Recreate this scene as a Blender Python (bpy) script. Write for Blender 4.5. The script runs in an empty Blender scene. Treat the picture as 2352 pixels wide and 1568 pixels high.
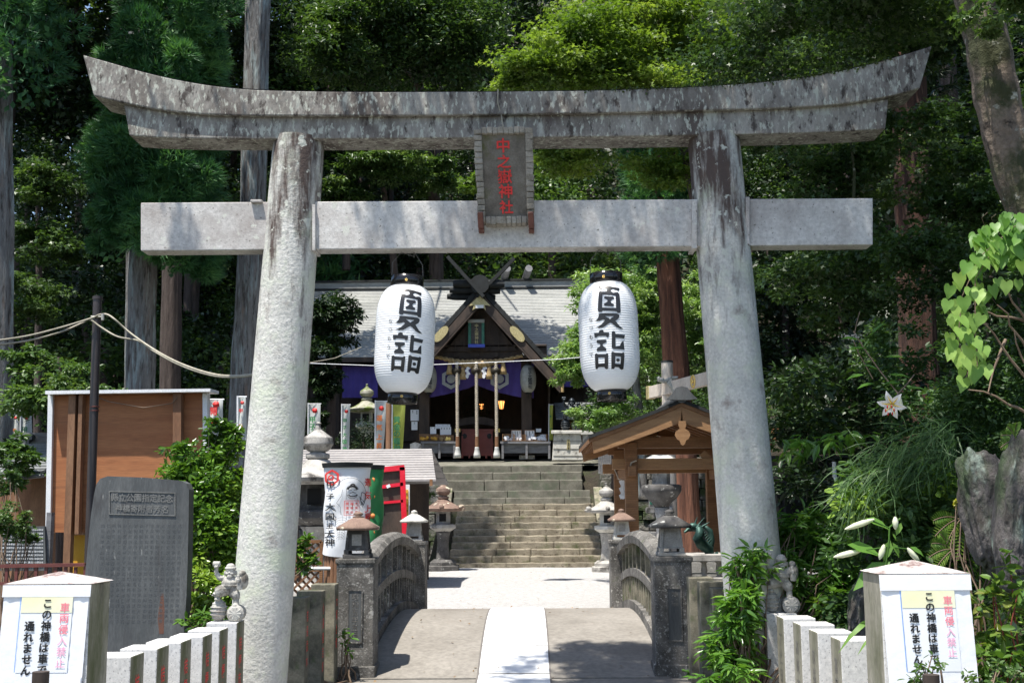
import bpy, bmesh, math, random
import numpy as np
from math import sin, cos, pi, radians, sqrt, atan2
from mathutils import Vector, Matrix
from mathutils.geometry import tessellate_polygon
random.seed(7); RNG = np.random.default_rng(7)
V = Vector
sc = bpy.context.scene
col = sc.collection

# ---------------------------------------------------------------- camera
F = 2700.0; W, H = 2352.0, 1568.0
CAM = V((0, 0, 1.7))
_yc = V((36, -381, F)).normalized()                 # world +Y in (right, up, forward)
_s = -0.007
_zc = V((_s, 1, (381 - 36 * _s) / F)).normalized()
_xc = _yc.cross(_zc)
_xc = -_xc if _xc.x < 0 else _xc
def c2w(a, b, c):
    d = V((a, b, c)); return V((d.dot(_xc), d.dot(_yc), d.dot(_zc)))
R_, U_, F_ = c2w(1, 0, 0), c2w(0, 1, 0), c2w(0, 0, 1)
cam = bpy.data.objects.new('camera', bpy.data.cameras.new('camera')); col.objects.link(cam)
cam.data.sensor_width = 36; cam.data.lens = F / W * 36; cam.data.clip_end = 500; cam.data.clip_start = 0.1
m = Matrix((R_, U_, -F_)).transposed().to_4x4(); m.translation = CAM; cam.matrix_world = m
sc.camera = cam
def ray(px, py): return (F_ * F + R_ * (px - W / 2) - U_ * (py - H / 2))
def P(px, py, Y):
    d = ray(px, py); return CAM + d * (Y / d.y)
def PZ(px, py, z):
    d = ray(px, py); return CAM + d * ((z - CAM.z) / d.z)
def X(px, Y, py=1165): return P(px, py, Y).x
def Z(py, Y, px=1212): return P(px, py, Y).z

# ---------------------------------------------------------------- world, sun
SUN = V((-0.20, -0.245, 0.94)).normalized()
w = bpy.data.worlds.new('World'); sc.world = w; w.use_nodes = True
nt = w.node_tree; bg = nt.nodes['Background']
sky = nt.nodes.new('ShaderNodeTexSky'); sky.sky_type = 'NISHITA'; sky.sun_disc = False
sky.sun_elevation = math.asin(SUN.z); sky.sun_rotation = atan2(SUN.x, SUN.y)
nt.links.new(sky.outputs[0], bg.inputs[0]); bg.inputs[1].default_value = 0.125
sl = bpy.data.lights.new('sun', 'SUN'); sl.energy = 5.0; sl.angle = radians(0.53); sl.color = (1, .95, .87)
so = bpy.data.objects.new('sun', sl); col.objects.link(so); so.rotation_euler = SUN.to_track_quat('Z', 'Y').to_euler()
so.location = (0, 0, 60)
sc.view_settings.view_transform = 'Standard'; sc.view_settings.look = 'None'
sc.view_settings.exposure = 0.85; sc.view_settings.gamma = 1
sc.cycles.max_bounces = 6; sc.cycles.transparent_max_bounces = 8; sc.cycles.diffuse_bounces = 4

# ---------------------------------------------------------------- materials
def mat(name, c1, c2=None, scale=6, rough=.8, bump=.3, bscale=None, spots=(), metal=0, stretch=(1, 1, 1), trans=0,
        emit=None, estr=0, wave=None, spec=.5, detail=8, fine=.5, bdist=.01, coat=0, zst=None):
    """procedural surface: two noise-mixed colours, stain spots, fine bump"""
    mt = bpy.data.materials.new(name); mt.use_nodes = True; t = mt.node_tree; N = t.nodes; L = t.links
    b = N['Principled BSDF']; out = N['Material Output']
    tc = N.new('ShaderNodeTexCoord'); mp = N.new('ShaderNodeMapping'); mp.inputs['Scale'].default_value = stretch
    L.new(tc.outputs['Object'], mp.inputs[0])
    def noise(s, d=detail, r=.6, off=0):
        n = N.new('ShaderNodeTexNoise'); n.inputs['Scale'].default_value = s; n.inputs['Detail'].default_value = d
        n.inputs['Roughness'].default_value = r
        if off:
            o = N.new('ShaderNodeMapping'); o.inputs['Location'].default_value = (off, off * 2, off * 3); L.new(mp.outputs[0], o.inputs[0]); L.new(o.outputs[0], n.inputs['Vector'])
        else: L.new(mp.outputs[0], n.inputs['Vector'])
        return n
    def ramp(src, lo, hi):
        r = N.new('ShaderNodeMapRange'); r.inputs['From Min'].default_value = lo; r.inputs['From Max'].default_value = hi; L.new(src, r.inputs['Value']); return r.outputs[0]
    def mix(fac, a, bb):
        x = N.new('ShaderNodeMix'); x.data_type = 'RGBA'
        if isinstance(fac, float): x.inputs[0].default_value = fac
        else: L.new(fac, x.inputs[0])
        for i, q in ((6, a), (7, bb)):
            if isinstance(q, tuple): x.inputs[i].default_value = (*q[:3], 1)
            else: L.new(q, x.inputs[i])
        return x.outputs[2]
    c2 = c2 or tuple(min(1, q * 1.25) for q in c1)
    cur = mix(ramp(noise(scale).outputs[0], .35, .65), tuple(c1), tuple(c2))
    if fine:
        fn = noise(scale * 14, 4)
        mm = N.new('ShaderNodeMix'); mm.data_type = 'RGBA'; mm.blend_type = 'MULTIPLY'; mm.inputs[0].default_value = fine
        g = N.new('ShaderNodeMapRange'); g.inputs['From Min'].default_value = .3; g.inputs['From Max'].default_value = .7; g.inputs['To Min'].default_value = .55; g.inputs['To Max'].default_value = 1.3
        L.new(fn.outputs[0], g.inputs[0]); L.new(cur, mm.inputs[6]); L.new(g.outputs[0], mm.inputs[7]); cur = mm.outputs[2]
    for i, (c, s, lo, hi) in enumerate(spots):
        cur = mix(ramp(noise(s, 10, .65, 3.1 + i * 2.7).outputs[0], lo, hi), cur, tuple(c))
    if zst:   # runoff stain, stronger towards the top of the piece: (z0, z1, colour, gain)
        sx = N.new('ShaderNodeSeparateXYZ'); L.new(tc.outputs['Object'], sx.inputs[0])
        zr = ramp(sx.outputs[2], zst[0], zst[1]); o2 = N.new('ShaderNodeMapping'); o2.inputs['Scale'].default_value = (5, 5, .9); L.new(tc.outputs['Object'], o2.inputs[0])
        n2 = N.new('ShaderNodeTexNoise'); n2.inputs['Scale'].default_value = 1.3; n2.inputs['Detail'].default_value = 9; n2.inputs['Roughness'].default_value = .68; L.new(o2.outputs[0], n2.inputs[0])
        ad = N.new('ShaderNodeMath'); ad.operation = 'MULTIPLY_ADD'; ad.inputs[1].default_value = zst[3]; L.new(zr, ad.inputs[0]); L.new(n2.outputs[0], ad.inputs[2])
        cur = mix(ramp(ad.outputs[0], .63, .79), cur, tuple(zst[2]))
        v2 = noise(9, 6, .6, 5); cur = mix(ramp(v2.outputs[0], .58, .62), cur, tuple(zst[4])) if len(zst) > 4 else cur
    if wave:
        wv = N.new('ShaderNodeTexWave'); wv.inputs['Scale'].default_value = wave[0]; wv.inputs['Distortion'].default_value = wave[1]; wv.bands_direction = wave[2]; wv.inputs['Detail'].default_value = 3
        L.new(mp.outputs[0], wv.inputs[0]); cur = mix(ramp(wv.outputs[1], .2, 1.6), cur, tuple(wave[3]))
    L.new(cur, b.inputs['Base Color'])
    b.inputs['Roughness'].default_value = rough; b.inputs['Metallic'].default_value = metal
    b.inputs['Specular IOR Level'].default_value = spec; b.inputs['Coat Weight'].default_value = coat
    if bump:
        bn = noise(bscale or scale * 8, 6, .6, 9)
        bp = N.new('ShaderNodeBump'); bp.inputs['Strength'].default_value = bump; bp.inputs['Distance'].default_value = bdist
        L.new(bn.outputs[0], bp.inputs['Height']); L.new(bp.outputs[0], b.inputs['Normal'])
    if emit: b.inputs['Emission Color'].default_value = (*emit, 1); b.inputs['Emission Strength'].default_value = estr
    if trans:
        tr = N.new('ShaderNodeBsdfTranslucent'); L.new(cur, tr.inputs[0]); ms = N.new('ShaderNodeMixShader'); ms.inputs[0].default_value = trans
        L.new(b.outputs[0], ms.inputs[1]); L.new(tr.outputs[0], ms.inputs[2]); L.new(ms.outputs[0], out.inputs[0])
    return mt
def leafmat(name, cd, cm, cl, trans=.3, rough=.45, spec=.4):
    mt = bpy.data.materials.new(name); mt.use_nodes = True; t = mt.node_tree; N = t.nodes; L = t.links
    b = N['Principled BSDF']; out = N['Material Output']
    g = N.new('ShaderNodeNewGeometry'); r = N.new('ShaderNodeValToRGB'); e = r.color_ramp.elements
    e[0].color = (*cd, 1); e[1].color = (*cl, 1); e[0].position = 0; e[1].position = 1; x = e.new(.55); x.color = (*cm, 1)
    tc = N.new('ShaderNodeTexCoord'); nz = N.new('ShaderNodeTexNoise'); nz.inputs['Scale'].default_value = .9; nz.inputs['Detail'].default_value = 2
    L.new(tc.outputs['Object'], nz.inputs[0])
    ma = N.new('ShaderNodeMath'); ma.operation = 'MULTIPLY_ADD'; ma.inputs[1].default_value = .4
    mb_ = N.new('ShaderNodeMath'); mb_.operation = 'MULTIPLY_ADD'; mb_.inputs[1].default_value = 2.0; mb_.inputs[2].default_value = -.7
    L.new(nz.outputs[0], mb_.inputs[0]); L.new(g.outputs['Random Per Island'], ma.inputs[0]); L.new(mb_.outputs[0], ma.inputs[2])
    L.new(ma.outputs[0], r.inputs[0]); L.new(r.outputs[0], b.inputs['Base Color'])
    b.inputs['Roughness'].default_value = rough; b.inputs['Specular IOR Level'].default_value = spec
    tr = N.new('ShaderNodeBsdfTranslucent'); mx = N.new('ShaderNodeMix'); mx.data_type = 'RGBA'; mx.blend_type = 'MULTIPLY'; mx.inputs[0].default_value = 1
    L.new(r.outputs[0], mx.inputs[6]); mx.inputs[7].default_value = (1.35, 1.4, .6, 1); L.new(mx.outputs[2], tr.inputs[0])
    ms = N.new('ShaderNodeMixShader'); ms.inputs[0].default_value = trans
    L.new(b.outputs[0], ms.inputs[1]); L.new(tr.outputs[0], ms.inputs[2]); L.new(ms.outputs[0], out.inputs[0])
    return mt
M = {}
M['torii'] = mat('weathered_granite', (.22, .205, .18), (.34, .325, .295), 4, .9, .8, 40, [((.095, .078, .068), 2.3, 0.46, 0.64), ((.42, .43, .37), 26, 0.54, 0.60), ((.37, .375, .33), 7, 0.57, 0.66), ((.055, .045, .04), 14, 0.55, 0.64)], stretch=(1, 1, .42))
M['beam'] = mat('plain_granite', (.46, .445, .425), (.60, .585, .56), 2.5, .85, .35, 60, [((.30, .265, .245), 1.6, .46, .70), ((.13, .12, .10), 34, .60, .66), ((.55, .56, .50), 9, .60, .66)])
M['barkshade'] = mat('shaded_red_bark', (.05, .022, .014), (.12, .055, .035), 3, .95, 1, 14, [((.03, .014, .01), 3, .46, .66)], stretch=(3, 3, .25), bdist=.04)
M['pillar'] = mat('hammered_granite', (.45, .45, .42), (.59, .58, .54), 3, .92, .5, 30, [((.52, .56, .44), 2.6, 0.51, 0.67), ((.25, .22, .20), 4, 0.58, 0.73)], bdist=.02, zst=(2.6, 4.8, (.08, .058, .05), .26, (.50, .51, .45)))
M['pillar_stain'] = mat('pillar_top_stain', (.30, .29, .27), (.48, .47, .44), 3, .92, 1, 22, [((.05, .035, .03), 2.2, 0.40, 0.55), ((.62, .63, .55), 8, 0.55, 0.64)], stretch=(1.3, 1.3, .3), bdist=.03)
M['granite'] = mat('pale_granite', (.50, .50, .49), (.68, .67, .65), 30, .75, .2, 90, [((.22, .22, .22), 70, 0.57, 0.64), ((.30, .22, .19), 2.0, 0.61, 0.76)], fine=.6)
M['stain_shade_side'] = mat('mossy_stained_shaded_granite', (.20, .19, .14), (.36, .34, .28), 5, .9, .3, 60, [((.09, .10, .045), 2.5, .48, .64), ((.06, .055, .045), 5, .56, .68)], stretch=(1, 1, .35))  # moss stain; its darkness also stands in for shade on the left posts' sides
M['mossgran'] = mat('mossy_granite', (.16, .15, .11), (.30, .27, .20), 4, .9, .4, 60, [((.05, .05, .035), 3, 0.46, 0.65), ((.07, .10, .03), 5, 0.55, 0.70)])
M['bridge'] = mat('dark_lichened_granite', (.07, .065, .058), (.19, .18, .165), 5, .95, .6, 60, [((.32, .31, .29), 48, .56, .62), ((.38, .37, .34), 11, 0.59, 0.65), ((.03, .03, .028), 2, 0.46, 0.70), ((.06, .08, .02), 3, 0.61, 0.76)])
M['lantern'] = mat('lantern_granite', (.28, .27, .25), (.44, .42, .39), 5, .9, .4, 50, [((.06, .055, .05), 3, 0.51, 0.65), ((.5, .49, .44), 12, 0.60, 0.67)])
M['lantern_pale'] = mat('pale_lantern_stone', (.48, .47, .43), (.66, .64, .58), 5, .9, .4, 50, [((.14, .13, .11), 4, 0.55, 0.70)])
M['lantern_dark'] = mat('blackened_shaded_lantern_stone', (.05, .047, .045), (.12, .115, .11), 5, .9, .4, 50, [((.45, .45, .42), 9, 0.61, 0.67)])
M['lantern_red'] = mat('red_brown_lichened_stone', (.15, .095, .075), (.25, .17, .13), 6, .9, .4, 50, [((.62, .55, .42), 5, 0.57, 0.64)])
M['slate'] = mat('dark_slate', (.06, .065, .068), (.125, .13, .13), 3, .55, .25, 50, [((.34, .34, .32), 16, 0.65, 0.71), ((.04, .035, .035), 3, 0.55, 0.76)], stretch=(1.5, 1.5, .35))
M['gravel'] = mat('pale_gravel', (.37, .365, .36), (.53, .525, .515), 9, .95, 1, 60, [((.25, .21, .19), 38, 0.57, 0.65)], fine=.8, bdist=.03)
M['concrete'] = mat('tan_concrete', (.185, .17, .148), (.25, .232, .205), 1.2, .9, .3, 120, [((.14, .12, .10), 1.2, 0.57, 0.80)], fine=.5)
M['path'] = mat('white_granite_paving', (.62, .64, .66), (.74, .75, .76), 6, .7, .1, 120, fine=.25)
M['joint'] = mat('dark_joint', (.12, .11, .10), None, 6)
M['step'] = mat('worn_step_stone', (.17, .145, .105), (.30, .265, .20), 3, .95, .8, 30, [((.08, .09, .035), 2.5, 0.53, 0.70), ((.06, .045, .03), 6, 0.57, 0.70)], bdist=.03)
M['step_shade'] = mat('shaded_step_stone', (.10, .095, .075), (.20, .19, .155), 3, .95, .5, 30, [((.10, .12, .08), 2, 0.51, 0.70)])  # darker copy of the step stone: tree shade put into the colour
M['earth'] = mat('forest_earth', (.018, .015, .010), (.04, .032, .02), 1.5, 1, .8, 12, [((.03, .045, .012), 1.2, 0.46, 0.65)], bdist=.1)
M['rock'] = mat('mossy_rock', (.05, .044, .043), (.115, .105, .102), 3, .9, .8, 12, [((.03, .05, .02), 2.0, 0.48, 0.59), ((.17, .21, .18), 4, 0.57, 0.65), ((.04, .035, .03), 7, 0.55, 0.65)], stretch=(1, 1, .5), bdist=.06)
M['wood'] = mat('new_cedar_timber', (.21, .10, .04), (.31, .16, .07), 3, .6, .15, 30, stretch=(.7, .7, 4), wave=(3, 5, 'Z', (.14, .06, .022)))
M['wood_x'] = mat('cedar_board', (.25, .13, .055), (.36, .20, .09), 3, .6, .15, 30, stretch=(.5, .5, 5))
M['darkwood'] = mat('aged_dark_timber', (.035, .024, .018), (.075, .05, .035), 4, .7, .2, 40, stretch=(1, 1, .4))
M['darkroof'] = mat('charred_roof_edge', (.012, .014, .014), (.024, .027, .028), 4, .85, .2, 40)
M['ply'] = mat('rust_brown_plywood', (.30, .105, .036), (.42, .17, .065), 1.2, .65, .1, 40, [((.13, .05, .025), 1.6, 0.55, 0.76), ((.42, .24, .15), .9, 0.64, 0.80)], stretch=(.35, 1, 5))
M['plywall'] = mat('weathered_timber', (.17, .08, .04), (.28, .15, .08), 4, .8, .2, 40, stretch=(1, 1, .25))
M['whitepaint'] = mat('white_painted_trim', (.72, .74, .76), (.8, .8, .8), 6, 0.46, 0.01)
M['yellow'] = mat('yellow_board', (.75, .38, .03), (.82, .45, .05), 6, .5, .05, fine=.2)
M['pole'] = mat('dark_brown_pipe', (.035, .027, .027), (.05, .04, .04), 3, .4, .05, fine=.2)
M['cable'] = mat('weathered_cable', (.26, .24, .18), (.38, .35, .28), 9, 0.76, 0.06)
M['railred'] = mat('oxide_red_rail', (.12, .035, .03), (.18, .05, .04), 8, 0.55, 0.06)
M['paper'] = mat('lantern_paper', (.90, .92, .94), (.93, .94, .95), 3, .35, .05, fine=.05, trans=.25)
M['ink'] = mat('black_ink', (.012, .012, .014), (.02, .02, .022), 5, .35, 0, fine=0)
M['lacquer'] = mat('black_lacquer', (.008, .008, .010), (.012, .012, .014), 5, .15, 0, fine=0)
M['gold'] = mat('gilt_metal', (.72, .50, .14), (.9, .66, .24), 9, .35, .4, 30, metal=.8)
M['goldold'] = mat('worn_gilt', (.42, .35, .16), (.66, .56, .30), 30, .5, .6, 90, metal=.4)
M['redtext'] = mat('red_lettering', (.62, .025, .02), (.72, .04, .035), 9, .6, .05, fine=.1)
M['pink'] = mat('faded_pink_lettering', (.85, .18, .24), (.9, .25, .32), 9, .6, 0, fine=0)
M['pink2'] = mat('pale_pink_lettering', (.88, .42, .58), (.9, .5, .64), 9, .6, 0, fine=0)
M['notice'] = mat('printed_notice_sheet', (.80, .82, .86), (.84, .86, .86), 2, .35, .05, fine=.03)
M['noticey'] = mat('pale_yellow_print', (.82, .79, .50), (.84, .84, .68), 3, .35, .02, fine=.03)
M['tape'] = mat('clear_white_tape', (.82, .84, .88), (.88, .88, .9), 9, .15, .3, 8, fine=.05)
M['purple'] = mat('purple_cloth', (.075, .05, .26), (.10, .07, .32), 2, .8, .1, 60, fine=.2)
M['crest'] = mat('pale_crest', (.42, .46, .50), (.5, .53, .56), 4, 0.76, 0.01)
M['straw'] = mat('rice_straw', (.34, .23, .10), (.50, .36, .18), 20, .8, .5, 60, stretch=(1, 1, 1))
M['rope'] = mat('pale_rope', (.42, .36, .28), (.58, .52, .42), 30, .8, .4, 60)
M['tassel'] = mat('white_cotton', (.62, .62, .60), (.72, .72, .70), 20, .9, .4, 60, stretch=(1, 1, .1))
M['shrinered'] = mat('red_lacquered_wood', (.13, .02, .014), (.18, .03, .02), 4, 0.46, 0.06)
M['shingle'] = mat('pale_shingles', (.27, .275, .26), (.38, .385, .365), 1.4, .75, .2, 40, [((.27, .27, .27), .9, 0.51, 0.76)], stretch=(.5, 1, 1))
M['shinglegrey'] = mat('mauve_grey_shingles', (.255, .24, .235), (.34, .32, .31), 2, .75, .2, 40, stretch=(.5, 1, 1))
M['shingledark'] = mat('grey_green_shingles', (.14, .15, .15), (.22, .23, .22), 2, .75, .2, 40)
M['bronze'] = mat('dark_bronze', (.018, .024, .030), (.04, .048, .055), 6, .35, .3, 30, metal=.6)
M['verdigris'] = mat('green_bronze', (.02, .055, .045), (.05, .11, .09), 12, .5, .5, 30, metal=.5)
M['bark'] = mat('grey_cedar_bark', (.12, .115, .11), (.24, .235, .225), 3, .95, 1, 14, [((.05, .045, .04), 5, .52, .62), ((.20, .13, .09), 2.2, .60, .72), ((.30, .36, .36), 2.5, 0.52, 0.65), ((.06, .05, .045), 3, 0.55, 0.70)], stretch=(2.6, 2.6, .36), bdist=.04)
M['barkred'] = mat('red_cedar_bark', (.11, .045, .028), (.26, .115, .07), 3, .95, 1, 14, [((.05, .025, .018), 3, 0.46, 0.65)], stretch=(3, 3, .2), bdist=.04)
M['barkdark'] = mat('dark_cedar_bark', (.055, .04, .035), (.11, .085, .075), 3, .95, 1, 14, stretch=(2.6, 2.6, .36), bdist=.04)
M['barkpatch'] = mat('patchy_maple_bark', (.11, .085, .065), (.22, .17, .13), 2.5, .95, 1, 10, [((.045, .05, .02), 1.5, 0.43, 0.52), ((.02, .015, .012), 1.2, 0.53, 0.58), ((.42, .42, .36), 5, 0.61, 0.67)], bdist=.05)
M['moss'] = leafmat('moss', (.03, .05, .01), (.05, .08, .012), (.09, .13, .02), .1)
M['petal'] = mat('lily_petal', (.80, .78, .74), (.88, .86, .84), 9, .5, .1, trans=.3, fine=.05)
M['petaly'] = mat('lily_yellow_stripe', (.80, .52, .06), (.85, .6, .12), 9, .5, 0)
M['stamen'] = mat('lily_stamen', (.35, .02, .01), None, 9, .6, 0)
M['bud'] = mat('lily_bud', (.62, .66, .42), (.75, .76, .60), 7, .5, .1, trans=.25, fine=.05)
M['twig'] = mat('brown_twig', (.14, .09, .06), (.22, .16, .11), 9, 0.76, 0.16)
M['stemred'] = mat('red_stem', (.22, .05, .03), None, 9, .6, .1)
M['white'] = mat('white_cloth', (.78, .80, .83), (.84, .85, .87), 2, .6, .15, 9, fine=.05)
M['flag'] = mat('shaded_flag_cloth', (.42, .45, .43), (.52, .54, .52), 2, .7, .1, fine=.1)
M['greencloth'] = mat('green_banner_cloth', (.02, .17, .055), (.035, .24, .08), 2, .5, .2, 9, fine=.1)
M['lime'] = mat('yellow_green_banner', (.36, .40, .06), (.44, .48, .09), 2, .7, .1, fine=.1, trans=.2)
M['redtape'] = mat('red_vinyl_tape', (.68, .012, .03), (.78, .02, .05), 6, .3, .4, 12, fine=.1)
M['orange'] = mat('orange_print', (.75, .18, .05), (.8, .3, .08), 9, .6, 0, fine=0)
M['greenprint'] = mat('green_print', (.05, .22, .08), None, 9, .6, 0, fine=0)
M['oakwhite'] = mat('bleached_torii_timber', (.52, .45, .38), (.66, .59, .51), 3, .6, .1, 30, stretch=(1, 1, .3))
M['greywood'] = mat('silvered_wood', (.13, .13, .14), (.22, .22, .23), 4, .7, .2, 40, stretch=(1, 1, 5))
M['glow'] = mat('lit_lantern_paper', (.8, .3, .08), None, 5, .5, 0, emit=(1, .38, .10), estr=1.6, fine=0)
M['silverpaper'] = mat('silvered_paper', (.27, .27, .24), (.38, .38, .34), 5, .4, .1, fine=.1)
M['blue'] = mat('blue_carving', (.04, .07, .42), (.07, .11, .55), 9, 0.46, 0.26)
M['teal'] = mat('green_carving', (.02, .13, .09), (.05, .2, .12), 9, 0.46, 0.26)
M['board'] = mat('carved_dark_panel', (.05, .045, .04), (.08, .07, .065), 9, 0.65, 0.06)
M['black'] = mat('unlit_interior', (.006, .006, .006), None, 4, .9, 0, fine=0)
M['glass'] = mat('clear_glass_bulb', (.6, .65, .7), None, 4, .1, 0, fine=0)
M['wallstone'] = mat('fieldstone', (.10, .095, .085), (.22, .21, .19), 2, .95, 1, 5, [((.04, .06, .02), 1.5, 0.48, 0.61)], bdist=.1)
LF = {}
LF['cedar'] = leafmat('cedar_needles', (.015, .055, .022), (.045, .14, .052), (.14, .30, .09), .25, .6)
LF['dark'] = leafmat('dark_evergreen_leaves', (.006, .015, .005), (.014, .034, .010), (.04, .08, .02), .2)
LF['camphor'] = leafmat('camphor_leaves', (.10, .19, .05), (.18, .30, .09), (.34, .45, .21), .4, .35, .5)
LF['under'] = leafmat('undergrowth_leaves', (.022, .05, .014), (.05, .11, .03), (.12, .21, .06), .3, .5)
LF['mid'] = leafmat('broad_leaves', (.018, .042, .012), (.045, .09, .024), (.12, .19, .06), .35, .4)
LF['bright'] = leafmat('bright_maple_leaves', (.06, .115, .018), (.125, .20, .03), (.23, .31, .07), .45, .5)
LF['fresh'] = leafmat('fresh_green_leaves', (.03, .07, .018), (.075, .14, .035), (.18, .26, .10), .35, .4)
LF['glossy'] = leafmat('glossy_hedge_leaves', (.04, .10, .018), (.11, .22, .03), (.30, .42, .08), .3, 0.26, 0.55)
LF['lance'] = leafmat('lance_leaves', (.035, .10, .02), (.10, .22, .035), (.30, .46, .08), .35, 0.26, 0.46)
LF['vine'] = leafmat('yam_vine_leaves', (.05, .15, .02), (.13, .27, .045), (.34, .50, .13), .4, .45)
LF['bronze'] = leafmat('bronze_camellia_leaves', (.06, .15, .03), (.12, .20, .04), (.34, .16, .06), .3, 0.16, 0.76)
LF['dry'] = leafmat('dry_leaves', (.10, .06, .02), (.22, .13, .05), (.40, .24, .09), .1)
LF['yellow'] = leafmat('yellow_green_sprigs', (.16, .18, .01), (.28, .28, .015), (.36, .36, .03), .3)

# ---------------------------------------------------------------- object helpers
ORG = {}
def tag(o, label=None, cat=None, group=None, kind=None):
    if label: o['label'] = label
    if cat: o['category'] = cat
    if group: o['group'] = group
    if kind: o['kind'] = kind
    return o
def thing(name, label, cat, loc, group=None):
    o = bpy.data.objects.new(name, None); col.objects.link(o); o.empty_display_size = .2
    o.location = loc; ORG[o] = V(loc); return tag(o, label, cat, group)
def link(name, me, parent=None, loc=None):
    o = bpy.data.objects.new(name, me); col.objects.link(o)
    if parent is not None: o.parent = parent; ORG[o] = ORG[parent]
    else:
        o.location = loc if loc is not None else (0, 0, 0); ORG[o] = V(o.location)
    return o
class MB:
    def __init__(s): s.v = []; s.f = []; s.m = []; s.sm = []
    def add(s, vs, fs, mt=0, smooth=False):
        n = len(s.v); s.v += [tuple(q) for q in vs]; s.f += [tuple(i + n for i in q) for q in fs]; s.m += [mt] * len(fs); s.sm += [smooth] * len(fs); return s
    def hexa(s, a, b, mt=0):   # two quads with matching order
        return s.add(list(a) + list(b), [(0, 1, 2, 3), (7, 6, 5, 4), (0, 4, 5, 1), (1, 5, 6, 2), (2, 6, 7, 3), (3, 7, 4, 0)], mt)
    def box(s, c, d, mt=0, rot=None, taper=1):
        hx, hy, hz = d[0] / 2, d[1] / 2, d[2] / 2; c = V(c)
        q = [V((x * hx * k, y * hy * k, z * hz)) for z, k in ((-1, 1), (1, taper)) for x, y in ((-1, -1), (1, -1), (1, 1), (-1, 1))]
        if rot is not None: q = [rot @ p for p in q]
        return s.hexa([c + p for p in q[:4]], [c + p for p in q[4:]], mt)
    def bar(s, a, b, w, h, mt=0, up=V((0, 0, 1))):   # rectangular beam a to b
        a = V(a); b = V(b); d = (b - a).normalized(); r = d.cross(up)
        r = r.normalized() if r.length > 1e-6 else V((1, 0, 0)); u = r.cross(d)
        q = [r * (x * w / 2) + u * (y * h / 2) for x, y in ((-1, -1), (1, -1), (1, 1), (-1, 1))]
        return s.hexa([a + p for p in q], [b + p for p in q], mt)
    def tube(s, pts, rs, n=8, mt=0, caps=True, smooth=True, sq=None):
        pts = [V(p) for p in pts]
        if not isinstance(rs, (list, tuple)): rs = [rs] * len(pts)
        vs = []; fs = []; pr = None
        for i, p in enumerate(pts):
            d = (pts[min(i + 1, len(pts) - 1)] - pts[max(i - 1, 0)]); d = d.normalized() if d.length > 0 else V((0, 0, 1))
            if pr is None: pr = d.cross(V((0, 1, 0)) if abs(d.y) < .9 else V((1, 0, 0))).normalized()
            pr = (pr - d * pr.dot(d)).normalized(); q = d.cross(pr)
            for k in range(n):
                a = 2 * pi * k / n; vs.append(p + (pr * cos(a) + q * sin(a)) * rs[i])
        for i in range(len(pts) - 1):
            for k in range(n): fs.append((i * n + k, i * n + (k + 1) % n, (i + 1) * n + (k + 1) % n, (i + 1) * n + k))
        s.add(vs, fs, mt, smooth)
        if caps: s.add([vs[k] for k in range(n)][::-1], [tuple(range(n))], mt); s.add(vs[-n:], [tuple(range(n))], mt)
        return s
    def cyl(s, a, b, r0, r1=None, n=12, mt=0, smooth=True): return s.tube([a, b], [r0, r0 if r1 is None else r1], n, mt, True, smooth)
    def lathe(s, c, prof, n=16, mt=0, ph=0, smooth=True, axis=None, wob=None):
        c = V(c); vs = []; fs = []
        for r, z in prof:
            for k in range(n):
                a = 2 * pi * k / n + ph; rr = r * (wob(k / n, z) if wob else 1); p = V((cos(a) * rr, sin(a) * rr, z)); vs.append(c + (axis @ p if axis else p))
        L = len(prof)
        for i in range(L - 1):
            for k in range(n): fs.append((i * n + k, i * n + (k + 1) % n, (i + 1) * n + (k + 1) % n, (i + 1) * n + k))
        if prof[0][0] > 1e-5: fs.append(tuple(range(n))[::-1])
        if prof[-1][0] > 1e-5: fs.append(tuple((L - 1) * n + k for k in range(n)))
        return s.add(vs, fs, mt, smooth)
    def ball(s, c, r, mt=0, n=12, rot=None):
        if not isinstance(r, (tuple, list)): r = (r, r, r)
        R = rot or Matrix.Identity(3); c = V(c); prof = []
        vs = []; fs = []; m2 = n // 2
        for i in range(m2 + 1):
            t = -pi / 2 + pi * i / m2
            for k in range(n):
                a = 2 * pi * k / n; vs.append(c + R @ V((cos(t) * cos(a) * r[0], cos(t) * sin(a) * r[1], sin(t) * r[2])))
        for i in range(m2):
            for k in range(n): fs.append((i * n + k, i * n + (k + 1) % n, (i + 1) * n + (k + 1) % n, (i + 1) * n + k))
        return s.add(vs, fs, mt, True)
    def prism(s, pts, off, mt=0):   # polygon extruded by off
        pts = [V(p) for p in pts]; n = len(pts); off = V(off)
        tri = [tuple(t) for t in tessellate_polygon([pts])]
        s.add(pts, tri, mt); s.add([p + off for p in pts], [t[::-1] for t in tri], mt)
        vs = pts + [p + off for p in pts]
        return s.add(vs, [(i, (i + 1) % n, (i + 1) % n + n, i + n) for i in range(n)], mt)
    def strip(s, A, B, off, mt=0, smooth=False):   # solid between two equal-length curves, extruded by off
        n = len(A); off = V(off); A = [V(p) for p in A]; B = [V(p) for p in B]
        vs = A + B + [p + off for p in A] + [p + off for p in B]; fs = []
        for i in range(n - 1):
            fs += [(i, i + 1, n + i + 1, n + i), (2 * n + i + 1, 2 * n + i, 3 * n + i, 3 * n + i + 1), (i + 1, i, 2 * n + i, 2 * n + i + 1), (n + i, n + i + 1, 3 * n + i + 1, 3 * n + i)]
        fs += [(0, n, 3 * n, 2 * n), (n - 1, 3 * n - 1, 4 * n - 1, 2 * n - 1)]
        return s.add(vs, fs, mt, smooth)
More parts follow.
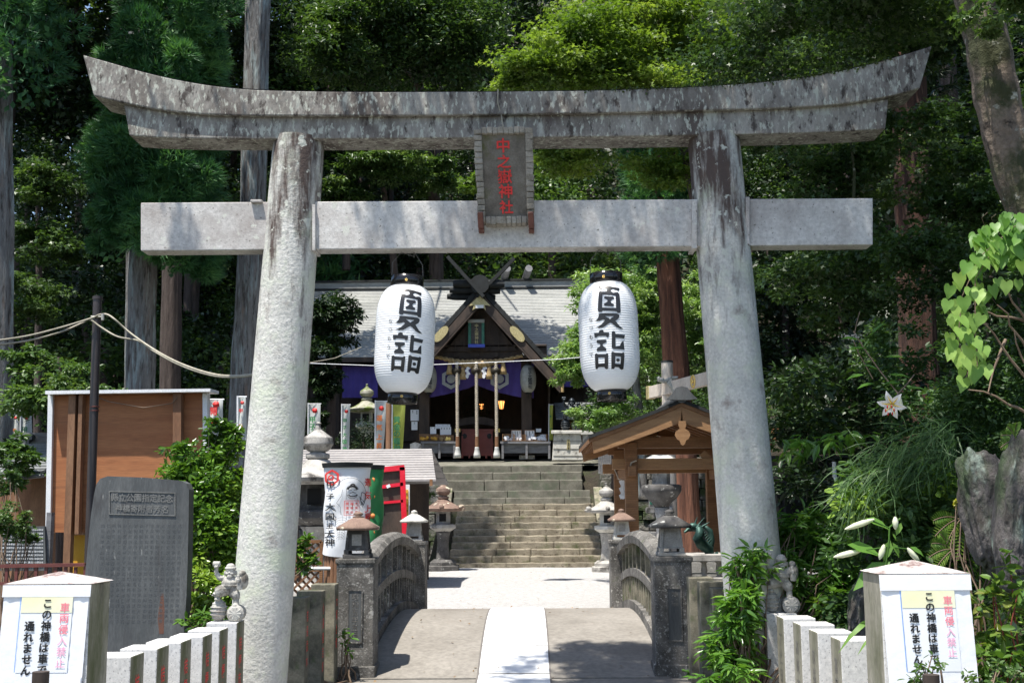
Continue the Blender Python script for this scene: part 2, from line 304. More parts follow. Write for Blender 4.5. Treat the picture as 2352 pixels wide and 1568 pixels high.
    def build(s, name, mats, parent=None, loc=None, bevel=0, seg=2, fixn=True):
        if not isinstance(mats, (list, tuple)): mats = [mats]
        org = ORG[parent] if parent is not None else (V(loc) if loc is not None else V((0, 0, 0)))
        me = bpy.data.meshes.new(name)
        me.from_pydata([(a - org.x, b - org.y, c - org.z) for a, b, c in s.v], [], s.f)
        for q in mats: me.materials.append(q)
        me.polygons.foreach_set('material_index', s.m); me.polygons.foreach_set('use_smooth', s.sm)
        if fixn:
            bm = bmesh.new(); bm.from_mesh(me); bmesh.ops.recalc_face_normals(bm, faces=bm.faces); bm.to_mesh(me); bm.free()
        me.update()
        o = link(name, me, parent, loc)
        if bevel:
            b = o.modifiers.new('b', 'BEVEL'); b.width = bevel; b.segments = seg; b.limit_method = 'ANGLE'; b.angle_limit = radians(40)
        return o
def kids(o): return [c for c in bpy.data.objects if c.parent == o]
KID = {}
def copy_tree(o, loc=None, rz=None, parent=None, scale=None):
    c = o.copy(); col.objects.link(c)
    if parent is not None: c.parent = parent
    if loc is not None: c.location = loc
    if rz is not None: c.rotation_euler.z = rz
    if scale is not None: c.scale = (scale,) * 3 if not isinstance(scale, tuple) else scale
    for ch in kids(o): copy_tree(ch, parent=c)
    return c
def struct(name, mb, mats, **k): return tag(mb.build(name, mats, **k), kind='structure')
# ---------------------------------------------------------------- lettering
GC = {}
def glyph(ch, bold=.0):
    k = (ch, bold)
    if k not in GC:
        c = bpy.data.curves.new('t', 'FONT'); c.body = ch; c.offset = bold; c.resolution_u = 3; o = bpy.data.objects.new('t', c); col.objects.link(o)
        dg = bpy.context.evaluated_depsgraph_get(); me = bpy.data.meshes.new_from_object(o.evaluated_get(dg))
        vs = np.array([tuple(v.co)[:2] for v in me.vertices]) if len(me.vertices) else np.zeros((1, 2)); fs = [tuple(p.vertices) for p in me.polygons]
        bpy.data.objects.remove(o); bpy.data.curves.remove(c); bpy.data.meshes.remove(me)
        mid = (vs.min(0) + vs.max(0)) / 2; GC[k] = (vs - mid, fs)
    return GC[k]
def put(mb, ch, c, xd, yd, size, mt=0, bold=.025, sx=1, fn=None):
    b = bold if bold < .012 or fn else .004
    vs, fs = glyph(ch, min(b, .012))
    if bold > .012 and not fn:
        nn = V(xd).cross(V(yd)); q = bold * .62 * size
        for i, (dx, dy) in enumerate(((-q, 0), (q, 0), (0, -q), (0, q), (-q * .7, -q * .7), (q * .7, q * .7))): mb.add([V(c) + V(xd) * (x * size * sx + dx) + V(yd) * (y * size + dy) + nn * (.00025 * (i + 1)) for x, y in vs], fs, mt)
        return
    if fn: mb.add([fn(c[0] + x * size * sx, c[1] + y * size) for x, y in vs], fs, mt)
    else: mb.add([V(c) + V(xd) * (x * size * sx) + V(yd) * (y * size) for x, y in vs], fs, mt)
def column(mb, s, c, xd, yd, size, step, mt=0, bold=.025, sx=1, fn=None):
    for i, ch in enumerate(s):
        if fn: put(mb, ch, (c[0], c[1] - i * step), None, None, size, mt, bold, sx, fn)
        else: put(mb, ch, V(c) - V(yd) * (step * i), xd, yd, size, mt, bold, sx)
# ---------------------------------------------------------------- foliage
TPL = {
 'quad': ([(0, 0, 0), (.45, .5, .04), (1, 0, -.05), (.45, -.5, .04)], [(0, 1, 2, 3)]),
 'lance': ([(0, 0, 0), (.3, .5, .05), (.65, .38, .03), (1, 0, -.12), (.65, -.38, .03), (.3, -.5, .05), (.3, 0, -.03), (.65, 0, -.04)], [(0, 6, 1), (1, 6, 7, 2), (2, 7, 3), (0, 5, 6), (5, 4, 7, 6), (4, 3, 7)]),
 'oval': ([(0, 0, 0), (.2, .4, .05), (.55, .5, .06), (.85, .28, .02), (1, 0, -.05), (.85, -.28, .02), (.55, -.5, .06), (.2, -.4, .05), (.5, 0, -.03)], [(0, 8, 1), (1, 8, 2), (2, 8, 3), (3, 8, 4), (4, 8, 5), (5, 8, 6), (6, 8, 7), (7, 8, 0)]),
 'heart': ([(0, 0, 0), (-.16, .22, .04), (-.10, .42, .03), (.12, .5, .02), (.4, .44, .02), (.72, .2, -.04), (1, 0, -.16), (.72, -.2, -.04), (.4, -.44, .02), (.12, -.5, .02), (-.10, -.42, .03), (-.16, -.22, .04), (.35, 0, -.05), (.7, 0, -.08)],
   [(0, 12, 2, 1), (2, 12, 3), (3, 12, 4), (4, 12, 13, 5), (5, 13, 6), (0, 11, 10, 12), (10, 9, 12), (9, 8, 12), (8, 7, 13, 12), (7, 6, 13)]),
 'blade': ([(0, .5, 0), (0, -.5, 0), (.35, -.45, .18), (.35, .45, .18), (.7, -.3, .12), (.7, .3, .12), (1, 0, -.12)], [(0, 1, 2, 3), (3, 2, 4, 5), (5, 4, 6)]),
 'spike': ([(0, .5, 0), (0, -.5, 0), (1, 0, 0)], [(0, 1, 2)]),
 'star': ([(0, 0, 0), (.35, .12, 0), (.55, .55, -.03), (.62, .16, 0), (1, 0, -.06), (.62, -.16, 0), (.55, -.55, -.03), (.35, -.12, 0)], [(0, 1, 7), (1, 2, 3), (7, 5, 6), (1, 3, 4, 5, 7)]),
}
def unit(a): return a / np.maximum(np.linalg.norm(a, axis=-1, keepdims=True), 1e-9)
class Leaves:
    def __init__(s): s.vs = []; s.fc = []; s.ln = []; s.mi = []; s.n = 0
    def add(s, pos, ax, up, L, wr, tpl='quad', mt=0):
        tv, tf = TPL[tpl]; tv = np.array(tv, float); pos = np.asarray(pos, float); n = len(pos)
        if n == 0: return s
        ax = unit(ax); sd = unit(np.cross(up, ax) + 1e-6); nn = np.cross(ax, sd); L = np.broadcast_to(np.asarray(L, float), (n,))
        v = pos[:, None] + L[:, None, None] * (ax[:, None] * tv[None, :, 0, None] + sd[:, None] * (tv[None, :, 1, None] * wr) + nn[:, None] * tv[None, :, 2, None])
        k = len(tv); s.vs.append(v.reshape(-1, 3)); base = s.n + np.arange(n)[:, None] * k
        flat = np.array([i for f in tf for i in f]); s.fc.append((base + flat[None]).ravel())
        s.ln.append(np.tile([len(f) for f in tf], n)); s.mi.append(np.full(n * len(tf), mt)); s.n += n * k
        return s
    def merge(s, o, mt=0, Mx=None, t=None):
        v = np.concatenate(o.vs)
        if Mx is not None: v = v @ np.asarray(Mx).T
        if t is not None: v = v + np.asarray(t)
        s.vs.append(v); s.fc.append(np.concatenate(o.fc) + s.n); l = np.concatenate(o.ln); s.ln.append(l); s.mi.append(np.full(len(l), mt)); s.n += len(v)
    def mesh(s, name, mats, org=(0, 0, 0)):
        me = bpy.data.meshes.new(name); v = np.concatenate(s.vs) - np.array(org); fc = np.concatenate(s.fc); ln = np.concatenate(s.ln)
        me.vertices.add(len(v)); me.vertices.foreach_set('co', v.astype(np.float32).ravel())
        me.loops.add(len(fc)); me.loops.foreach_set('vertex_index', fc.astype(np.int32))
        me.polygons.add(len(ln)); me.polygons.foreach_set('loop_start', np.concatenate([[0], np.cumsum(ln)[:-1]]).astype(np.int32)); me.polygons.foreach_set('loop_total', ln.astype(np.int32))
        if not isinstance(mats, (list, tuple)): mats = [mats]
        for q in mats: me.materials.append(q)
        me.polygons.foreach_set('material_index', np.concatenate(s.mi).astype(np.int32)); me.polygons.foreach_set('use_smooth', np.ones(len(ln), bool))
        me.update(calc_edges=True); me.validate(); return me
    def build(s, name, mats, parent=None, loc=None):
        org = ORG[parent] if parent is not None else (V(loc) if loc is not None else V((0, 0, 0)))
        return link(name, s.mesh(name, mats, tuple(org)), parent, loc)
def G(n, s=1.0): return RNG.normal(0, s, (n, 3))
def U(a, b, n=None): return RNG.uniform(a, b, n)
def clump(lv, c, r, n, L, wr=.45, tpl='quad', mt=0, flat=.5, droop=.2, tilt=.55):
    """leaves in a flattened cloud about c"""
    r = np.array(r, float); d = unit(G(n)) * (U(0, 1, n) ** .45)[:, None]
    pos = np.array(c) + d * r; ax = G(n); ax[:, 2] = ax[:, 2] * .4 - droop; ax = ax + d * .9
    up = G(n, tilt) + np.array([0, 0, 1.0]) + d * flat
    return lv.add(pos, ax, up, L * U(.7, 1.25, n), wr, tpl, mt)
def crown(lv, c, R, k, n, L, pad=.38, wr=.45, tpl='quad', mt=0, shell=.55, layer=.35, droop=.2, seed=None):
    """k leafy pads spread through an ellipsoid crown: gaps between the pads stay open"""
    R = np.array(R, float); c = np.array(c, float)
    d = unit(G(k)) * (shell + (1 - shell) * U(0, 1, k))[:, None]
    C = c + d * R * (1 - pad * .4)
    for q in C:
        s = U(.6, 1.3) * pad; clump(lv, q, (R[0] * s, R[1] * s, min(R[2], R[0]) * s * layer), max(4, int(n / k * U(.6, 1.4))), L, wr, tpl, mt, droop=droop)
    return C
def tufts(lv, pos, out, n=12, L=.16, w=.07, mt=0, spread=.75):
    """needle tufts: n spikes fanned about each outward direction"""
    m = len(pos); P_ = np.repeat(np.asarray(pos, float), n, 0); O = np.repeat(unit(np.asarray(out, float)), n, 0)
    ax = O + G(m * n, spread); return lv.add(P_, ax, G(m * n), L * U(.6, 1.3, m * n), w, 'spike', mt)
def limb(mb, a, b, r0, r1, sag=.1, n=6, seg=4, mt=0, jit=.06):
    a = V(a); b = V(b); L = (b - a).length; pts = []
    for i in range(seg + 1):
        t = i / seg; p = a.lerp(b, t) + V((0, 0, 1)) * (sin(t * pi) * sag * L)
        if 0 < i < seg: p += V((random.uniform(-1, 1), random.uniform(-1, 1), random.uniform(-1, 1))) * jit * L
        pts.append(p)
    mb.tube(pts, [r0 + (r1 - r0) * i / seg for i in range(seg + 1)], n, mt); return pts
# ================================================================ ground
def sst(a, b, x): t = min(1, max(0, (x - a) / (b - a))); return t * t * (3 - 2 * t)
def HG(x, y):
    h = -.04
    h += .42 * sst(-2.5, -2.75, x) * sst(7.0, 7.6, y) * sst(13.0, 12.0, y)
    inn = 1 - sst(2.6, 3.0, abs(x + .1)) if x < 0 else 1 - sst(2.3, 2.6, x)
    t = sst(38.3, 38.9, y) * 3.1; ti = sst(34.3, 38.2, y) * 2.0 + sst(39.8, 41.6, y) * 1.05
    h += t * (1 - inn) + ti * inn
    h += .42 * sst(41.5, 46, y)
    h += max(0, y - 58) * (.86 if x > -14 else .86 - min(.5, (-14 - x) * .03)) * sst(58, 62, y) * .95
    b = sst(5.5, 7.5, y) * sst(17, 14, y); h += b * (min(3.4, max(0, x - 2.95) * 1.15) + .15 * sin(x * 5 + y * 3) * sst(3, 4, x))
    h += max(0, x - 7.5) * .75 * sst(13, 18, y) * (1 - sst(55, 62, y)); h += max(0, -x - 17) * .45 * sst(15, 20, y) * (1 - sst(55, 62, y))
    return h
g = MB(); xs = sorted(set([round(q, 2) for q in list(np.arange(-80, -16, 4)) + list(np.arange(-16, 12, .5)) + list(np.arange(-3.4, 7.5, .2)) + list(np.arange(12, 84, 4))]))
ys = sorted(set([round(q, 2) for q in list(np.arange(-20, 5, 4)) + list(np.arange(5, 17, .35)) + list(np.arange(17, 34, 1)) + list(np.arange(34, 43, .3)) + list(np.arange(43, 140, 3))]))
nx = len(xs)
g.add([(x, y, HG(x, y)) for y in ys for x in xs], [(j * nx + i, j * nx + i + 1, (j + 1) * nx + i + 1, (j + 1) * nx + i) for j in range(len(ys) - 1) for i in range(nx - 1)], 0, True)
struct('ground', g, M['earth'])
# gravel court with a shallow relief
g = MB(); gx = np.arange(-11, 7.6, .31); gy = np.arange(18.3, 34.4, .31)
g.add([(x, y, .012 + .012 * math.sin(x * 3.1 + y * 1.7) * math.sin(y * 2.3)) for y in gy for x in gx], [(j * len(gx) + i, j * len(gx) + i + 1, (j + 1) * len(gx) + i + 1, (j + 1) * len(gx) + i) for j in range(len(gy) - 1) for i in range(len(gx) - 1)], 0, True)
struct('gravel_court', g, M['gravel'])
g = MB(); g.box((-.155, 6.1, -.031), (4.6, 12.1, .06)); struct('approach_pavement', g, M['concrete'])
# ================================================================ torii
TY = 10.0
tor = thing('torii_gate', 'large weathered grey stone torii gate spanning the approach, upswept lintel, two leaning round pillars', 'torii gate', (0, TY, 0))
def curve(pts, n):
    pts = np.array(pts, float); xs = np.linspace(pts[0, 0], pts[-1, 0], n); ys = np.interp(xs, pts[:, 0], pts[:, 1])
    for _ in range(3): ys[1:-1] = (ys[:-2] + 2 * ys[1:-1] + ys[2:]) / 4
    return list(zip(xs, ys))
top = curve([(190, 125), (240, 139), (292, 155), (370, 176), (470, 195), (571, 206), (700, 209), (860, 211), (1140, 210), (1400, 207), (1562, 201), (1730, 191), (1847, 178), (1958, 158), (2059, 131), (2141, 105)], 64)
bot = curve([(215, 220), (285, 237), (353, 252), (470, 264), (620, 266), (860, 266), (1140, 263), (1400, 259), (1562, 254.6), (1780, 249), (1914, 242), (2045, 223), (2113, 203)], 64)
A = [P(x, y, 9.78) for x, y in top]; B = [P(x, y, 9.78) for x, y in bot]
k = MB(); k.strip(A, B, (0, .43, 0)); Mo = [p + V((0, .215, .05)) for p in A]
k.strip([p + V((0, .0, .0)) for p in A], A, (0, .001, 0)) if 0 else None
vs = []; fs = []
for i, p in enumerate(A): vs += [p, p + V((0, .215, .045)), p + V((0, .43, 0))]
for i in range(len(A) - 1): a = i * 3; fs += [(a, a + 3, a + 4, a + 1), (a + 1, a + 4, a + 5, a + 2)]
fs += [(0, 1, 2), (len(vs) - 1, len(vs) - 2, len(vs) - 3)]
k.add([v + V((0, 0, .0015)) for v in vs], fs)
k.build('top_lintel', M['torii'], tor, bevel=.012)
top2 = curve([(284, 240), (353, 253), (470, 266), (620, 268), (860, 268), (1140, 265), (1400, 261), (1562, 256.6), (1780, 251), (1914, 244), (2041, 227)], 60)
bot2 = curve([(297, 311), (353, 316), (470, 318.5), (638, 319), (860, 318), (1140, 316), (1400, 313.5), (1562, 311), (1830, 306), (1960, 301), (2034, 296)], 60)
k = MB(); k.strip([P(x, y, 9.83) for x, y in top2], [P(x, y, 9.83) for x, y in bot2], (0, .35, 0)); k.build('lower_lintel', M['torii'], tor, bevel=.01)
k = MB()
for x0, x1, y0, y1, yy in ((1136, 1139.5, 212, 262, 9.777), (1181, 1183, 267, 300, 9.827)): k.hexa([P(x0, y1, yy), P(x1, y1, yy), P(x1, y0, yy), P(x0, y0, yy)], [p + V((0, .02, 0)) for p in (P(x0, y1, yy), P(x1, y1, yy), P(x1, y0, yy), P(x0, y0, yy))])
k.build('mortar_joint', M['joint'], tor)
def pillar(t, b, r0, r1):
    t = P(*t, TY); b = P(*b, TY); pts = [b.lerp(t, i / 14) for i in range(15)]
    k = MB(); k.tube(pts, [r1 + (r0 - r1) * (i / 14) for i in range(15)], 48); return k.build('pillar', M['pillar'], tor)
pillar((687, 322), (583, 1640), .225, .253); pillar((1639, 317), (1757, 1640), .225, .253)
def nukiq(x0, x1, ys):
    return [P(x0, ys[1], 9.9), P(x1, ys[3], 9.9), P(x1, ys[2], 9.9), P(x0, ys[0], 9.9)]
k = MB(); q = nukiq(323, 2005, (465.5, 576, 455, 562)); k.hexa(q, [p + V((0, .2, 0)) for p in q]); k.build('tie_beam', M['beam'], tor, bevel=.008)
for x0, x1, y0, y1 in ((575, 601, 458, 464), (1590, 1601, 459, 570), (1713, 1722, 452, 562), (717, 724, 470, 575)):
    k = MB(); a = [P(x0, y1, 9.86), P(x1, y1, 9.86), P(x1, y0, 9.86), P(x0, y0, 9.86)]; k.hexa(a, [p + V((0, .26, 0)) for p in a]); k.build('wedge', M['beam'], tor, bevel=.004)
# moss on the top lintel
lv = Leaves(); idx = [i for i, (x, y) in enumerate(top) if 1320 < x < 2040]
for _ in range(2600):
    i = random.choice(idx); t = (top[i][0] - 1320) / 720
    if random.random() > .35 + .6 * t: continue
    p = A[i].lerp(A[min(i + 1, 63)], random.random()); p = p + V((0, random.random() ** 2 * .2 - .004, random.gauss(.002, .006) - (.025 * random.random() ** 3)))
    lv.add([p], G(1) + np.array([[0, -.6, .3]]), G(1), .028 * random.uniform(.5, 1.3), .6)
lv.build('moss', M['moss'], tor)
# ================================================================ name plaque
pq = thing('name_plaque', 'carved stone shrine name plaque with red characters hung at the middle of the torii', 'name plaque', P(1160, 520, 9.7))
def pqp(u, v, d=0):   # u,v in 0..1 on the plaque face (v down), d = depth behind
    a = P(1090, 296, 9.62).lerp(P(1221, 293, 9.62), u); b = P(1101, 510, 9.80).lerp(P(1225, 508, 9.80), u); p = a.lerp(b, v); return p + V((0, d, -d * .1))
k = MB(); k.hexa([pqp(.07, .97, .03), pqp(.93, .97, .03), pqp(.93, .04, .03), pqp(.07, .04, .03)], [pqp(.07, .97, .09), pqp(.93, .97, .09), pqp(.93, .04, .09), pqp(.07, .04, .09)])
k.build('panel', mat('plaque_stone', (.12, .105, .085), (.21, .19, .16), 6, .9, .5, 60, [((.10, .10, .04), 4, .55, .7)]), pq)
k = MB(); rr = random.Random(3)
def fr(u0, u1, v0, v1):
    j = lambda: rr.uniform(-.006, .006); k.hexa([pqp(u0 + j(), v1 + j(), rr.uniform(-.008, .006)), pqp(u1 + j(), v1 + j(), rr.uniform(-.008, .006)), pqp(u1 + j(), v0 + j(), -.002), pqp(u0 + j(), v0 + j(), -.002)], [pqp(u0, v1, .1), pqp(u1, v1, .1), pqp(u1, v0, .1), pqp(u0, v0, .1)])
for i in range(16):
    v0 = i / 16; fr(-.01 - rr.uniform(0, .02), .115, v0 + .002, v0 + .0605); fr(.885, 1.01 + rr.uniform(0, .02), v0 + .002, v0 + .0605)
for i in range(8): u0 = .12 + i * .095; fr(u0, u0 + .092, -.015, .055); fr(u0, u0 + .092, .94, 1.015 + rr.uniform(0, .01))
k.build('scalloped_frame', mat('plaque_frame_stone', (.22, .20, .165), (.34, .32, .28), 6, .9, .5, 60, [((.10, .08, .05), 7, .55, .7)]), pq, bevel=.006)
k = MB(); xd = (pqp(1, .5) - pqp(0, .5)).normalized(); yd = (pqp(.5, 0) - pqp(.5, 1)).normalized()
for ch, v, s, sx in (('中', .175, .128, 1.0), ('之', .345, .118, 1.05), ('嶽', .505, .128, 1.0), ('神', .665, .125, 1.0), ('社', .835, .12, 1.0)):
    put(k, ch, pqp(.485 + v * .03, v, .018), xd, yd, s, 0, .028 if ch != '嶽' else .014, sx)
k.build('red_lettering', M['redtext'], pq)
for x in (1103, 1219):
    k = MB(); a = P(x, 488, 9.70); b = P(x + 2, 522, 9.76); k.bar(a, b, .045, .05); k.bar(b, b + V((0, .14, .0)), .045, .04); k.build('iron_bracket', mat('rusty_iron', (.10, .035, .025), (.17, .07, .05), 9, .8, .4), pq)
k = MB(); k.tube([P(1144, 205, 9.75), P(1143, 235, 9.76), P(1152, 268, 9.8), P(1156, 292, 9.74)], .006, 6); k.build('hanging_wire', M['cable'], pq)
# ================================================================ big paper lanterns
def lantern(loc, axis_tilt, rot, label, wire):
    root = thing('paper_lantern', label, 'paper lantern', loc, 'white paper lanterns hanging from the torii')
    o = V(loc); R = .255; Hh = .93; T = Matrix.Rotation(axis_tilt, 3, 'Y')
    def rad(t):   # t 0 bottom .. 1 top
        e = abs(2 * t - 1); return .118 + (R - .118) * (1 - max(0, (e - .30) / .70) ** 2.7) ** .62
    prof = []; nr = 46
    for i in range(nr * 4 + 1):
        t = i / (nr * 4); prof.append((rad(t) + .0028 * abs(sin(t * nr * pi)) - .0014, (t - .5) * Hh))
    k = MB(); k.lathe(o, prof, 72, axis=T); k.build('paper_shade', M['paper'], root)
    for z, s, nm in ((Hh / 2 - .012, 1, 'top_ring'), (-Hh / 2 + .012, -1, 'bottom_ring')):
        r = .142 if s > 0 else .127
        k = MB(); k.lathe(o, [(r - .008, z), (r, z), (r * 1.0, z + s * .098), (r - .006, z + s * .1), (r - .008, z + s * .02)], 48, axis=T); ring = k.build(nm, M['lacquer'], root)
        k = MB(); a = rot - pi / 2 + .05; n = T @ V((cos(a), sin(a), 0)); c = o + T @ V((cos(a) * (r + .001), sin(a) * (r + .001), z + s * .045))
        for j in range(5):
            b = 2 * pi * j / 5; sd = V((-sin(a), cos(a), 0)); k.ball(c + (sd * cos(b) + V((0, 0, 1)) * sin(b)) * .008, .006, 0, 6)
        k.build('gold_crest', M['gold'], ring)
    k = MB(); k.lathe(o, [(.118, -Hh / 2 - .085), (.03, -Hh / 2 - .085)], 32, axis=T); k.build('base_disc', M['board'], root)
    def fn(cx, cy):   # traced sheet coordinates (806 x 1568) to the curved shade
        t = 1 - (cy - 160) / 1290; a = -pi / 2 + rot + math.asin(max(-.99, min(.99, (cx - (392 - 18 * (1 - t))) / 367)))
        r = rad(t) + .0042; return o + T @ V((cos(a) * r, sin(a) * r, (t - .5) * Hh))
    SH = [([(333, 238), (420, 240), (520, 252), (635, 275), (615, 312), (565, 290), (545, 285), (515, 297), (520, 320), (545, 335), (575, 328), (600, 330), (612, 345), (607, 460), (600, 580), (570, 578), (555, 560), (400, 545), (385, 560), (350, 557), (340, 540), (348, 430), (357, 315), (375, 303), (400, 312), (430, 320), (465, 310), (470, 290), (455, 272), (420, 268), (375, 282), (350, 262)], [(405, 350), (565, 370), (555, 522), (393, 508)]),
      ([(425, 380), (440, 374), (535, 382), (545, 395), (540, 412), (515, 420), (500, 440), (510, 462), (535, 475), (535, 492), (520, 500), (430, 492), (418, 480), (422, 462), (445, 452), (462, 440), (465, 425), (450, 412), (425, 400)],),
      ([(345, 580), (375, 575), (560, 585), (585, 600), (585, 625), (570, 650), (540, 672), (575, 725), (620, 770), (580, 765), (545, 745), (505, 705), (480, 690), (450, 708), (400, 740), (350, 745), (300, 735), (340, 725), (380, 700), (420, 660), (400, 650), (350, 662), (300, 660), (330, 635), (350, 600)], [(425, 612), (525, 618), (480, 650)]),
      ([(275, 800), (335, 802), (340, 780), (365, 768), (392, 775), (400, 802), (460, 808), (455, 850), (440, 865), (415, 845), (325, 840), (300, 855), (280, 850)],),
      ([(305, 885), (420, 888), (425, 910), (410, 925), (378, 935), (375, 955), (395, 975), (415, 990), (413, 1015), (395, 1020), (300, 1015), (293, 995), (305, 978), (335, 965), (345, 950), (340, 932), (310, 922), (300, 905)],),
      ([(268, 1045), (290, 1038), (310, 1052), (400, 1058), (420, 1045), (433, 1055), (426, 1140), (420, 1225), (400, 1232), (380, 1220), (375, 1205), (300, 1200), (280, 1220), (258, 1218), (264, 1130)], [(308, 1090), (388, 1095), (382, 1165), (303, 1160)]),
      ([(490, 800), (508, 790), (528, 800), (530, 826), (632, 838), (620, 880), (528, 868), (522, 975), (570, 965), (585, 930), (612, 903), (615, 1010), (495, 1000), (478, 985), (484, 890)],),
      ([(470, 1040), (487, 1030), (510, 1042), (585, 1050), (600, 1040), (613, 1050), (607, 1140), (600, 1235), (580, 1243), (560, 1232), (550, 1215), (505, 1210), (490, 1232), (460, 1232), (464, 1130)], [(515, 1085), (575, 1092), (567, 1178), (505, 1172)]),
      ([(518, 1130), (528, 1114), (545, 1112), (560, 1124), (560, 1140), (548, 1150), (530, 1150)],)]
    bm = bmesh.new()
    for loops in SH:
        L3 = [[V((x, y, 0)) for x, y in lp] for lp in loops]; flat = [p for lp in L3 for p in lp]
        vv = [bm.verts.new(p) for p in flat]
        for t in tessellate_polygon(L3):
            try: bm.faces.new([vv[i] for i in t])
            except ValueError: pass
    for it in range(3):
        es = [e for e in bm.edges if e.calc_length() > 26]
        if es: bmesh.ops.subdivide_edges(bm, edges=es, cuts=1); bmesh.ops.triangulate(bm, faces=bm.faces)
    for v in bm.verts: v.co = fn(v.co.x, v.co.y) - o
    me = bpy.data.meshes.new('brush_characters'); bm.to_mesh(me); bm.free(); me.materials.append(M['ink']); link('brush_characters', me, root)
    k = MB()
    for ch, (cx, cy) in zip('なつもうで', ((243, 637), (240, 738), (232, 840), (226, 945), (222, 1052))):
        put(k, ch, (cx, -cy), None, None, 62, 0, .0, 1, fn=lambda x, y: fn(x, -y))
    k.build('small_kana', M['ink'], root)
    k = MB(); t0 = o + T @ V((0, 0, Hh / 2 + .09)); sd = T @ V((.137, 0, 0)); hk = V(wire)
    k.tube([t0 - sd + V((0, 0, -.06)), t0 - sd * .95 + V((0, 0, .12)), t0 - sd * .4 + V((0, 0, .21)), hk + V((0, 0, -.04)), t0 + sd * .5 + V((0, 0, .2)), t0 + sd * .95 + V((0, 0, .1)), t0 + sd + V((0, 0, -.06))], .0035, 5)
    k.tube([hk + V((0, 0, -.05)), hk], .004, 5); k.build('wire_handle', M['joint'], root)
    return root
lc = (P(934, 655, 10) + P(926, 903, 10)) / 2
lantern(P(930, 780, 10), .035, 0, 'white paper lantern with black brush characters hanging left, beside the left pillar', P(951, 579, 10))
lantern(P(1398.5, 773, 10), -.03, -.27, 'white paper lantern with black brush characters hanging right, in front of the leafy tree', P(1396, 573, 10))
# ================================================================ bridge
bcx = -.155; BY0, BY1 = 12.24, 18.75
br = thing('stone_bridge', 'short arched stone bridge with dark lichened parapets behind the torii', 'bridge', (bcx, 12.24, 0))
def dz(y): return .36 * max(0, 1 - ((y - 15.5) / 3.26) ** 2) + .004
def arcsheet(mb, x0, x1, top, y0=12.24, y1=18.76, n=30, th=.14, lift=0):
    for i in range(n):
        a = y0 + (y1 - y0) * i / n; b = y0 + (y1 - y0) * (i + 1) / n
        za, zb = dz(a) + lift, dz(b) + lift
        mb.hexa([(x0, a, za - th), (x1, a, za - th), (x1, b, zb - th), (x0, b, zb - th)], [(x0, a, za), (x1, a, za), (x1, b, zb), (x0, b, zb)])
k = MB(); n = 40; vs = []; fs = []
for i in range(n + 1):
    y = 12.2 + (18.8 - 12.2) * i / n; vs += [(-1.72, y, dz(y)), (1.42, y, dz(y)), (-1.72, y, dz(y) - .3), (1.42, y, dz(y) - .3)]
for i in range(n): a = i * 4; fs += [(a, a + 1, a + 5, a + 4), (a + 2, a + 6, a + 7, a + 3), (a, a + 4, a + 6, a + 2), (a + 1, a + 3, a + 7, a + 5)]
fs += [(0, 2, 3, 1), (4 * n, 4 * n + 1, 4 * n + 3, 4 * n + 2)]
k.add(vs, fs); k.build('deck', M['concrete'], br)
k = MB(); yy = [3.0 + .0 * i for i in range(1)]; segs = []
y = 4.0
while y < 18.5: segs.append((y, min(y + .92, 18.6))); y += .925
for a, b in segs:
    m_ = 4; 
    for i in range(m_):
        p, q = a + (b - a - .02) * i / m_, a + (b - a - .02) * (i + 1) / m_; zp, zq = max(dz(p), .0) + .010, max(dz(q), .0) + .010
        x0 = -.155 - .355; x1 = .195 + .01
        k.hexa([(x0, p, zp - .02), (x1, p, zp - .02), (x1, q, zq - .02), (x0, q, zq - .02)], [(x0, p, zp), (x1, p, zp), (x1, q, zq), (x0, q, zq)])
k.build('paving_strip', M['path'], br)
k = MB()
for x in (-.522, .213): arcsheet(k, x - .01, x + .01, 0, 4.0, 18.6, 60, .02, .006)
for a, b in segs: k.box((-.155, b - .012, max(dz(b), 0) + .0125), (.71, .012, .004))
k.build('strip_joint', M['joint'], br)
def bpost(x, y, side, plate):
    o = V((x, y, 0)); w = .39; k = MB(); k.box(o + V((0, 0, .60)), (w, .38, 1.10), taper=.985); p = k.build('post', M['bridge'], br, bevel=.012)
    k = MB(); k.box(o + V((0, 0, .03)), (w + .035, .42, .18)); k.build('plinth', M['bridge'], p, bevel=.012)
    k = MB(); k.box(o + V((0, 0, 1.166)), (w + .02, .4, .055)); k.build('cap_slab', M['bridge'], p, bevel=.012)
    if plate:
        k = MB(); xc = x + .005; z0, z1, h = .36, .87, .065
        for a, b, c, d in ((xc - h - .012, xc - h, z0, z1), (xc + h, xc + h + .012, z0, z1), (xc - h - .012, xc + h + .012, z1, z1 + .012), (xc - h - .012, xc + h + .012, z0 - .012, z0)):
            k.box(((a + b) / 2, y - .196, (c + d) / 2), (b - a, .012, d - c))
        k.box((xc, y - .191, (z0 + z1) / 2), (2 * h, .006, z1 - z0), 1); k.build('name_plate', [M['bridge'], M['slate']], p)
        k = MB(); column(k, plate, (xc, y - .1965, z1 - .06), V((1, 0, 0)), V((0, 0, 1)), .075, .077, 0, .01); k.build('carved_date', M['bridge'], p)
    return o
PL = bpost(-1.775, 12.43, 1, '昭和五年五月'); PR = bpost(1.48, 12.43, -1, '神橋'); FL = bpost(-1.775, 18.56, 1, None); FR = bpost(1.46, 18.56, -1, None)
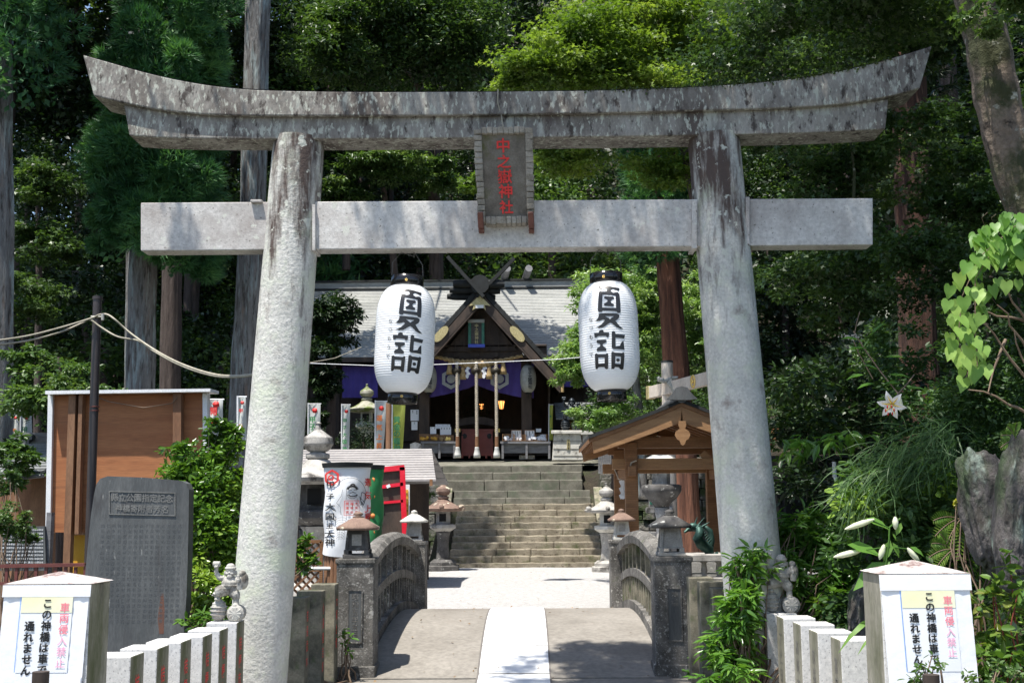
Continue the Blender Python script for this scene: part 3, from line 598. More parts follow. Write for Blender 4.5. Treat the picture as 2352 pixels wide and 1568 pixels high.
for x in (-1.775, 1.47):
    ys_ = [12.62 + (18.37 - 12.62) * i / 24 for i in range(25)]
    def rz(y, base, rise): return base + rise * (1 - ((y - 15.5) / 2.9) ** 2)
    k = MB()
    for i in range(24):
        a, b = ys_[i], ys_[i + 1]; za, zb = rz(a, 1.10, .26), rz(b, 1.10, .26)
        def sec(y, z): return [V((x - .10, y, z - .13)), V((x + .10, y, z - .13)), V((x + .115, y, z - .03)), V((x + .07, y, z + .02)), V((x, y, z + .035)), V((x - .07, y, z + .02)), V((x - .115, y, z - .03))]
        s0, s1 = sec(a, za), sec(b, zb); k.add(s0 + s1, [(j, (j + 1) % 7, (j + 1) % 7 + 7, j + 7) for j in range(7)] + ([tuple(range(7))] if i == 0 else []) + ([tuple(range(13, 6, -1))] if i == 23 else []))
    k.build('top_rail', M['bridge'], br)
    k = MB()
    for i in range(24):
        a, b = ys_[i], ys_[i + 1]; k.bar((x, a, rz(a, .62, .22)), (x, b, rz(b, .62, .22)), .11, .11)
    k.build('middle_rail', M['bridge'], br)
    k = MB()
    for i in range(24):
        a, b = ys_[i], ys_[i + 1]; k.bar((x, a, dz(a) + .05), (x, b, dz(b) + .05), .2, .12)
    k.build('kerb', M['bridge'], br)
    for j in range(19):
        y = 12.85 + j * .295; tall = j % 2 == 0
        z1 = rz(y, 1.10, .26) - .12 if tall else rz(y, .62, .22) - .04
        k = MB(); k.box((x, y, (dz(y) + .08 + z1) / 2), (.085, .075, z1 - dz(y) - .08)); k.build('baluster', M['mossgran'] if x > 0 else M['bridge'], br)
# small lanterns standing on the bridge posts
def small_lantern(o, mr, mbod, label):
    t = thing('stone_lantern', label, 'stone lantern', o, 'small stone lanterns on the bridge posts'); o = V(o)
    k = MB(); k.box(o + V((0, 0, .02)), (.28, .28, .04)); 
    for sx in (-1, 1):
        for sy in (-1, 1): k.box(o + V((sx * .105, sy * .105, .06)), (.05, .05, .05))
    k.box(o + V((0, 0, .083)), (.25, .25, .014)); k.build('base', mbod, t, bevel=.006)
    k = MB(); k.box(o + V((0, 0, .19)), (.21, .21, .20), taper=.8)
    for sx in (-1, 1):
        for sy in (-1, 1): k.bar(o + V((sx * .105, sy * .105, .09)), o + V((sx * .085, sy * .085, .29)), .03, .03, 0, V((0, 1, 0)))
    b = k.build('fire_box', mbod, t, bevel=.004)
    k = MB(); k.box(o + V((0, -.094, .185)), (.10, .014, .115)); k.build('window_panel', M['lantern'], b)
    k = MB(); vs = []; prof = [(.225, .285), (.232, .315), (.15, .362), (.085, .40), (.055, .412)]
    k.lathe(o, prof, 24, 0, pi / 24, wob=lambda a, z: 1 / max(abs(cos(2 * pi * a + pi / 24)), abs(sin(2 * pi * a + pi / 24))) ** (.85) * .93); k.build('roof', mr, t)
    k = MB(); k.lathe(o, [(.055, .41), (.06, .425), (.03, .43), (.055, .445), (.04, .465), (.005, .478)], 12); k.build('finial', mr, t)
small_lantern((-1.775, 12.43, 1.195), M['lantern_red'], M['lantern_dark'], 'small lantern with rust-brown roof and cream lichen patch on the near left bridge post')
small_lantern((1.48, 12.43, 1.195), M['lantern_dark'], M['lantern'], 'small lantern with black roof on the near right bridge post')
small_lantern((-1.775, 18.56, 1.195), M['lantern_pale'], M['lantern'], 'small pale spotted lantern on the far left bridge post')
small_lantern((1.46, 18.56, 1.195), M['lantern_red'], M['lantern_pale'], 'small lantern with pinkish roof on the far right bridge post')
# ================================================================ stairs up to the shrine
st = thing('stone_stairway', 'wide flight of worn brown stone steps rising from the gravel court to the shrine', 'stairs', (-.1, 34, 0))
def steprow(mb, y0, dep, z0, z1, x0, x1, rr, mt=0, lo=.9, hi=2.0, wob=.012):
    x = x0
    while x < x1 - .05:
        L = min(rr.uniform(lo, hi), x1 - x); L = x1 - x if x1 - x - L < .4 else L; j = lambda s=wob: rr.uniform(-s, s)
        n = max(2, int(L / .22)); yo = j(.02); xs_ = [x + .006 + (L - .012) * i / n for i in range(n + 1)]; t = [z1 + j() for _ in xs_]; fy = [y0 + yo + j(.014) for _ in xs_]
        mb.strip([(xs_[i], fy[i] + .014, t[i]) for i in range(n + 1)], [(xs_[i], fy[i], z0) for i in range(n + 1)], (0, dep, 0), mt)
        x += L
rr = random.Random(5)
k = MB(); steprow(k, 33.95, .6, -.1, .13, -2.75, 2.15, rr, 0, 1.5, 2.5, .006); k.build('bottom_slab', M['step'], st)
SZ = []
for i in range(1, 10):
    y = 34 + .33 * i + .1; z = .13 + .187 * i; h = 2.2 - .012 * i; k = MB(); steprow(k, y, .6, z - .25, z, -.1 - h, -.02 + h, rr); k.build('step', M['step'], st, bevel=.032)
for y, z in ((37.45, 2.01), (37.85, 2.24)): k = MB(); steprow(k, y, 1.6, z - .3, z, -2.35, 2.0, rr, 0, 1.6, 2.6, .004); k.build('step', M['step_shade'], st, bevel=.02)
for y, z, x0, x1, m_ in ((39.6, 2.62, -3.0, 1.85, 'step_shade'), (40.15, 2.89, -3.05, 1.85, 'step_shade'), (40.7, 3.15, -3.1, 1.9, 'step_shade')): k = MB(); steprow(k, y, .9, z - .4, z, x0, x1, rr, 0, 1.4, 2.6, .008); k.build('step', M[m_], st, bevel=.03)
g = MB(); n = 16; vs = []; 
for i in range(n + 1):
    y = 41.3 + 5.4 * i / n; vs += [(-11, y, 3.14 + .47 * i / n), (8, y, 3.14 + .47 * i / n)]
g.add(vs, [(2 * i, 2 * i + 1, 2 * i + 3, 2 * i + 2) for i in range(n)], 0, True); struct('shrine_forecourt', g, M['step_shade'])
def stonewall(name, x0, x1, y, z0, z1, label, rs=2):
    t = thing(name, label, 'retaining wall', ((x0 + x1) / 2, y, z0)); rr = random.Random(rs); k = MB(); z = z0
    while z < z1 - .05:
        h = min(rr.uniform(.28, .45), z1 - z); x = x0
        while x < x1 - .05:
            L = min(rr.uniform(.35, .8), x1 - x); k.box((x + L / 2, y + rr.uniform(-.04, .04) + .25, z + h / 2), (L - .02, .5, h - .02), 0, None, .95); x += L
        z += h
    k.build('stones', M['wallstone'], t, bevel=.03, seg=2); return t
stonewall('retaining_wall', -11.5, -2.75, 38.15, -.1, 3.05, 'dark fieldstone retaining wall left of the stairway', 3)
stonewall('retaining_wall', 2.35, 8.5, 38.15, -.1, 3.05, 'dark mossy retaining wall right of the stairway', 4)
# side cheeks of the stair
for x, lab in ((-2.55, 'mossy cheek wall along the left edge of the steps'), (2.25, 'mossy cheek wall along the right edge of the steps')):
    k = MB(); n = 8
    A_ = [V((x - .14, 34.6 + 3.5 * i / n, .25 + 2.1 * i / n)) for i in range(n + 1)]; B_ = [V((x - .14, 34.6 + 3.5 * i / n, -.1)) for i in range(n + 1)]
    k.strip(A_, B_, (.28, 0, 0)); o = k.build('cheek_wall', M['mossgran'], None, (x, 34.6, 0), bevel=.02); tag(o, lab, 'low wall')
# ================================================================ shrine building
GX = -2.20; SY = 45.0     # gable axis, column plane
sh = thing('shrine_hall', 'dark timber shrine hall with pale shingled roof and a front gable above the stairs', 'shrine', (GX, SY, 3.5))
def row_roof(mb, x0, x1, ya, za, yb, zb, n, th=.035, x0b=None, x1b=None):
    x0b = x0 if x0b is None else x0b; x1b = x1 if x1b is None else x1b
    for i in range(n):
        t0, t1 = i / n, (i + 1) / n
        a0, a1 = x0 + (x0b - x0) * t0, x1 + (x1b - x1) * t0; b0, b1 = x0 + (x0b - x0) * t1, x1 + (x1b - x1) * t1
        y0, z0 = ya + (yb - ya) * t0, za + (zb - za) * t0; y1, z1 = ya + (yb - ya) * t1, za + (zb - za) * t1
        mb.hexa([(a0, y0, z0 - th), (a1, y0, z0 - th), (b1, y1, z1 - th * 2), (b0, y1, z1 - th * 2)], [(a0, y0, z0 + th), (a1, y0, z0 + th), (b1, y1, z1), (b0, y1, z1)])
RX0, RX1 = -10.6, 5.0; RY = 54.0; ZR = Z(657, RY, 1100); ZE = Z(818, 48.6, 1100)
k = MB(); row_roof(k, RX0, RX1, 48.6, ZE, RY, ZR, 44); row_roof(k, RX0, RX1, 59.4, ZE, RY, ZR, 10); rf = k.build('main_roof', M['shingle'], sh)
k = MB(); k.box(((RX0 + RX1) / 2, RY, ZR + .02), (RX1 - RX0 + .3, .5, .32)); k.build('ridge_course', M['shingle'], rf, bevel=.02)
k = MB(); k.box(((RX0 + RX1) / 2, RY, ZR + .22), (RX1 - RX0 + .5, .62, .09)); k.box(((RX0 + RX1) / 2, RY - .05, ZR - .17), (RX1 - RX0 + .4, .7, .1)); k.build('ridge_cap', M['darkroof'], rf, bevel=.01)
k = MB(); k.box(((RX0 + RX1) / 2, 48.62, ZE - .1), (RX1 - RX0, .06, .2)); k.build('eave_board', M['darkwood'], rf)
for px, py in ((1166, 636), (1215, 633)):
    p = P(px, py, 54); k = MB(); k.tube([V((p.x - .25, 54.6, ZR + .2)), V((p.x, 53.0, ZR + .62))], .17, 12); k.build('ridge_log', M['greywood'], rf)
# main hall walls
k = MB(); k.box(((RX0 + RX1) / 2, 50.2, 5.8), (RX1 - RX0 - 2, .2, 4.6)); k.box((RX0 + 1, 53.5, 5.8), (.2, 6.6, 4.6)); k.box((RX1 - 1, 53.5, 5.8), (.2, 6.6, 4.6)); k.build('wall', M['darkwood'], sh)
k = MB()
for i in range(12): k.box((RX0 + 1.2 + i * 1.32, 50.05, 5.8), (.16, .12, 4.6))
k.box(((RX0 + RX1) / 2, 50.0, 4.6), (RX1 - RX0 - 2.2, .1, .14)); k.box(((RX0 + RX1) / 2, 50.0, 7.1), (RX1 - RX0 - 2.2, .1, .2)); k.build('wall_frame', M['darkwood'], sh)
# gabled front: roof planes, bargeboards
PK = P(1103, 668, 43.6); EV = P(1283, 868, 43.6); slope = (EV.z - PK.z) / (EV.x - PK.x); hw = EV.x - PK.x
GXc = PK.x; yf, yb = 43.6, 50.6
k = MB()
for s in (-1, 1):
    a = V((GXc, 0, PK.z)); b = V((GXc + s * (hw + .1), 0, EV.z - .05)); n_ = V((-s * (b.z - a.z), 0, abs(b.x - a.x))).normalized() * .16
    if n_.z < 0: n_ = -n_
    for i in range(18):
        t0, t1 = i / 18, (i + 1) / 18; p0, p1 = a.lerp(b, t0), a.lerp(b, t1)
        k.hexa([(p0.x, yf, p0.z), (p1.x, yf, p1.z), (p1.x, yb, p1.z), (p0.x, yb, p0.z)], [(p0.x + n_.x, yf, p0.z + n_.z), (p1.x + n_.x, yf, p1.z + n_.z + .02), (p1.x + n_.x, yb, p1.z + n_.z + .02), (p0.x + n_.x, yb, p0.z + n_.z)])
gr = k.build('gable_roof', M['darkroof'], sh)
for s in (-1, 1):
    k = MB(); a = V((GXc, yf - .06, PK.z - .04)); b = V((GXc + s * (hw + .05), yf - .06, EV.z - .09)); dn = V((0, 0, -.40)); dn2 = V((0, 0, -.34))
    k.hexa([a, b, b + dn2, a + dn], [p + V((0, .09, 0)) for p in (a, b, b + dn2, a + dn)]); bb = k.build('bargeboard', M['darkwood'], gr)
    k = MB(); q = a + V((0, .01, -.40)); r = b + V((0, .01, -.34)); k.hexa([q, r, r + V((0, 0, -.12)), q + V((0, 0, -.12))], [p + V((0, .3, 0)) for p in (q, r, r + V((0, 0, -.12)), q + V((0, 0, -.12)))]); k.build('inner_bargeboard', M['darkwood'], gr)
    # gilt fittings
    c = P(1188 if s > 0 else 1013, 767, yf - .08); d = (b - a).normalized(); u = V((0, 0, 1)); k = MB(); pts = []
    for t in range(16):
        an = 2 * pi * t / 16; pts.append(c + d * (.30 * cos(an) + .07 * (1 if cos(an) > 0 else -1)) + (u - d * d.z).normalized() * .16 * sin(an))
    k.prism([p + V((0, -.03, 0)) for p in pts], (0, .03, 0)); k.build('gilt_fitting', M['goldold'], bb)
def ga(pts, y): return [P(973.9 + .15235 * a, 588 + .15235 * b, y) for a, b in pts]
k = MB(); k.prism(ga([(838, 590), (925, 670), (1003, 750), (965, 745), (915, 735), (932, 815), (885, 775), (838, 735), (790, 775), (728, 815), (752, 738), (712, 745), (672, 750), (752, 672)], 43.48), (0, .05, 0)); k.build('gilt_gable_pendant', M['goldold'], gr)
k = MB(); k.box(P(1101.5, 704, 43.46), (.3, .04, .12)); k.build('white_fitting', M['whitepaint'], gr)
# crossed finials and ridge logs
k = MB()
for s, tx, ty in ((-1, 1028, 590), (1, 1181, 594)):
    a = P(1103 - s * 8, 682, 43.45 + .08 * s); b = P(tx, ty, 43.45 + .08 * s);     k2 = MB(); k2.bar(a, b, .12, .24, 0, V((0, 1, 0))); k2.build('crossed_finial', M['darkroof'], gr)
for y_, (x0, x1, py, r) in zip((43.35, 43.55, 43.75), ((1041, 1159, 652, .155), (1033, 1149, 667, .14), (1027, 1138, 682, .13))):
    k = MB(); a = P(x0, py - 1, y_ + .25); b = P(x1, py + 1, y_ + .25); k.tube([a, a.lerp(b, .12), a.lerp(b, .88), b], [r * .78, r, r, r * .78], 14); k.build('ridge_billet', M['darkroof'], gr)
k = MB(); a = P(1102, 652, 43.3); k.tube([a, a + V((0, 7, 0))], .36, 12); k.build('ridge_beam', M['darkroof'], gr)
# gable infill, tie beam
k = MB(); y = 44.3; zq = Z(806, 44.3, 1100); wq = (PK.z - .6 - zq) / abs(slope)
k.hexa([(GXc - wq, y + .05, zq), (GXc + wq, y + .05, zq), (GXc + .1, y + .05, PK.z - .6), (GXc - .1, y + .05, PK.z - .6)], [(GXc - wq, y + .12, zq), (GXc + wq, y + .12, zq), (GXc + .1, y + .12, PK.z - .6), (GXc - .1, y + .12, PK.z - .6)])
for i in range(-8, 9):
    hgt = (PK.z - .6) - abs(slope) * abs(i * .33) - zq
    if hgt > .1: k.box((GXc + i * .33, y + .02, zq + hgt / 2), (.04, .05, hgt))
k.build('gable_wall', M['darkwood'], sh)
zt = Z(812, 44.6, 1100)
k = MB(); k.bar((GXc - 2.45, 44.6, zt), (GXc + 2.5, 44.6, zt), .34, .42); k.bar((GXc - 2.5, 44.5, zt + .27), (GXc + 2.5, 44.5, zt + .27), .3, .09)
for px in (1013, 1048, 1094, 1139, 1174): p = P(px, 814, 44.35); k.tube([p, p + V((0, .15, 0))], .10, 10)
k.build('tie_beam', M['darkwood'], sh, bevel=.02)
for px in (975, 1210.5):
    p = P(px, 1045, SY); k = MB(); k.box((p.x, SY, (3.5 + zt) / 2), (.40, .40, zt - 3.5)); c_ = k.build('column', M['darkwood'], sh, bevel=.02)
    k = MB(); k.box((p.x, SY, 3.58), (.6, .6, .16)); k.build('column_base', M['lantern'], c_, bevel=.02)
# dark interior room with floor, back wall, altar rail
k = MB(); k.box((GXc, 49.6, 5.4), (5.2, .1, 4.2)); k.box((GXc - 2.6, 48, 5.4), (.1, 3.4, 4.2)); k.box((GXc + 2.6, 48, 5.4), (.1, 3.4, 4.2)); k.box((GXc, 48, 7.4), (5.2, 3.4, .1)); k.box((GXc, 47.9, 3.8), (5.2, 3.4, .2)); k.build('inner_room', M['darkwood'], sh)
k = MB(); k.bar((GXc - 1.3, 47.0, 4.75), (GXc + 1.3, 47.0, 4.75), .12, .12); k.bar((GXc - 1.3, 47.0, 4.35), (GXc + 1.3, 47.0, 4.35), .08, .08)
for i in range(9): k.box((GXc - 1.2 + i * .3, 47, 4.3), (.05, .05, .8))
k.build('altar_rail', M['darkwood'], sh)
k = MB(); pts = [P(x, y_, 45.6) for x, y_ in ((1054, 966), (1060, 961), (1080, 957), (1110, 957), (1130, 961), (1135, 966), (1135, 978), (1110, 974), (1080, 974), (1054, 978))]; k.prism(pts, (0, .1, 0)); k.build('curved_threshold', M['darkwood'], sh)
# framed shrine tablet in the gable
tb = thing('shrine_tablet', 'framed dark tablet with green and blue carved border inside the shrine gable', 'framed tablet', P(1095, 795, 44.1))
k = MB(); k.hexa([P(x, y_, 44.05) for x, y_ in ((1081, 789), (1110, 789), (1107, 741), (1080, 741))], [P(x, y_, 44.15) for x, y_ in ((1081, 789), (1110, 789), (1107, 741), (1080, 741))]); k.build('panel', M['board'], tb)
def qd(mb, x0, y0, x1, y1, Y, d, mt=0): mb.hexa([P(x0, y1, Y), P(x1, y1, Y), P(x1, y0, Y), P(x0, y0, Y)], [P(x0, y1, Y + d), P(x1, y1, Y + d), P(x1, y0, Y + d), P(x0, y0, Y + d)], mt); return mb
qd(MB(), 1075, 734, 1082, 792, 44, .14).build('side_carving', M['teal'], tb, bevel=.02); qd(MB(), 1106, 740, 1113, 792, 44, .14).build('side_carving', M['teal'], tb, bevel=.02)
qd(MB(), 1075, 790, 1114, 798, 43.97, .16).build('bottom_carving', M['blue'], tb, bevel=.02); qd(MB(), 1074, 733, 1113, 741, 43.97, .16).build('top_carving', M['silverpaper'], tb, bevel=.02)
k = MB(); column(k, '中之嶽神社', P(1094.5, 748, 44.03), V((1, 0, 0)), V((0, 0, 1)), .15, .155, 0, .02); k.build('lettering', M['goldold'], tb)
# ---------------------------------------------------------------- curtain
def cloth(name, x0, x1, ytop, ybot, Y, mats, label, nx=60, nz=14, fold=.05, extra=None, cat='curtain', group=None):
    t = thing(name, label, cat, P((x0 + x1) / 2, ytop, Y), group); k = MB(); vs = []
    for j in range(nz + 1):
        for i in range(nx + 1):
            u = i / nx; x = x0 + (x1 - x0) * u; yb = ybot(x) if callable(ybot) else ybot; y_ = ytop + (yb - ytop) * j / nz
            vs.append(P(x, y_, Y) + V((0, fold * (sin(u * 31) + .6 * sin(u * 67 + j * .3)) * (.3 + .7 * j / nz), 0)))
    k.add(vs, [(j * (nx + 1) + i, j * (nx + 1) + i + 1, (j + 1) * (nx + 1) + i + 1, (j + 1) * (nx + 1) + i) for j in range(nz) for i in range(nx)], 0, True)
    o = k.build('cloth', mats, t); return t
def scal(x):
    c = 1093.5; w_ = abs(x - c); return 880 + 34 * min(1, (w_ / 112)) ** .62
cu = cloth('purple_curtain', 962, 1226, 824, scal, 44.95, M['purple'], 'purple curtain with two pale hexagon crests gathered up in the middle of the shrine entrance', 80, 14, .05)
def hexring(c, r0, r1, Y, y, mt, mb):
    for i in range(6):
        a0, a1 = pi / 6 + i * pi / 3, pi / 6 + (i + 1) * pi / 3
        q = [c + V((cos(a) * r, 0, sin(a) * r)) for a, r in ((a0, r0), (a1, r0), (a1, r1), (a0, r1))]; mb.hexa(q, [p + V((0, .01, 0)) for p in q])
for cx in (1036, 1147.5):
    k = MB(); c = P(cx, 870, 44.84); hexring(c, .255, .40, 0, 0, 0, k)
    for i in range(8):
        a = i * pi / 4; k.box(c + V((cos(a) * .11, 0, sin(a) * .11)), (.11, .01, .11), rot=Matrix.Rotation(-a, 3, 'Y'))
    k.box(c, (.2, .012, .2)); k.build('hexagon_crest', M['crest'], cu)
cloth('purple_curtain', 786, 868, 840, 913, 49.2, M['purple'], 'plain purple curtain on the hall wall left of the white lantern', 30, 8)
cloth('purple_curtain', 1276, 1350, 846, 888, 49.2, M['purple'], 'plain purple curtain on the hall wall behind the leafy tree', 30, 8)
# ---------------------------------------------------------------- sacred rope
rp = thing('straw_rope', 'thick twisted straw rope with tassels strung above the shrine entrance', 'sacred rope', P(1093, 835, 44.2))
def twist(mb, pts, rads, n=3, turns=9, sub=10, nn=8, mt=0):
    pts = [V(p) for p in pts]; L = len(pts) - 1; N_ = L * sub
    for s in range(n):
        q = []; r = []
        for i in range(N_ + 1):
            t = i / N_ * L; a = min(int(t), L - 1); f = t - a; p = pts[a].lerp(pts[a + 1], f); R = rads[a] * (1 - f) + rads[min(a + 1, L)] * f
            d = (pts[min(a + 1, L)] - pts[a]).normalized(); u = d.cross(V((0, 1, 0))).normalized(); w_ = d.cross(u); an = 2 * pi * (i / N_ * turns + s / n)
            q.append(p + (u * cos(an) + w_ * sin(an)) * R * .5); r.append(R * .62)
        mb.tube(q, r, nn, mt)
rx = [(990, 818), (1010, 821), (1030, 826), (1055, 833), (1075, 836), (1093, 836), (1112, 835), (1133, 833), (1155, 828), (1178, 822), (1200, 817)]
k = MB(); twist(k, [P(x, y_, 44.15) for x, y_ in rx], [.06, .07, .09, .13, .17, .18, .17, .13, .09, .07, .06], 2, 9, 8, 8); k.build('rope', M['straw'], rp)
def tassel(px, py0, py1, Y, r, m_, nm, par):
    a = P(px, py0, Y); b = P(px, py1, Y); h = a.z - b.z
    k = MB(); k.lathe(b, [(r, 0), (r * .95, h * .3), (r * .6, h * .78), (r * .66, h * .82), (r * .45, h), (0, h * 1.02)], 14, wob=lambda q, z: 1 + .06 * sin(q * 2 * pi * 7)); return k.build(nm, m_, par)
for px, y0, y1 in ((1033, 832, 859), (1063, 843, 871), (1101, 843, 868), (1124, 842, 870), (1156, 832, 859)): tassel(px, y0, y1, 44.1, .13, M['straw'], 'straw_tassel', rp)
for px in (1074, 1112):
    k = MB(); y_ = 842
    for j in range(4): k.box(P(px + (-1.6 if j % 2 else 1.6), 845 + j * 6.5, 44.05), (.13, .01, .11), rot=Matrix.Rotation(.5 if j % 2 else -.5, 3, 'Y'))
    k.build('paper_streamer', M['white'], rp)
# bells and bell ropes
for i, (px, lab) in enumerate(((1050.5, 'left bell rope with white tassel before the red offertory box'), (1095, 'middle bell rope with white tassel before the red offertory box'), (1140.5, 'right bell rope with white tassel before the red offertory box'))):
    t = thing('bell_rope', lab, 'bell rope', P(px, 1050, 43.9), 'bell ropes at the shrine entrance')
    k = MB(); k.ball(P(px - 2, 852, 44.0), (.19, .19, .17), 0, 14); k.tube([P(px - 2, 838, 44), P(px - 2, 846, 44)], .06, 8); k.build('bell', mat('bell_bronze_%d' % i, (.035, .03, .022), (.06, .05, .035), 6, .5, .2, metal=.5), t)
    k = MB(); twist(k, [P(px - 1 + j * .35, 832 + j * 43, 43.9) for j in range(5)], [.065] * 5, 2, 19, 24, 6); k.build('rope', M['rope'], t)
    k = MB(); k.tube([P(px + .6, 1002, 43.9), P(px + .6, 1026, 43.9)], .075, 10); k.build('wooden_grip', M['plywall'], t)
    tassel(px + .6, 1024, 1051, 43.9, .13, M['tassel'], 'cotton_tassel', t)
# offertory box
ob = thing('offertory_box', 'red lacquered offertory box between the two tables below the bell ropes', 'offertory box', (GXc, 45, 3.6)); Yb = 44.9
qd(MB(), 1061, 985, 1132, 1046, Yb, .8).build('box', M['shrinered'], ob, bevel=.02)
for px in (1078, 1130, 1062, 1117): qd(MB(), px - 2, 1000, px + 2, 1052, Yb - .06, .06).build('leg_post', M['shrinered'], ob)
for py in (985, 1018, 1042): qd(MB(), 1059, py, 1134, py + 4, Yb - .04, .05).build('rail', M['shrinered'], ob)
for px in (1051, 1142): qd(MB(), px - 6, 984, px + 6, 992, Yb - .1, .08).build('gilt_bracket', M['gold'], ob)
for px, py in ((1067, 1001), (1095, 1005), (1124, 1001)): k = MB(); k.ball(P(px, py, Yb), (.1, .03, .1), 0, 10); k.build('round_stud', M['darkroof'], ob)
# tables
def table(x0, x1, ytop, ybot, Y, label):
    t = thing('display_table', label, 'table', P((x0 + x1) / 2, ybot, Y)); qd(MB(), x0, ytop, x1, ytop + 5, Y, .8).build('table_top', M['greywood'], t)
    qd(MB(), x0 + 3, ytop + 5.2, x1 - 3, ytop + 27, Y + .12, .04).build('front_panel', M['greywood'], t)
    for px in (x0 + 3, (x0 + x1) / 2, x1 - 6): qd(MB(), px, ytop + 5.1, px + 5, ybot, Y + .02, .1).build('leg', M['greywood'], t)
table(966, 1047, 1013, 1052, 44.3, 'grey wooden display table left of the offertory box'); table(1149, 1265, 1013, 1053, 44.3, 'long grey wooden display table right of the offertory box')
def sheet(name, x0, y0, x1, y1, Y, label, cat='notice', frame=None, ink=None, lines=4, group=None, inkm='ink', text=None):
    t = thing(name, label, cat, P((x0 + x1) / 2, y1, Y), group); qd(MB(), x0, y0, x1, y1, Y, .02).build('sheet', M['notice'], t)
    if frame: k = MB(); f = 1.3; [qd(k, *q, Y - .02, .05) for q in ((x0 - f, y0 - f, x0, y1 + f), (x1, y0 - f, x1 + f, y1 + f), (x0, y0 - f, x1, y0), (x0, y1, x1, y1 + f))]; k.build('frame', M[frame], t)
    if text:
        k = MB(); hgt = P(x0, y0, Y).z - P(x0, y1, Y).z; wd = P(x1, y0, Y).x - P(x0, y0, Y).x; nc = len(text)
        for i, s_ in enumerate(text):
            stp = hgt * .88 / max(7, len(s_)); c = P(x1, y0, Y - .006) + V((-wd * (i + .5) / nc, 0, -hgt * .06 - stp / 2)); column(k, s_, c, V((1, 0, 0)), V((0, 0, 1)), min(stp, wd / nc) * .95, stp, 0, .02)
        k.build('print', M[inkm], t)
    return t
sheet('notice', 1175, 988, 1197, 1012, 44.7, 'framed white notice with blue print standing on the right table', frame='plywall', text=('お守り', '交通安全', '家内安全', '商売繁盛'))
sheet('notice', 1205.5, 988, 1227, 1012, 44.7, 'framed notice with bold black heading standing on the right table', frame='plywall', text=('龍神', '開運招福', '甲子大国'))
sheet('notice', 1208, 990, 1226, 1000, 44.66, 'small bold heading strip on the framed notice', text=('神', '龍')) if 0 else None
sheet('notice', 1231, 984, 1243, 992, 44.9, 'small pale card above the long notice')
sheet('notice', 1209 + 0, 1000, 1209.1, 1000.1, 44.9, 'x') if 0 else None
sheet('notice', 1208 + 24, 997.5, 1253, 1011, 44.75, 'wide pale notice on the long box at the right table end', text=('おみくじ', '一回百円', '幸福', '恋愛', '学業'))
sheet('notice', 1000, 974, 1034, 984, 44.9, 'pale wide notice above the left table', text=('案内', '参拝', '御守'))
sheet('notice', 988, 980, 1002, 996, 44.7, 'small blue-white card on the left table', text=('初穂', '料'))
sheet('notice', 1011, 980, 1036, 998, 44.75, 'larger pale notice standing on the left table', text=('開運', '招福', '金運', '勝運'))
sheet('notice', 943, 940.5, 962, 966, 45.0, 'white poster with green round print beside the left column', text=('御朱印', '受付')); sheet('notice', 945, 968, 959, 987, 45.0, 'pale blue poster beside the left column, lower one', text=('案内',))
def tray(x0, y0, x1, y1, label, fill, n=14):
    t = thing('wooden_tray', label, 'tray', P((x0 + x1) / 2, y1, 44.5), 'wooden trays of charms on the shrine tables'); k = MB(); qd(k, x0, y0, x1, y1, 44.75, .03); [qd(k, *q, 44.45, .3) for q in ((x0 - 1, y0, x0, y1), (x1, y0, x1 + 1, y1), (x0, y1 - 1, x1, y1))]; k.build('box', M['wood_x'], t)
    rr = random.Random(int(x0)); k = MB()
    for _ in range(n): k.box(P(rr.uniform(x0 + 2, x1 - 2), rr.uniform((y0 + y1) / 2, y1 - 2), rr.uniform(44.5, 44.7)), (rr.uniform(.04, .1),) * 3, rot=Matrix.Rotation(rr.uniform(0, 1), 3, 'Y'))
    k.build('charms', M[fill], t)
tray(964, 996, 986, 1012, 'leftmost wooden tray of yellow charms on the left table', 'yellow'); tray(989, 997, 1006, 1012, 'middle wooden tray of yellow charms on the left table', 'yellow'); tray(1009, 998, 1020, 1012, 'narrow wooden tray on the left table', 'straw'); tray(1022, 999, 1041, 1012, 'tray of gold charms on the left table beside the box', 'gold')
tray(1155, 996, 1179, 1012, 'tray of white fortune slips at the left end of the right table', 'white'); tray(1182, 997, 1205, 1012, 'nearly empty wooden tray in the middle of the right table', 'white', 5); tray(1208, 997, 1256, 1012, 'long tray of white and coloured charms at the right end of the table', 'white', 26)
# interior lamps, silver paper lanterns
for px, py, r, lab in ((1151.5, 929, .13, 'glowing orange lamp hanging inside the shrine, larger one'), (1106, 933, .09, 'dim orange lamp farther inside the shrine, smaller one')):
    t = thing('hanging_lamp', lab, 'lamp', P(px, py, 47.2)); c = P(px, py, 47.2); k = MB(); k.lathe(c, [(r * .55, -r * 1.3), (r, r * 1.1)], 6, 0, 0, False); k.build('lit_shade', M['glow'], t)
    k = MB()
    for i in range(6): a = i * pi / 3; k.tube([c + V((cos(a) * r * .57, sin(a) * r * .57, -r * 1.35)), c + V((cos(a) * r * 1.03, sin(a) * r * 1.03, r * 1.15))], .012, 4)
    k.lathe(c, [(r * 1.1, r * 1.15), (r * .2, r * 1.5)], 6); k.tube([c + V((0, 0, r * 1.5)), c + V((0, 0, 1.2))], .008, 4); k.build('frame', M['darkroof'], t)
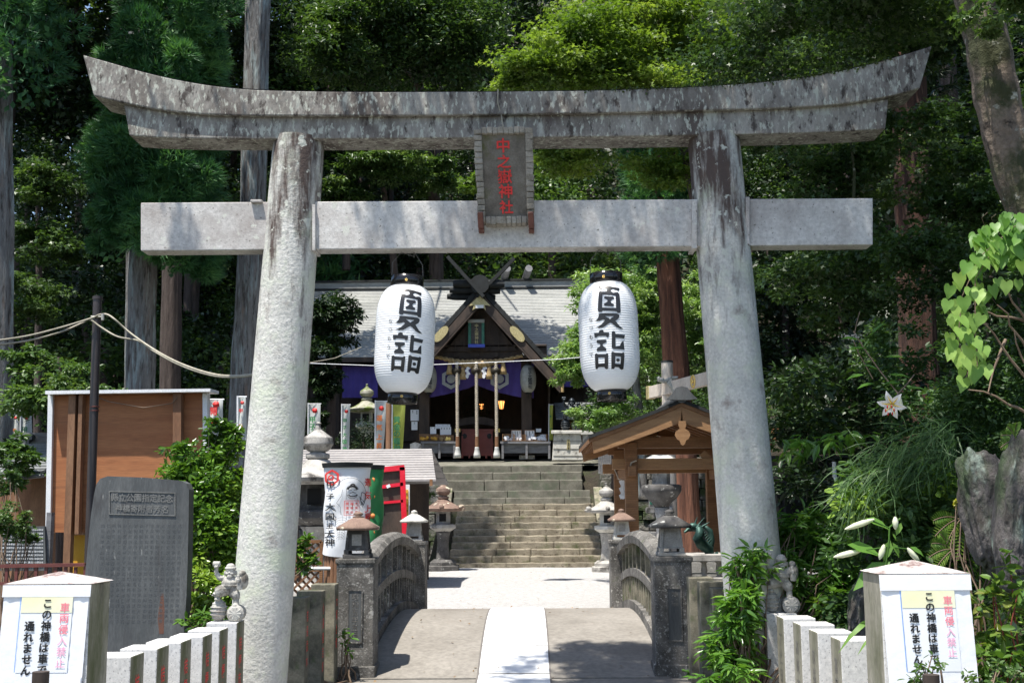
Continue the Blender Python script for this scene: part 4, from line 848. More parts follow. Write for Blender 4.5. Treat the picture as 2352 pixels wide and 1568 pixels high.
for px, lab in ((1213, 'silvered paper lantern with black lettering hanging at the right shrine column'), (985, 'silvered paper lantern hanging at the left shrine column, half behind the big white lantern')):
    t = thing('shrine_lantern', lab, 'paper lantern', P(px, 870, 44.3)); c = P(px, 870, 44.3); R = .30; Hh = 1.04; prof = []
    for i in range(61): tt = i / 60; e = abs(2 * tt - 1); prof.append((.09 + (R - .09) * (1 - e ** 2.6) ** .6 + .006 * abs(sin(tt * 15 * pi)), (tt - .5) * Hh))
    k = MB(); k.lathe(c, prof, 28); k.build('shade', M['silverpaper'], t)
    k = MB(); k.lathe(c + V((0, 0, Hh / 2)), [(.1, 0), (.1, .06)], 16); k.lathe(c - V((0, 0, Hh / 2 + .06)), [(.1, 0), (.1, .06)], 16); k.tube([c + V((0, 0, Hh / 2)), c + V((0, 0, Hh / 2 + .35))], .01, 4); k.tube([c - V((0, 0, Hh / 2)), c - V((0, 0, Hh / 2 + .2))], .01, 4); k.build('rings', M['darkroof'], t)
    k = MB(); column(k, '甲子大國神社', c + V((.03, 0, .30)), None, None, .15, .132, 0, .03, 1, fn=lambda x, z: V((x, c.y - sqrt(max(.01, (R * (1 - abs((z - c.z) / .62) ** 2.6 * .5)) ** 2 - (x - c.x) ** 2)) - .03, z))) if 0 else None
    for i, ch in enumerate('甲子大國神社'):
        put(k, ch, V((c.x + .07, c.y - R - .012, c.z + .33 - i * .132)), V((1, 0, 0)), V((0, 0, 1)), .15, 0, .04)
    k.build('lettering', M['ink'], t)
# security camera
t = thing('security_camera', 'white security camera on the right end of the gable beam', 'camera', P(1222, 808, 44.2)); k = MB(); k.prism([P(x, y_, 44.2) for x, y_ in ((1214, 806), (1222, 804), (1226, 814), (1223, 815))], (0, .1, 0)); k.box(P(1208, 809, 44.1), (.28, .12, .1), rot=Matrix.Rotation(-.5, 3, 'Y')); k.build('housing', M['whitepaint'], t)
# potted evergreen seen inside
lv = Leaves(); clump(lv, P(1090, 940, 47), (.55, .3, .55), 700, .10, .4); clump(lv, P(1115, 955, 47), (.6, .3, .3), 400, .10, .4); o = lv.build('evergreen_offering', LF['dark'], None, P(1095, 965, 47)); tag(o, 'dark evergreen branches standing inside the shrine entrance', 'branches')
# overhead line across the front
k = MB(); k.tube([P(710, 834, 20), P(900, 841, 20.0), P(1100, 833, 20), P(1280, 825, 20), P(1352, 819, 20)], .006, 5); o = k.build('thin_wire', M['whitepaint'], None, P(710, 834, 20)); tag(o, 'thin pale cord strung across behind the two white lanterns', 'cord')
k = MB(); k.tube([P(700, 835, 18), P(770, 822, 21), P(830, 797, 25)], .008, 5); o = k.build('thin_cable', M['cable'], None, P(700, 835, 18)); tag(o, 'thin cable rising from the left pillar to the shrine eave', 'cable')
# ================================================================ granite fence posts
def lean(v, o): return v
def fpost(x, y, w, d, zt, z0, label, text, mname='granite', tm='redtext', side=1, group='granite fence posts'):
    t = thing('fence_post', label, 'stone post', (x, y, z0), group); k = MB(); k.box((x + w / 2, y + d / 2, (zt + z0) / 2), (w, d, zt - z0)); k.m[3 if side > 0 else 5] = 1; k.build('shaft', [M[mname], M['stain_shade_side' if mname == 'granite' else mname]], t, bevel=.008)
    if text:
        k = MB(); xs_ = x + w + .0015 if side > 0 else x - .0015
        column(k, text, (xs_, y + d * .5, zt - .17), V((0, side, 0)), V((0, 0, 1)), .11, .135, 0, .01, .8); k.build('carved_name', M[tm], t)
    return t
M['carve'] = mat('grey_carving', (.16, .15, .13), None, 9, .8, .1)
names = ['桔梗市', '桔梗市大', '桔梗市一', '桔梗市', '桔梗市二', '桔梗市三郎']
for i, (px, py, Y) in enumerate(((302, 1507, 7.14), (362, 1489, 7.58), (416, 1474, 8.02), (466, 1461, 8.45), (504, 1447, 8.9), (543, 1429, 9.35))):
    x = X(px, Y, 1480); lab = ['granite fence post nearest the left notice pillar', 'second granite post from the left notice pillar', 'third granite post from the left notice pillar', 'granite post two before the one carrying the left statue', 'granite post just before the one carrying the left statue', 'granite corner post carrying the left statue'][i]
    fpost(x - .24, Y, .24, .25, Z(py, Y, px), -.05, lab, names[i])
for i, (px, py, Y) in enumerate(((1762, 1409, 9.65), (1801, 1419, 9.25), (1840, 1434, 8.75), (1878, 1451.5, 8.25), (1963, 1469, 7.8))):
    x = X(px, Y, 1480) if i < 4 else X(1930, Y, 1480); lab = ['granite corner post carrying the right statue', 'granite post next to the one carrying the right statue', 'middle post of the five right granite posts', 'second granite post from the right notice pillar', 'granite fence post nearest the right notice pillar'][i]
    fpost(x, Y, .25, .25, Z(py, Y, px), -.05, lab, ['町田', '下仁田町', '高崎市', '前橋市', '富岡市'][i], 'granite', 'carve', -1)
for i, (x1, py, Y, h) in enumerate(((700, 1372, 10.9, 0), (737, 1357, 11.35, 0), (768, 1341, 11.8, 0))):
    x = X(x1, Y, 1480); fpost(x - .24, Y, .24, .22, Z(py, Y, x1), -.05, ['dark mossy post directly behind the left pillar', 'middle dark post between left pillar and bridge', 'dark mossy post touching the near left bridge post'][i], ['奈良武木', '小泉善吉郎', '大塚合資'][i], 'mossgran', 'redtext', 1, 'dark mossy fence posts')
for i, (x0, py, Y) in enumerate(((1587, 1326, 11.8), (1612, 1336, 11.35), (1640, 1351, 10.9))):
    x = X(x0, Y, 1480); fpost(x, Y, .24, .22, Z(py, Y, x0), -.05, ['dark post touching the near right bridge post', 'middle dark post between bridge and right pillar', 'dark post beside the right pillar'][i], None, 'mossgran', 'redtext', 1, 'dark mossy fence posts')
# ================================================================ notice pillars
def npillar(px0, px1, Y, ztop, zap, d, label, nlabel, skew, SH_, t0):
    a = P(px0, 1450, Y); b = P(px1, 1450, Y); x0, x1 = a.x, b.x; w_ = x1 - x0
    t = thing('gate_pillar', label, 'stone pillar', ((x0 + x1) / 2, Y, -.05)); k = MB(); k.box(((x0 + x1) / 2, Y + d / 2, (ztop - .05) / 2), (w_, d, ztop + .05)); k.m[3] = k.m[5] = 1; k.build('shaft', [M['granite'], M['stain_shade_side']], t, bevel=.01)
    e = .012; q = [(x0 - e, Y - e, ztop + .0), (x1 + e, Y - e, ztop), (x1 + e, Y + d + e, ztop), (x0 - e, Y + d + e, ztop)]
    k = MB(); ap = ((x0 + x1) / 2, Y + d / 2, zap); r_ = [V(p).lerp(V(ap), .97) for p in q]; k.hexa(q, r_); k.build('pyramid_cap', mat('stained_cap_%d' % int(px0), (.40, .36, .34), (.58, .55, .53), 6, .85, .3, 60, [((.16, .10, .09), 7, .48, .62)]), t)
    # laminated notice
    n = thing('notice_sheet', nlabel, 'notice', ((x0 + x1) / 2, Y - .01, ztop - SH_)); yy_ = Y - .006
    def S(u, v, d_=0): return V((x0 + w_ * (u + skew * (1 - v)), yy_ - d_, ztop - .005 - (1 - v) * SH_))
    def rect(mb, u0, v0, u1, v1, d_, th=.002, nn=1): mb.hexa([S(u0, v0, d_), S(u1, v0, d_), S(u1, v1, d_), S(u0, v1, d_)], [S(u0, v0, d_ - th), S(u1, v0, d_ - th), S(u1, v1, d_ - th), S(u0, v1, d_ - th)])
    k = MB(); nu, nv = 14, 16; vs = [S(.0 + 1.0 * i / nu, j / nv, .003 + .004 * abs(sin(i * 2.1 + j * 1.3))) for j in range(nv + 1) for i in range(nu + 1)]
    k.add(vs, [(j * (nu + 1) + i, j * (nu + 1) + i + 1, (j + 1) * (nu + 1) + i + 1, (j + 1) * (nu + 1) + i) for j in range(nv) for i in range(nu)], 0, True); k.build('plastic_wrap', M['tape'], n)
    k = MB(); rect(k, .22, .12, .82, 1 - t0, .010); k.build('paper', M['notice'], n)
    k = MB(); rect(k, .22, .84 - t0, .82, 1 - t0, .0115, .001); k.build('yellow_tint', M['noticey'], n)
    k = MB(); rect(k, .205, .12, .212, 1 - t0, .0112, .001); k.build('blue_edge', mat('blue_line_%d' % int(px0), (.12, .3, .7), None, 4, .5, 0, fine=0), n)
    h = .62; xd = V((1, 0, 0)); yd = V((-skew * w_ / SH_, 0, 1)); yd = (S(.5, 1) - S(.5, 0)).normalized()
    pt = 1 - t0; q_ = .0565
    def at_(u, dm): return S(u, pt - dm / SH_, .013)
    k = MB(); column(k, '車両侵', at_(.735, .055), xd, yd, .052, q_, 0, .011); k.build('pink_words', M['pink'], n)
    k = MB(); column(k, '入禁止', at_(.735, .055) - yd * q_ * 3, xd, yd, .052, q_, 0, .011); k.build('pale_pink_words', M['pink2'], n)
    k = MB(); column(k, 'この神橋は車で', at_(.53, .035), xd, yd, .054, q_, 0, .042); column(k, '通れません', at_(.34, .15), xd, yd, .054, q_, 0, .05); k.build('black_words', M['ink'], n)
    k = MB(); rect(k, -.015, 1 - t0, 1.02, 1.0, .012, .001); k.build('tape_strip', M['tape'], n); k = MB(); rect(k, .01, .0, .99, .11, .012, .001); k.build('tape_strip', M['tape'], n)
    return t
npillar(8, 204, 6.3, Z(1340, 6.3, 100), Z(1311, 6.45, 147), .30, 'square granite pillar with pyramid cap at the left end of the fence', 'taped no-vehicles notice with pink and black writing on the left pillar', -.05, .51, .12)
npillar(2026, 2230, 6.75, Z(1316, 6.75, 2130), Z(1285, 6.9, 2130), .34, 'square granite pillar with pyramid cap at the right end of the fence', 'taped no-vehicles notice with pink and black writing on the right pillar', .045, .60, .145)
for px, py, lab in ((94, 1541, 'dark round stake in front of the left notice'), (2138, 1548, 'dark split stake in front of the right notice')):
    p = P(px, py, 5.9); k = MB(); k.cyl((p.x, 5.9, -.05), (p.x, 5.9, p.z), .042, .04, 14); o = k.build('wooden_stake', M['darkwood'], None, (p.x, 5.9, 0), bevel=.004); tag(o, lab, 'stake')
# ================================================================ statues of the smiling man with mallet on rice bales
def statue(loc, H_, label, metal, mirror=1, name='mallet_figure_statue', group=None):
    o = V(loc); k = MB(); s = H_ / 1.0
    def q(x, y, z): return V((x * s * mirror, y * s, z * s))
    B = lambda c, r, rot=None: k.ball(q(*c), tuple(a * s for a in r), 0, 14, rot)
    T = lambda pts, rs, n=10: k.tube([q(*p) for p in pts], [r * s for r in rs], n)
    # bales: tall one left, round drum right (end facing the viewer)
    B((-.16, .02, .17), (.135, .15, .19)); T([(.15, -.15, .13), (.15, -.12, .13), (.15, .12, .13), (.15, .15, .13)], [.10, .135, .135, .10], 20); B((.15, -.145, .13), (.115, .02, .115))
    for j in range(5): T([(-.16 + (.135 + .012) * sqrt(max(0, 1 - ((j - 2) / 2.9) ** 2)) * cos(a_), .02 + .162 * sqrt(max(0, 1 - ((j - 2) / 2.9) ** 2)) * sin(a_), .17 + (j - 2) * .062) for a_ in np.linspace(0, 2 * pi, 17)], [.008] * 17, 6)
    for j in range(10): a_ = j * pi / 5; T([(.15, -.166, .13), (.15 + .11 * cos(a_), -.158, .13 + .11 * sin(a_))], [.006, .006], 5)
    T([(.15 + .138 * cos(a_), -.11, .13 + .138 * sin(a_)) for a_ in np.linspace(0, 2 * pi, 17)], [.01] * 17, 6)
    # legs
    T([(.03, 0, .54), (.13, -.02, .42), (.14, -.03, .36)], [.095, .085, .06]); T([(.14, -.03, .36), (.14, -.02, .27)], [.05, .055]); B((.14, -.06, .265), (.05, .085, .03))
    T([(.0, 0, .52), (-.12, -.08, .50), (-.19, -.08, .48)], [.095, .10, .08]); T([(-.19, -.08, .48), (-.17, -.03, .38)], [.06, .05]); B((-.17, -.06, .365), (.05, .085, .03))
    # robe skirt, belly, chest
    B((.02, 0, .53), (.14, .11, .09)); B((.02, -.01, .62), (.145, .12, .10)); B((.02, 0, .68), (.12, .095, .07)); B((.02, -.02, .585), (.15, .115, .022))
    # head with hat, beard, ears, nose, cheeks
    B((.03, -.02, .81), (.088, .085, .09)); B((.03, -.02, .87), (.10, .10, .045)); B((.03, -.02, .90), (.075, .08, .055)); B((.03, -.10, .80), (.018, .02, .022)); B((-.01, -.085, .785), (.03, .025, .025)); B((.07, -.085, .785), (.03, .025, .025))
    B((.03, -.085, .735), (.045, .035, .04)); T([(.03, -.09, .73), (.03, -.10, .68)], [.03, .01], 8); B((-.065, -.01, .79), (.02, .025, .045)); B((.125, -.01, .79), (.02, .025, .045)); B((-.005, -.095, .835), (.022, .012, .007)); B((.065, -.095, .835), (.022, .012, .007)); B((.03, -.10, .757), (.03, .02, .008))
    # raised right arm with mallet (viewer's left)
    T([(-.08, 0, .70), (-.16, -.02, .72), (-.21, -.04, .80)], [.055, .05, .04]); T([(-.21, -.04, .80), (-.20, -.05, .88)], [.038, .03]); B((-.20, -.06, .90), (.036, .036, .036))
    for i in range(4): B((-.222 + i * .015, -.095, .895 + .006 * (i % 2)), (.009, .014, .022))
    T([(-.20, -.05, .84), (-.20, -.05, .93)], [.014, .014], 8); T([(-.26, -.05, .945), (-.255, -.05, .945), (-.145, -.05, .945), (-.14, -.05, .945)], [.035, .047, .047, .035], 14)
    # left arm holding the sack over the shoulder
    T([(.12, 0, .70), (.19, -.05, .66), (.19, -.10, .66)], [.055, .045, .035]); B((.19, -.115, .67), (.034, .034, .034))
    for i in range(4): B((.19, -.148, .650 + i * .014), (.025, .012, .008))
    T([(.18, -.10, .76), (.19, -.11, .68), (.20, -.10, .60), (.205, -.08, .53)], [.03, .022, .045, .055]); B((.235, .05, .66), (.085, .13, .15)); B((.22, .03, .78), (.06, .10, .06))
    me = k.build('tmp', metal, None); md = me.modifiers.new('r', 'REMESH'); md.mode = 'VOXEL'; md.voxel_size = .0065 * s; md.use_smooth_shade = True
    sm = me.modifiers.new('s', 'SMOOTH'); sm.factor = .5; sm.iterations = 1
    dg = bpy.context.evaluated_depsgraph_get(); m2 = bpy.data.meshes.new_from_object(me.evaluated_get(dg)); m2.name = name; bpy.data.objects.remove(me)
    ob_ = bpy.data.objects.new(name, m2); col.objects.link(ob_); ob_.location = o; return tag(ob_, label, 'statue', group)
M['figure'] = mat('weathered_carving', (.30, .29, .265), (.46, .45, .41), 9, .95, .6, 40, [((.11, .10, .085), 6, .50, .62), ((.25, .19, .165), 3, .55, .7)])
p = P(521, 1426, 9.45); statue((p.x, 9.48, p.z), .47, 'pale stone figure on rice bales raising a mallet, on the left corner post', M['figure'])
p = P(1796, 1407, 9.75); o = statue((p.x, 9.78, p.z), .49, 'greyer stone figure on rice bales raising a mallet, on the right corner post among leaves', M['lantern'])
# ================================================================ inscribed slate stele
Ys = 11.0; outl = [(195, 1322), (203, 1240), (209, 1180), (216, 1135), (221, 1112), (230, 1099), (247, 1093), (330, 1096), (417, 1104), (428, 1110), (434, 1124), (433, 1200), (431, 1290), (428, 1370), (423, 1440), (421, 1500), (185, 1500), (190, 1400)]
stl = thing('stone_stele', 'tall dark slate monument with carved heading panel beside the brown signboard', 'stone monument', P(310, 1490, Ys))
k = MB(); k.prism([P(x, y, Ys) for x, y in outl], (0, .16, 0)); k.build('slab', M['slate'], stl, bevel=.012)
k = MB(); e0, e1, f0, f1 = 252, 401, 1127, 1177
for a in ((e0, f0, e1, f0 + 2), (e0, f1 + 2, e1, f1 + 4)): k.hexa([P(a[0], a[3], Ys - .008), P(a[2], a[3] + 3.5, Ys - .008), P(a[2], a[1] + 3.5, Ys - .008), P(a[0], a[1], Ys - .008)], [P(a[0], a[3], Ys + .01), P(a[2], a[3] + 3.5, Ys + .01), P(a[2], a[1] + 3.5, Ys + .01), P(a[0], a[1], Ys + .01)])
for a in ((e0 - 2, e0), (e1, e1 + 2)): dy = 0 if a[0] < 300 else 3.5; k.hexa([P(a[0], f1 + 4 + dy, Ys - .008), P(a[1], f1 + 4 + dy, Ys - .008), P(a[1], f0 + dy, Ys - .008), P(a[0], f0 + dy, Ys - .008)], [P(a[0], f1 + 4 + dy, Ys + .01), P(a[1], f1 + 4 + dy, Ys + .01), P(a[1], f0 + dy, Ys + .01), P(a[0], f0 + dy, Ys + .01)])
k.build('panel_border', mat('worn_slate', (.13, .13, .125), (.2, .2, .19), 5, .6, .3), stl)
k = MB(); xd = (P(400, 1140, Ys) - P(255, 1136.5, Ys)).normalized(); yd = V((0, 0, 1))
for i, ch in enumerate('縣立公園指定記念'): put(k, ch, P(263 + i * 17.9, 1141 + i * .45, Ys - .004), xd, yd, .078, 0, .022, .95)
for i, ch in enumerate('神橋寄附者芳名'): put(k, ch, P(273 + i * 17.6, 1166 + i * .45, Ys - .004), xd, yd, .074, 0, .022, .95)
k.build('seal_script', mat('cut_letter_edges', (.15, .15, .145), (.21, .21, .20), 5, .6, .3), stl)
k = MB(); names2 = '群馬県知事北甘楽郡下仁田町寄附者芳名金壱百圓也小坂村長昭和四年建立石工神職氏子'
rr = random.Random(9)
for c in range(15):
    xx = 236 + c * 12.6
    for r in range(19): put(k, rr.choice(names2), P(xx - r * .35, 1206 + r * 12.2, Ys - .002), xd, yd, .036, 0, .0)
k.build('faint_names', mat('faint_engraving', (.085, .09, .095), None, 5, .6, .2), stl)
k = MB(); k.prism([P(x, y, Ys - .001) for x, y in ((370, 1362), (375, 1362), (378, 1400), (376, 1455), (366, 1455), (362, 1420))], (0, .002, 0)); k.build('rust_stain', mat('rust_stain', (.16, .07, .045), (.12, .06, .045), 9, .8, .1), stl)
# ================================================================ brown signboard seen from the back
Yq = 16.0; sg = thing('notice_board', 'large rust-brown plywood board with white edges on two timber posts', 'signboard', P(290, 1330, Yq))
k = MB(); q = [P(112, 1222, Yq), P(478, 1222, Yq), P(472, 902, Yq), P(118, 905, Yq)]; k.hexa(q, [p + V((0, .04, 0)) for p in q]); k.build('plywood_panel', M['ply'], sg)
for a, b in (((104, 1224), (110, 905)), ((468, 1224), (465, 902))):
    k = MB(); w_ = 11; q = [P(a[0], a[1], Yq - .06), P(a[0] + w_, a[1], Yq - .06), P(b[0] + w_, b[1], Yq - .06), P(b[0], b[1], Yq - .06)]; k.hexa(q, [p + V((0, .14, 0)) for p in q]); k.build('white_side_trim', M['whitepaint'], sg)
k = MB(); q = [P(104, 905, Yq - .22), P(483, 899, Yq - .22), P(483, 892, Yq - .22), P(104, 897, Yq - .22)]; k.hexa(q, [p + V((0, .45, 0.01)) for p in q]); k.build('top_cap', M['whitepaint'], sg)
for a, b, w_ in ((157, 168, 16), (180, 191, 9), (396, 402, 19)):
    k = MB(); bx, tx = (a, a + (9 if w_ < 18 else 5)); yb2 = 1226 if w_ == 9 else 1330; xb = a - 14 if w_ == 16 else (a - 9 if w_ == 9 else a); q = [P(xb, yb2, Yq - .15), P(xb + w_, yb2, Yq - .15), P(a + 1 + w_, 900, Yq - .15), P(a + 1, 900, Yq - .15)]
    k.hexa(q, [p + V((0, .12, 0)) for p in q]); k.build('post', M['plywall'] if w_ < 18 else M['plywall'], sg)
k = MB(); k.tube([P(205, 905, Yq - .17), P(250, 922, Yq - .17), P(330, 936, Yq - .17), P(395, 926, Yq - .17), P(407, 912, Yq - .17)], .006, 5); k.build('sagging_wire', M['twig'], sg)
k = MB(); q = [P(163, 1330, Yq + .1), P(198, 1330, Yq + .1), P(198, 1228, Yq + .1), P(163, 1228, Yq + .1)]; k.hexa(q, [p + V((0, .04, 0)) for p in q]); o = k.build('yellow_board', M['yellow'], None, P(180, 1330, Yq + .1)); tag(o, 'bright yellow panel behind the lower end of the brown signboard', 'board')
# ================================================================ pipe pole and cables
pl = thing('utility_pole', 'slim dark brown pipe pole in front of the brown signboard', 'pole', P(210, 1310, 14.2)); a = P(203, 1330, 14.2); b = P(224, 686, 14.2)
k = MB(); k.tube([a, b], [.054, .052], 16); k.build('pipe', M['pole'], pl)
k = MB(); k.tube([P(224, 688, 14.2), P(224, 681, 14.2)], .06, 16); k.build('cap', M['pole'], pl); k = MB(); k.tube([P(209, 727, 14.15), P(238, 728, 14.15)], .012, 6); k.tube([P(236, 735, 14.1), P(236, 720, 14.1)], .02, 8); k.build('hook_bracket', M['silverpaper'], pl)
for py in (934, 943): k = MB(); k.tube([P(217, py + 1, 14.2), P(217, py - 1, 14.2)], .06, 14); k.build('band', M['railred'], pl)
def cable(pts, r, label, nm='overhead_cable'):
    n = len(pts); pp = [P(*p) for p in pts]; k = MB(); out = []
    for i in range(n - 1):
        p0, p1, p2, p3 = pp[max(i - 1, 0)], pp[i], pp[i + 1], pp[min(i + 2, n - 1)]
        for j in range(6):
            t = j / 6; out.append(.5 * ((2 * p1) + (p2 - p0) * t + (2 * p0 - 5 * p1 + 4 * p2 - p3) * t * t + (3 * p1 - p0 - 3 * p2 + p3) * t ** 3))
    out.append(pp[-1]); k.tube(out, r, 7); o = k.build(nm, M['cable'], None, pp[0]); return tag(o, label, 'cable', None)
cable([(-30, 785, 13), (60, 772, 13.4), (140, 752, 13.8), (209, 731, 14.1), (228, 723, 14.1), (245, 722, 14.1), (262, 732, 14), (300, 765, 14), (350, 800, 13.5), (400, 828, 13), (450, 848, 12.5), (500, 861, 11.5), (545, 863, 10.6), (590, 858, 10.2)], .012, 'upper overhead cable looping over the top of the brown pole')
cable([(-30, 794, 13), (60, 783, 13.4), (140, 762, 13.8), (190, 741, 14.1), (206, 734, 14.1), (230, 750, 14.1), (270, 773, 14), (320, 783, 14), (350, 804, 13.5), (400, 832, 13), (450, 852, 12.5), (500, 864, 11.5), (545, 865, 10.6), (590, 860, 10.2)], .012, 'lower overhead cable passing just under the bracket of the brown pole')
# ================================================================ little shed, text board, red rail at the left edge
sd = thing('shed', 'small shed with grey-green shingled roof at the left edge', 'shed', P(30, 1200, 19)); 
z0, z1 = Z(1085, 18.3, 50), Z(1012, 20.5, 50); xl, xr = X(-60, 19), X(130, 19); k = MB(); row_roof(k, xl, xr, 18.3, z0, 20.5, z1, 12, .02); k.build('roof', M['shingledark'], sd)
k = MB(); k.box(((xl + xr) / 2, 20.45, z1 + .05), (xr - xl, .2, .16)); k.build('ridge', M['greywood'], sd); k = MB(); c = P(66, 1020, 20.3); [k.box(c + V((-.05 * j, 0, .12 - .09 * j)), (.16, .14, .09)) for j in range(4)]; k.build('ridge_ornament', M['slate'], sd)
k = MB(); k.box((X(85, 19), 19.2, z0 / 2 - .05), (.36, .1, z0)); k.box((X(30, 19), 20.2, z0 / 2), (2.4, .06, z0)); k.build('plank_wall', M['plywall'], sd); k = MB(); k.tube([P(-10, 1103, 18.2), P(100, 1092, 18.2)], .03, 8); k.build('gutter', M['greywood'], sd)
k = MB(); q = [P(-20, 1310, 14.6), P(106, 1310, 14.6), P(102, 1208, 14.6), P(-20, 1208, 14.6)]; ib = thing('text_board', 'dark grey board covered in rows of small white writing at the left edge', 'sign', P(40, 1310, 14.6)); k.hexa(q, [p + V((0, .05, 0)) for p in q]); k.build('panel', M['slate'], ib)
k = MB(); rr = random.Random(4); txt = '中之嶽神社御由緒日本武尊妙義山轟岩本殿社殿鎮座祭神大国主命例祭五月五日北東方鬼門守護信仰参拝'
for r in range(11):
    for c in range(20): put(k, rr.choice(txt), P(2 + c * 5, 1216 + r * 8.3, 14.595), V((1, 0, 0)), V((0, 0, 1)), .026, 0, .02)
k.build('white_writing', M['whitepaint'], ib); k = MB(); k.box(P(112, 1270, 14.7), (.06, .1, 1.0)); k.build('post', M['greywood'], ib)
rl = thing('red_railing', 'low oxide-red metal railing behind the left notice pillar', 'railing', P(100, 1340, 12.6)); k = MB(); k.bar(P(-20, 1300, 12.6), P(196, 1296, 12.6), .05, .035); k.bar(P(-20, 1340, 12.6), P(196, 1336, 12.6), .03, .03); k.build('hand_rail', M['railred'], rl)
for i in range(10): a = P(-6 + i * 22.5, 1299, 12.6); k = MB(); k.box((a.x, 12.6, a.z / 2 + .1), (.03, .03, a.z - .22)); k.build('baluster', M['railred'], rl)
# ================================================================ barrels with banners, red taped board, stall
def poster_barrel(cx, Y, R, ztop, label, logs=True):
    t = thing('log_barrel', label, 'barrel post', (cx, Y, 0)); k = MB(); n = 26
    for i in range(n): a = 2 * pi * i / n; k.tube([(cx + cos(a) * R * .9, Y + sin(a) * R * .9, 0), (cx + cos(a + .03) * R * .9, Y + sin(a + .03) * R * .9, ztop - .1)], R * .13, 6)
    k.build('split_logs', M['plywall'], t); k = MB(); k.lathe((cx, Y, ztop - .12), [(R * 1.0, 0), (R * 1.0, .05), (R * 1.16, .055), (R * 1.2, .11), (R * .4, .125), (0, .13)], 28, 0, 0, False); k.build('cap', M['darkroof'], t, bevel=0); return t
Yb = 15.2; cx = X(797, Yb, 1165); R = .275; zt = Z(1060, Yb - R, 797); poster_barrel(cx, Yb, R, zt, 'round post of split logs under a flat dark cap, wrapped by the white banner')
poster_barrel(X(842, 16.6), 16.6, .21, Z(1066, 16.4, 842), 'slimmer log post behind, wrapped by the green banner')
def wrap(cx, Y, R, a0, a1, zt, zb, m_, nm, label, n=40, nz=14, wav=.012):
    t = thing(nm, label, 'banner', (cx, Y - R, zb)); k = MB(); vs = []
    for j in range(nz + 1):
        for i in range(n + 1):
            u = i / n; a = a0 + (a1 - a0) * u; zz = zt + (zb - zt) * j / nz - .06 * (0 if j == 0 else (j / nz)) * sin(u * 3); r = R + wav * (1 + sin(u * 9 + j * .9)) ; vs.append((cx + cos(a) * r, Y + sin(a) * r, zz))
    k.add(vs, [(j * (n + 1) + i, j * (n + 1) + i + 1, (j + 1) * (n + 1) + i + 1, (j + 1) * (n + 1) + i) for j in range(nz) for i in range(n)], 0, True); k.build('cloth', m_, t); return t
zt2 = Z(1072, Yb - R, 797); zb2 = Z(1268, Yb - R, 797)
wb = wrap(cx, Yb, R + .005, pi * 1.0 - .15, 2 * pi + .25, zt2, zb2, M['white'], 'white_banner', 'white banner with ink drawing and brush writing wrapped round the log post')
def wf(px, py):  # banner sheet coordinates (crop 965x1568) -> wrapped surface
    x = (800 + px / 6.03) * .91875; z = Z((1140 + py / 6.03) * .91875, Yb - R, 797); u = max(-.985, min(.985, (x - 797) / (R * F / (Yb - R * .6)))); a = -pi / 2 + .15 + math.asin(u); return V((cx + cos(a) * (R + .036), Yb + sin(a) * (R + .036), z))
def line(mb, pts, w_=6):
    for (x0, y0), (x1, y1) in zip(pts, pts[1:]):
        n = max(1, int(math.hypot(x1 - x0, y1 - y0) / 40)); dx, dy = x1 - x0, y1 - y0; L = math.hypot(dx, dy) or 1; nx_, ny_ = -dy / L * w_ / 2, dx / L * w_ / 2
        for i in range(n):
            a, b = i / n, (i + 1) / n; p = [(x0 + dx * a + nx_, y0 + dy * a + ny_), (x0 + dx * b + nx_, y0 + dy * b + ny_), (x0 + dx * b - nx_, y0 + dy * b - ny_), (x0 + dx * a - nx_, y0 + dy * a - ny_)]; mb.add([wf(*q) for q in p], [(0, 1, 2, 3)])
def arc(cx_, cy_, rx_, ry_, a0, a1, n=20): return [(cx_ + rx_ * cos(a0 + (a1 - a0) * i / n), cy_ + ry_ * sin(a0 + (a1 - a0) * i / n)) for i in range(n + 1)]
k = MB(); S_ = 6.03 / .91875 / F * (Yb - R)   # sheet px -> m is about 1/480
for i, (ch, y_, s_) in enumerate((('甲', 425, 105), ('子', 600, 100), ('大', 760, 120), ('国', 905, 115), ('主', 1045, 90), ('大', 1175, 125), ('神', 1290, 120))):
    vs_, fs_ = glyph(ch, .016); k.add([wf(185 + a * s_ * 1.15, y_ - b * s_) for a, b in vs_], fs_)
k.build('brush_writing', M['ink'], wb)
k = MB()
for i, (ch, y_) in enumerate((('運', 390), ('気', 590), ('上', 790), ('昇', 920))):
    vs_, fs_ = glyph(ch, .016); k.add([wf(685 + a * 95, y_ - b * 130) for a, b in vs_], fs_)
for i in range(3):
    for j in range(3): vs_, fs_ = glyph('開運招福金幸大黒天'[i * 3 + j], .012); k.add([wf(410 + i * 60 + a * 45, 715 + j * 65 - b * 50) for a, b in vs_], fs_)
line(k, [(375, 670), (560, 670), (570, 885), (370, 890), (375, 670)], 6); line(k, [(205, 210), (285, 265), (283, 370), (205, 425), (125, 375), (122, 265), (205, 210)], 26); line(k, arc(195, 320, 32, 36, 0, 2 * pi, 12), 20); k.build('red_print', M['redtext'], wb)
k = MB(); line(k, arc(450, 560, 200, 235, -2.6, .9, 30), 5); line(k, arc(475, 560, 70, 75, .2, 2.9), 6); line(k, arc(475, 500, 62, 50, pi, 2 * pi), 34); line(k, arc(480, 440, 28, 20, pi, 2 * pi, 8), 20); line(k, arc(445, 515, 18, 10, pi, 2 * pi, 6), 6); line(k, arc(512, 515, 18, 10, pi, 2 * pi, 6), 6); line(k, [(440, 555), (475, 545), (480, 530), (488, 545), (520, 553)], 8); line(k, arc(480, 570, 55, 35, .1, 3.0), 16)
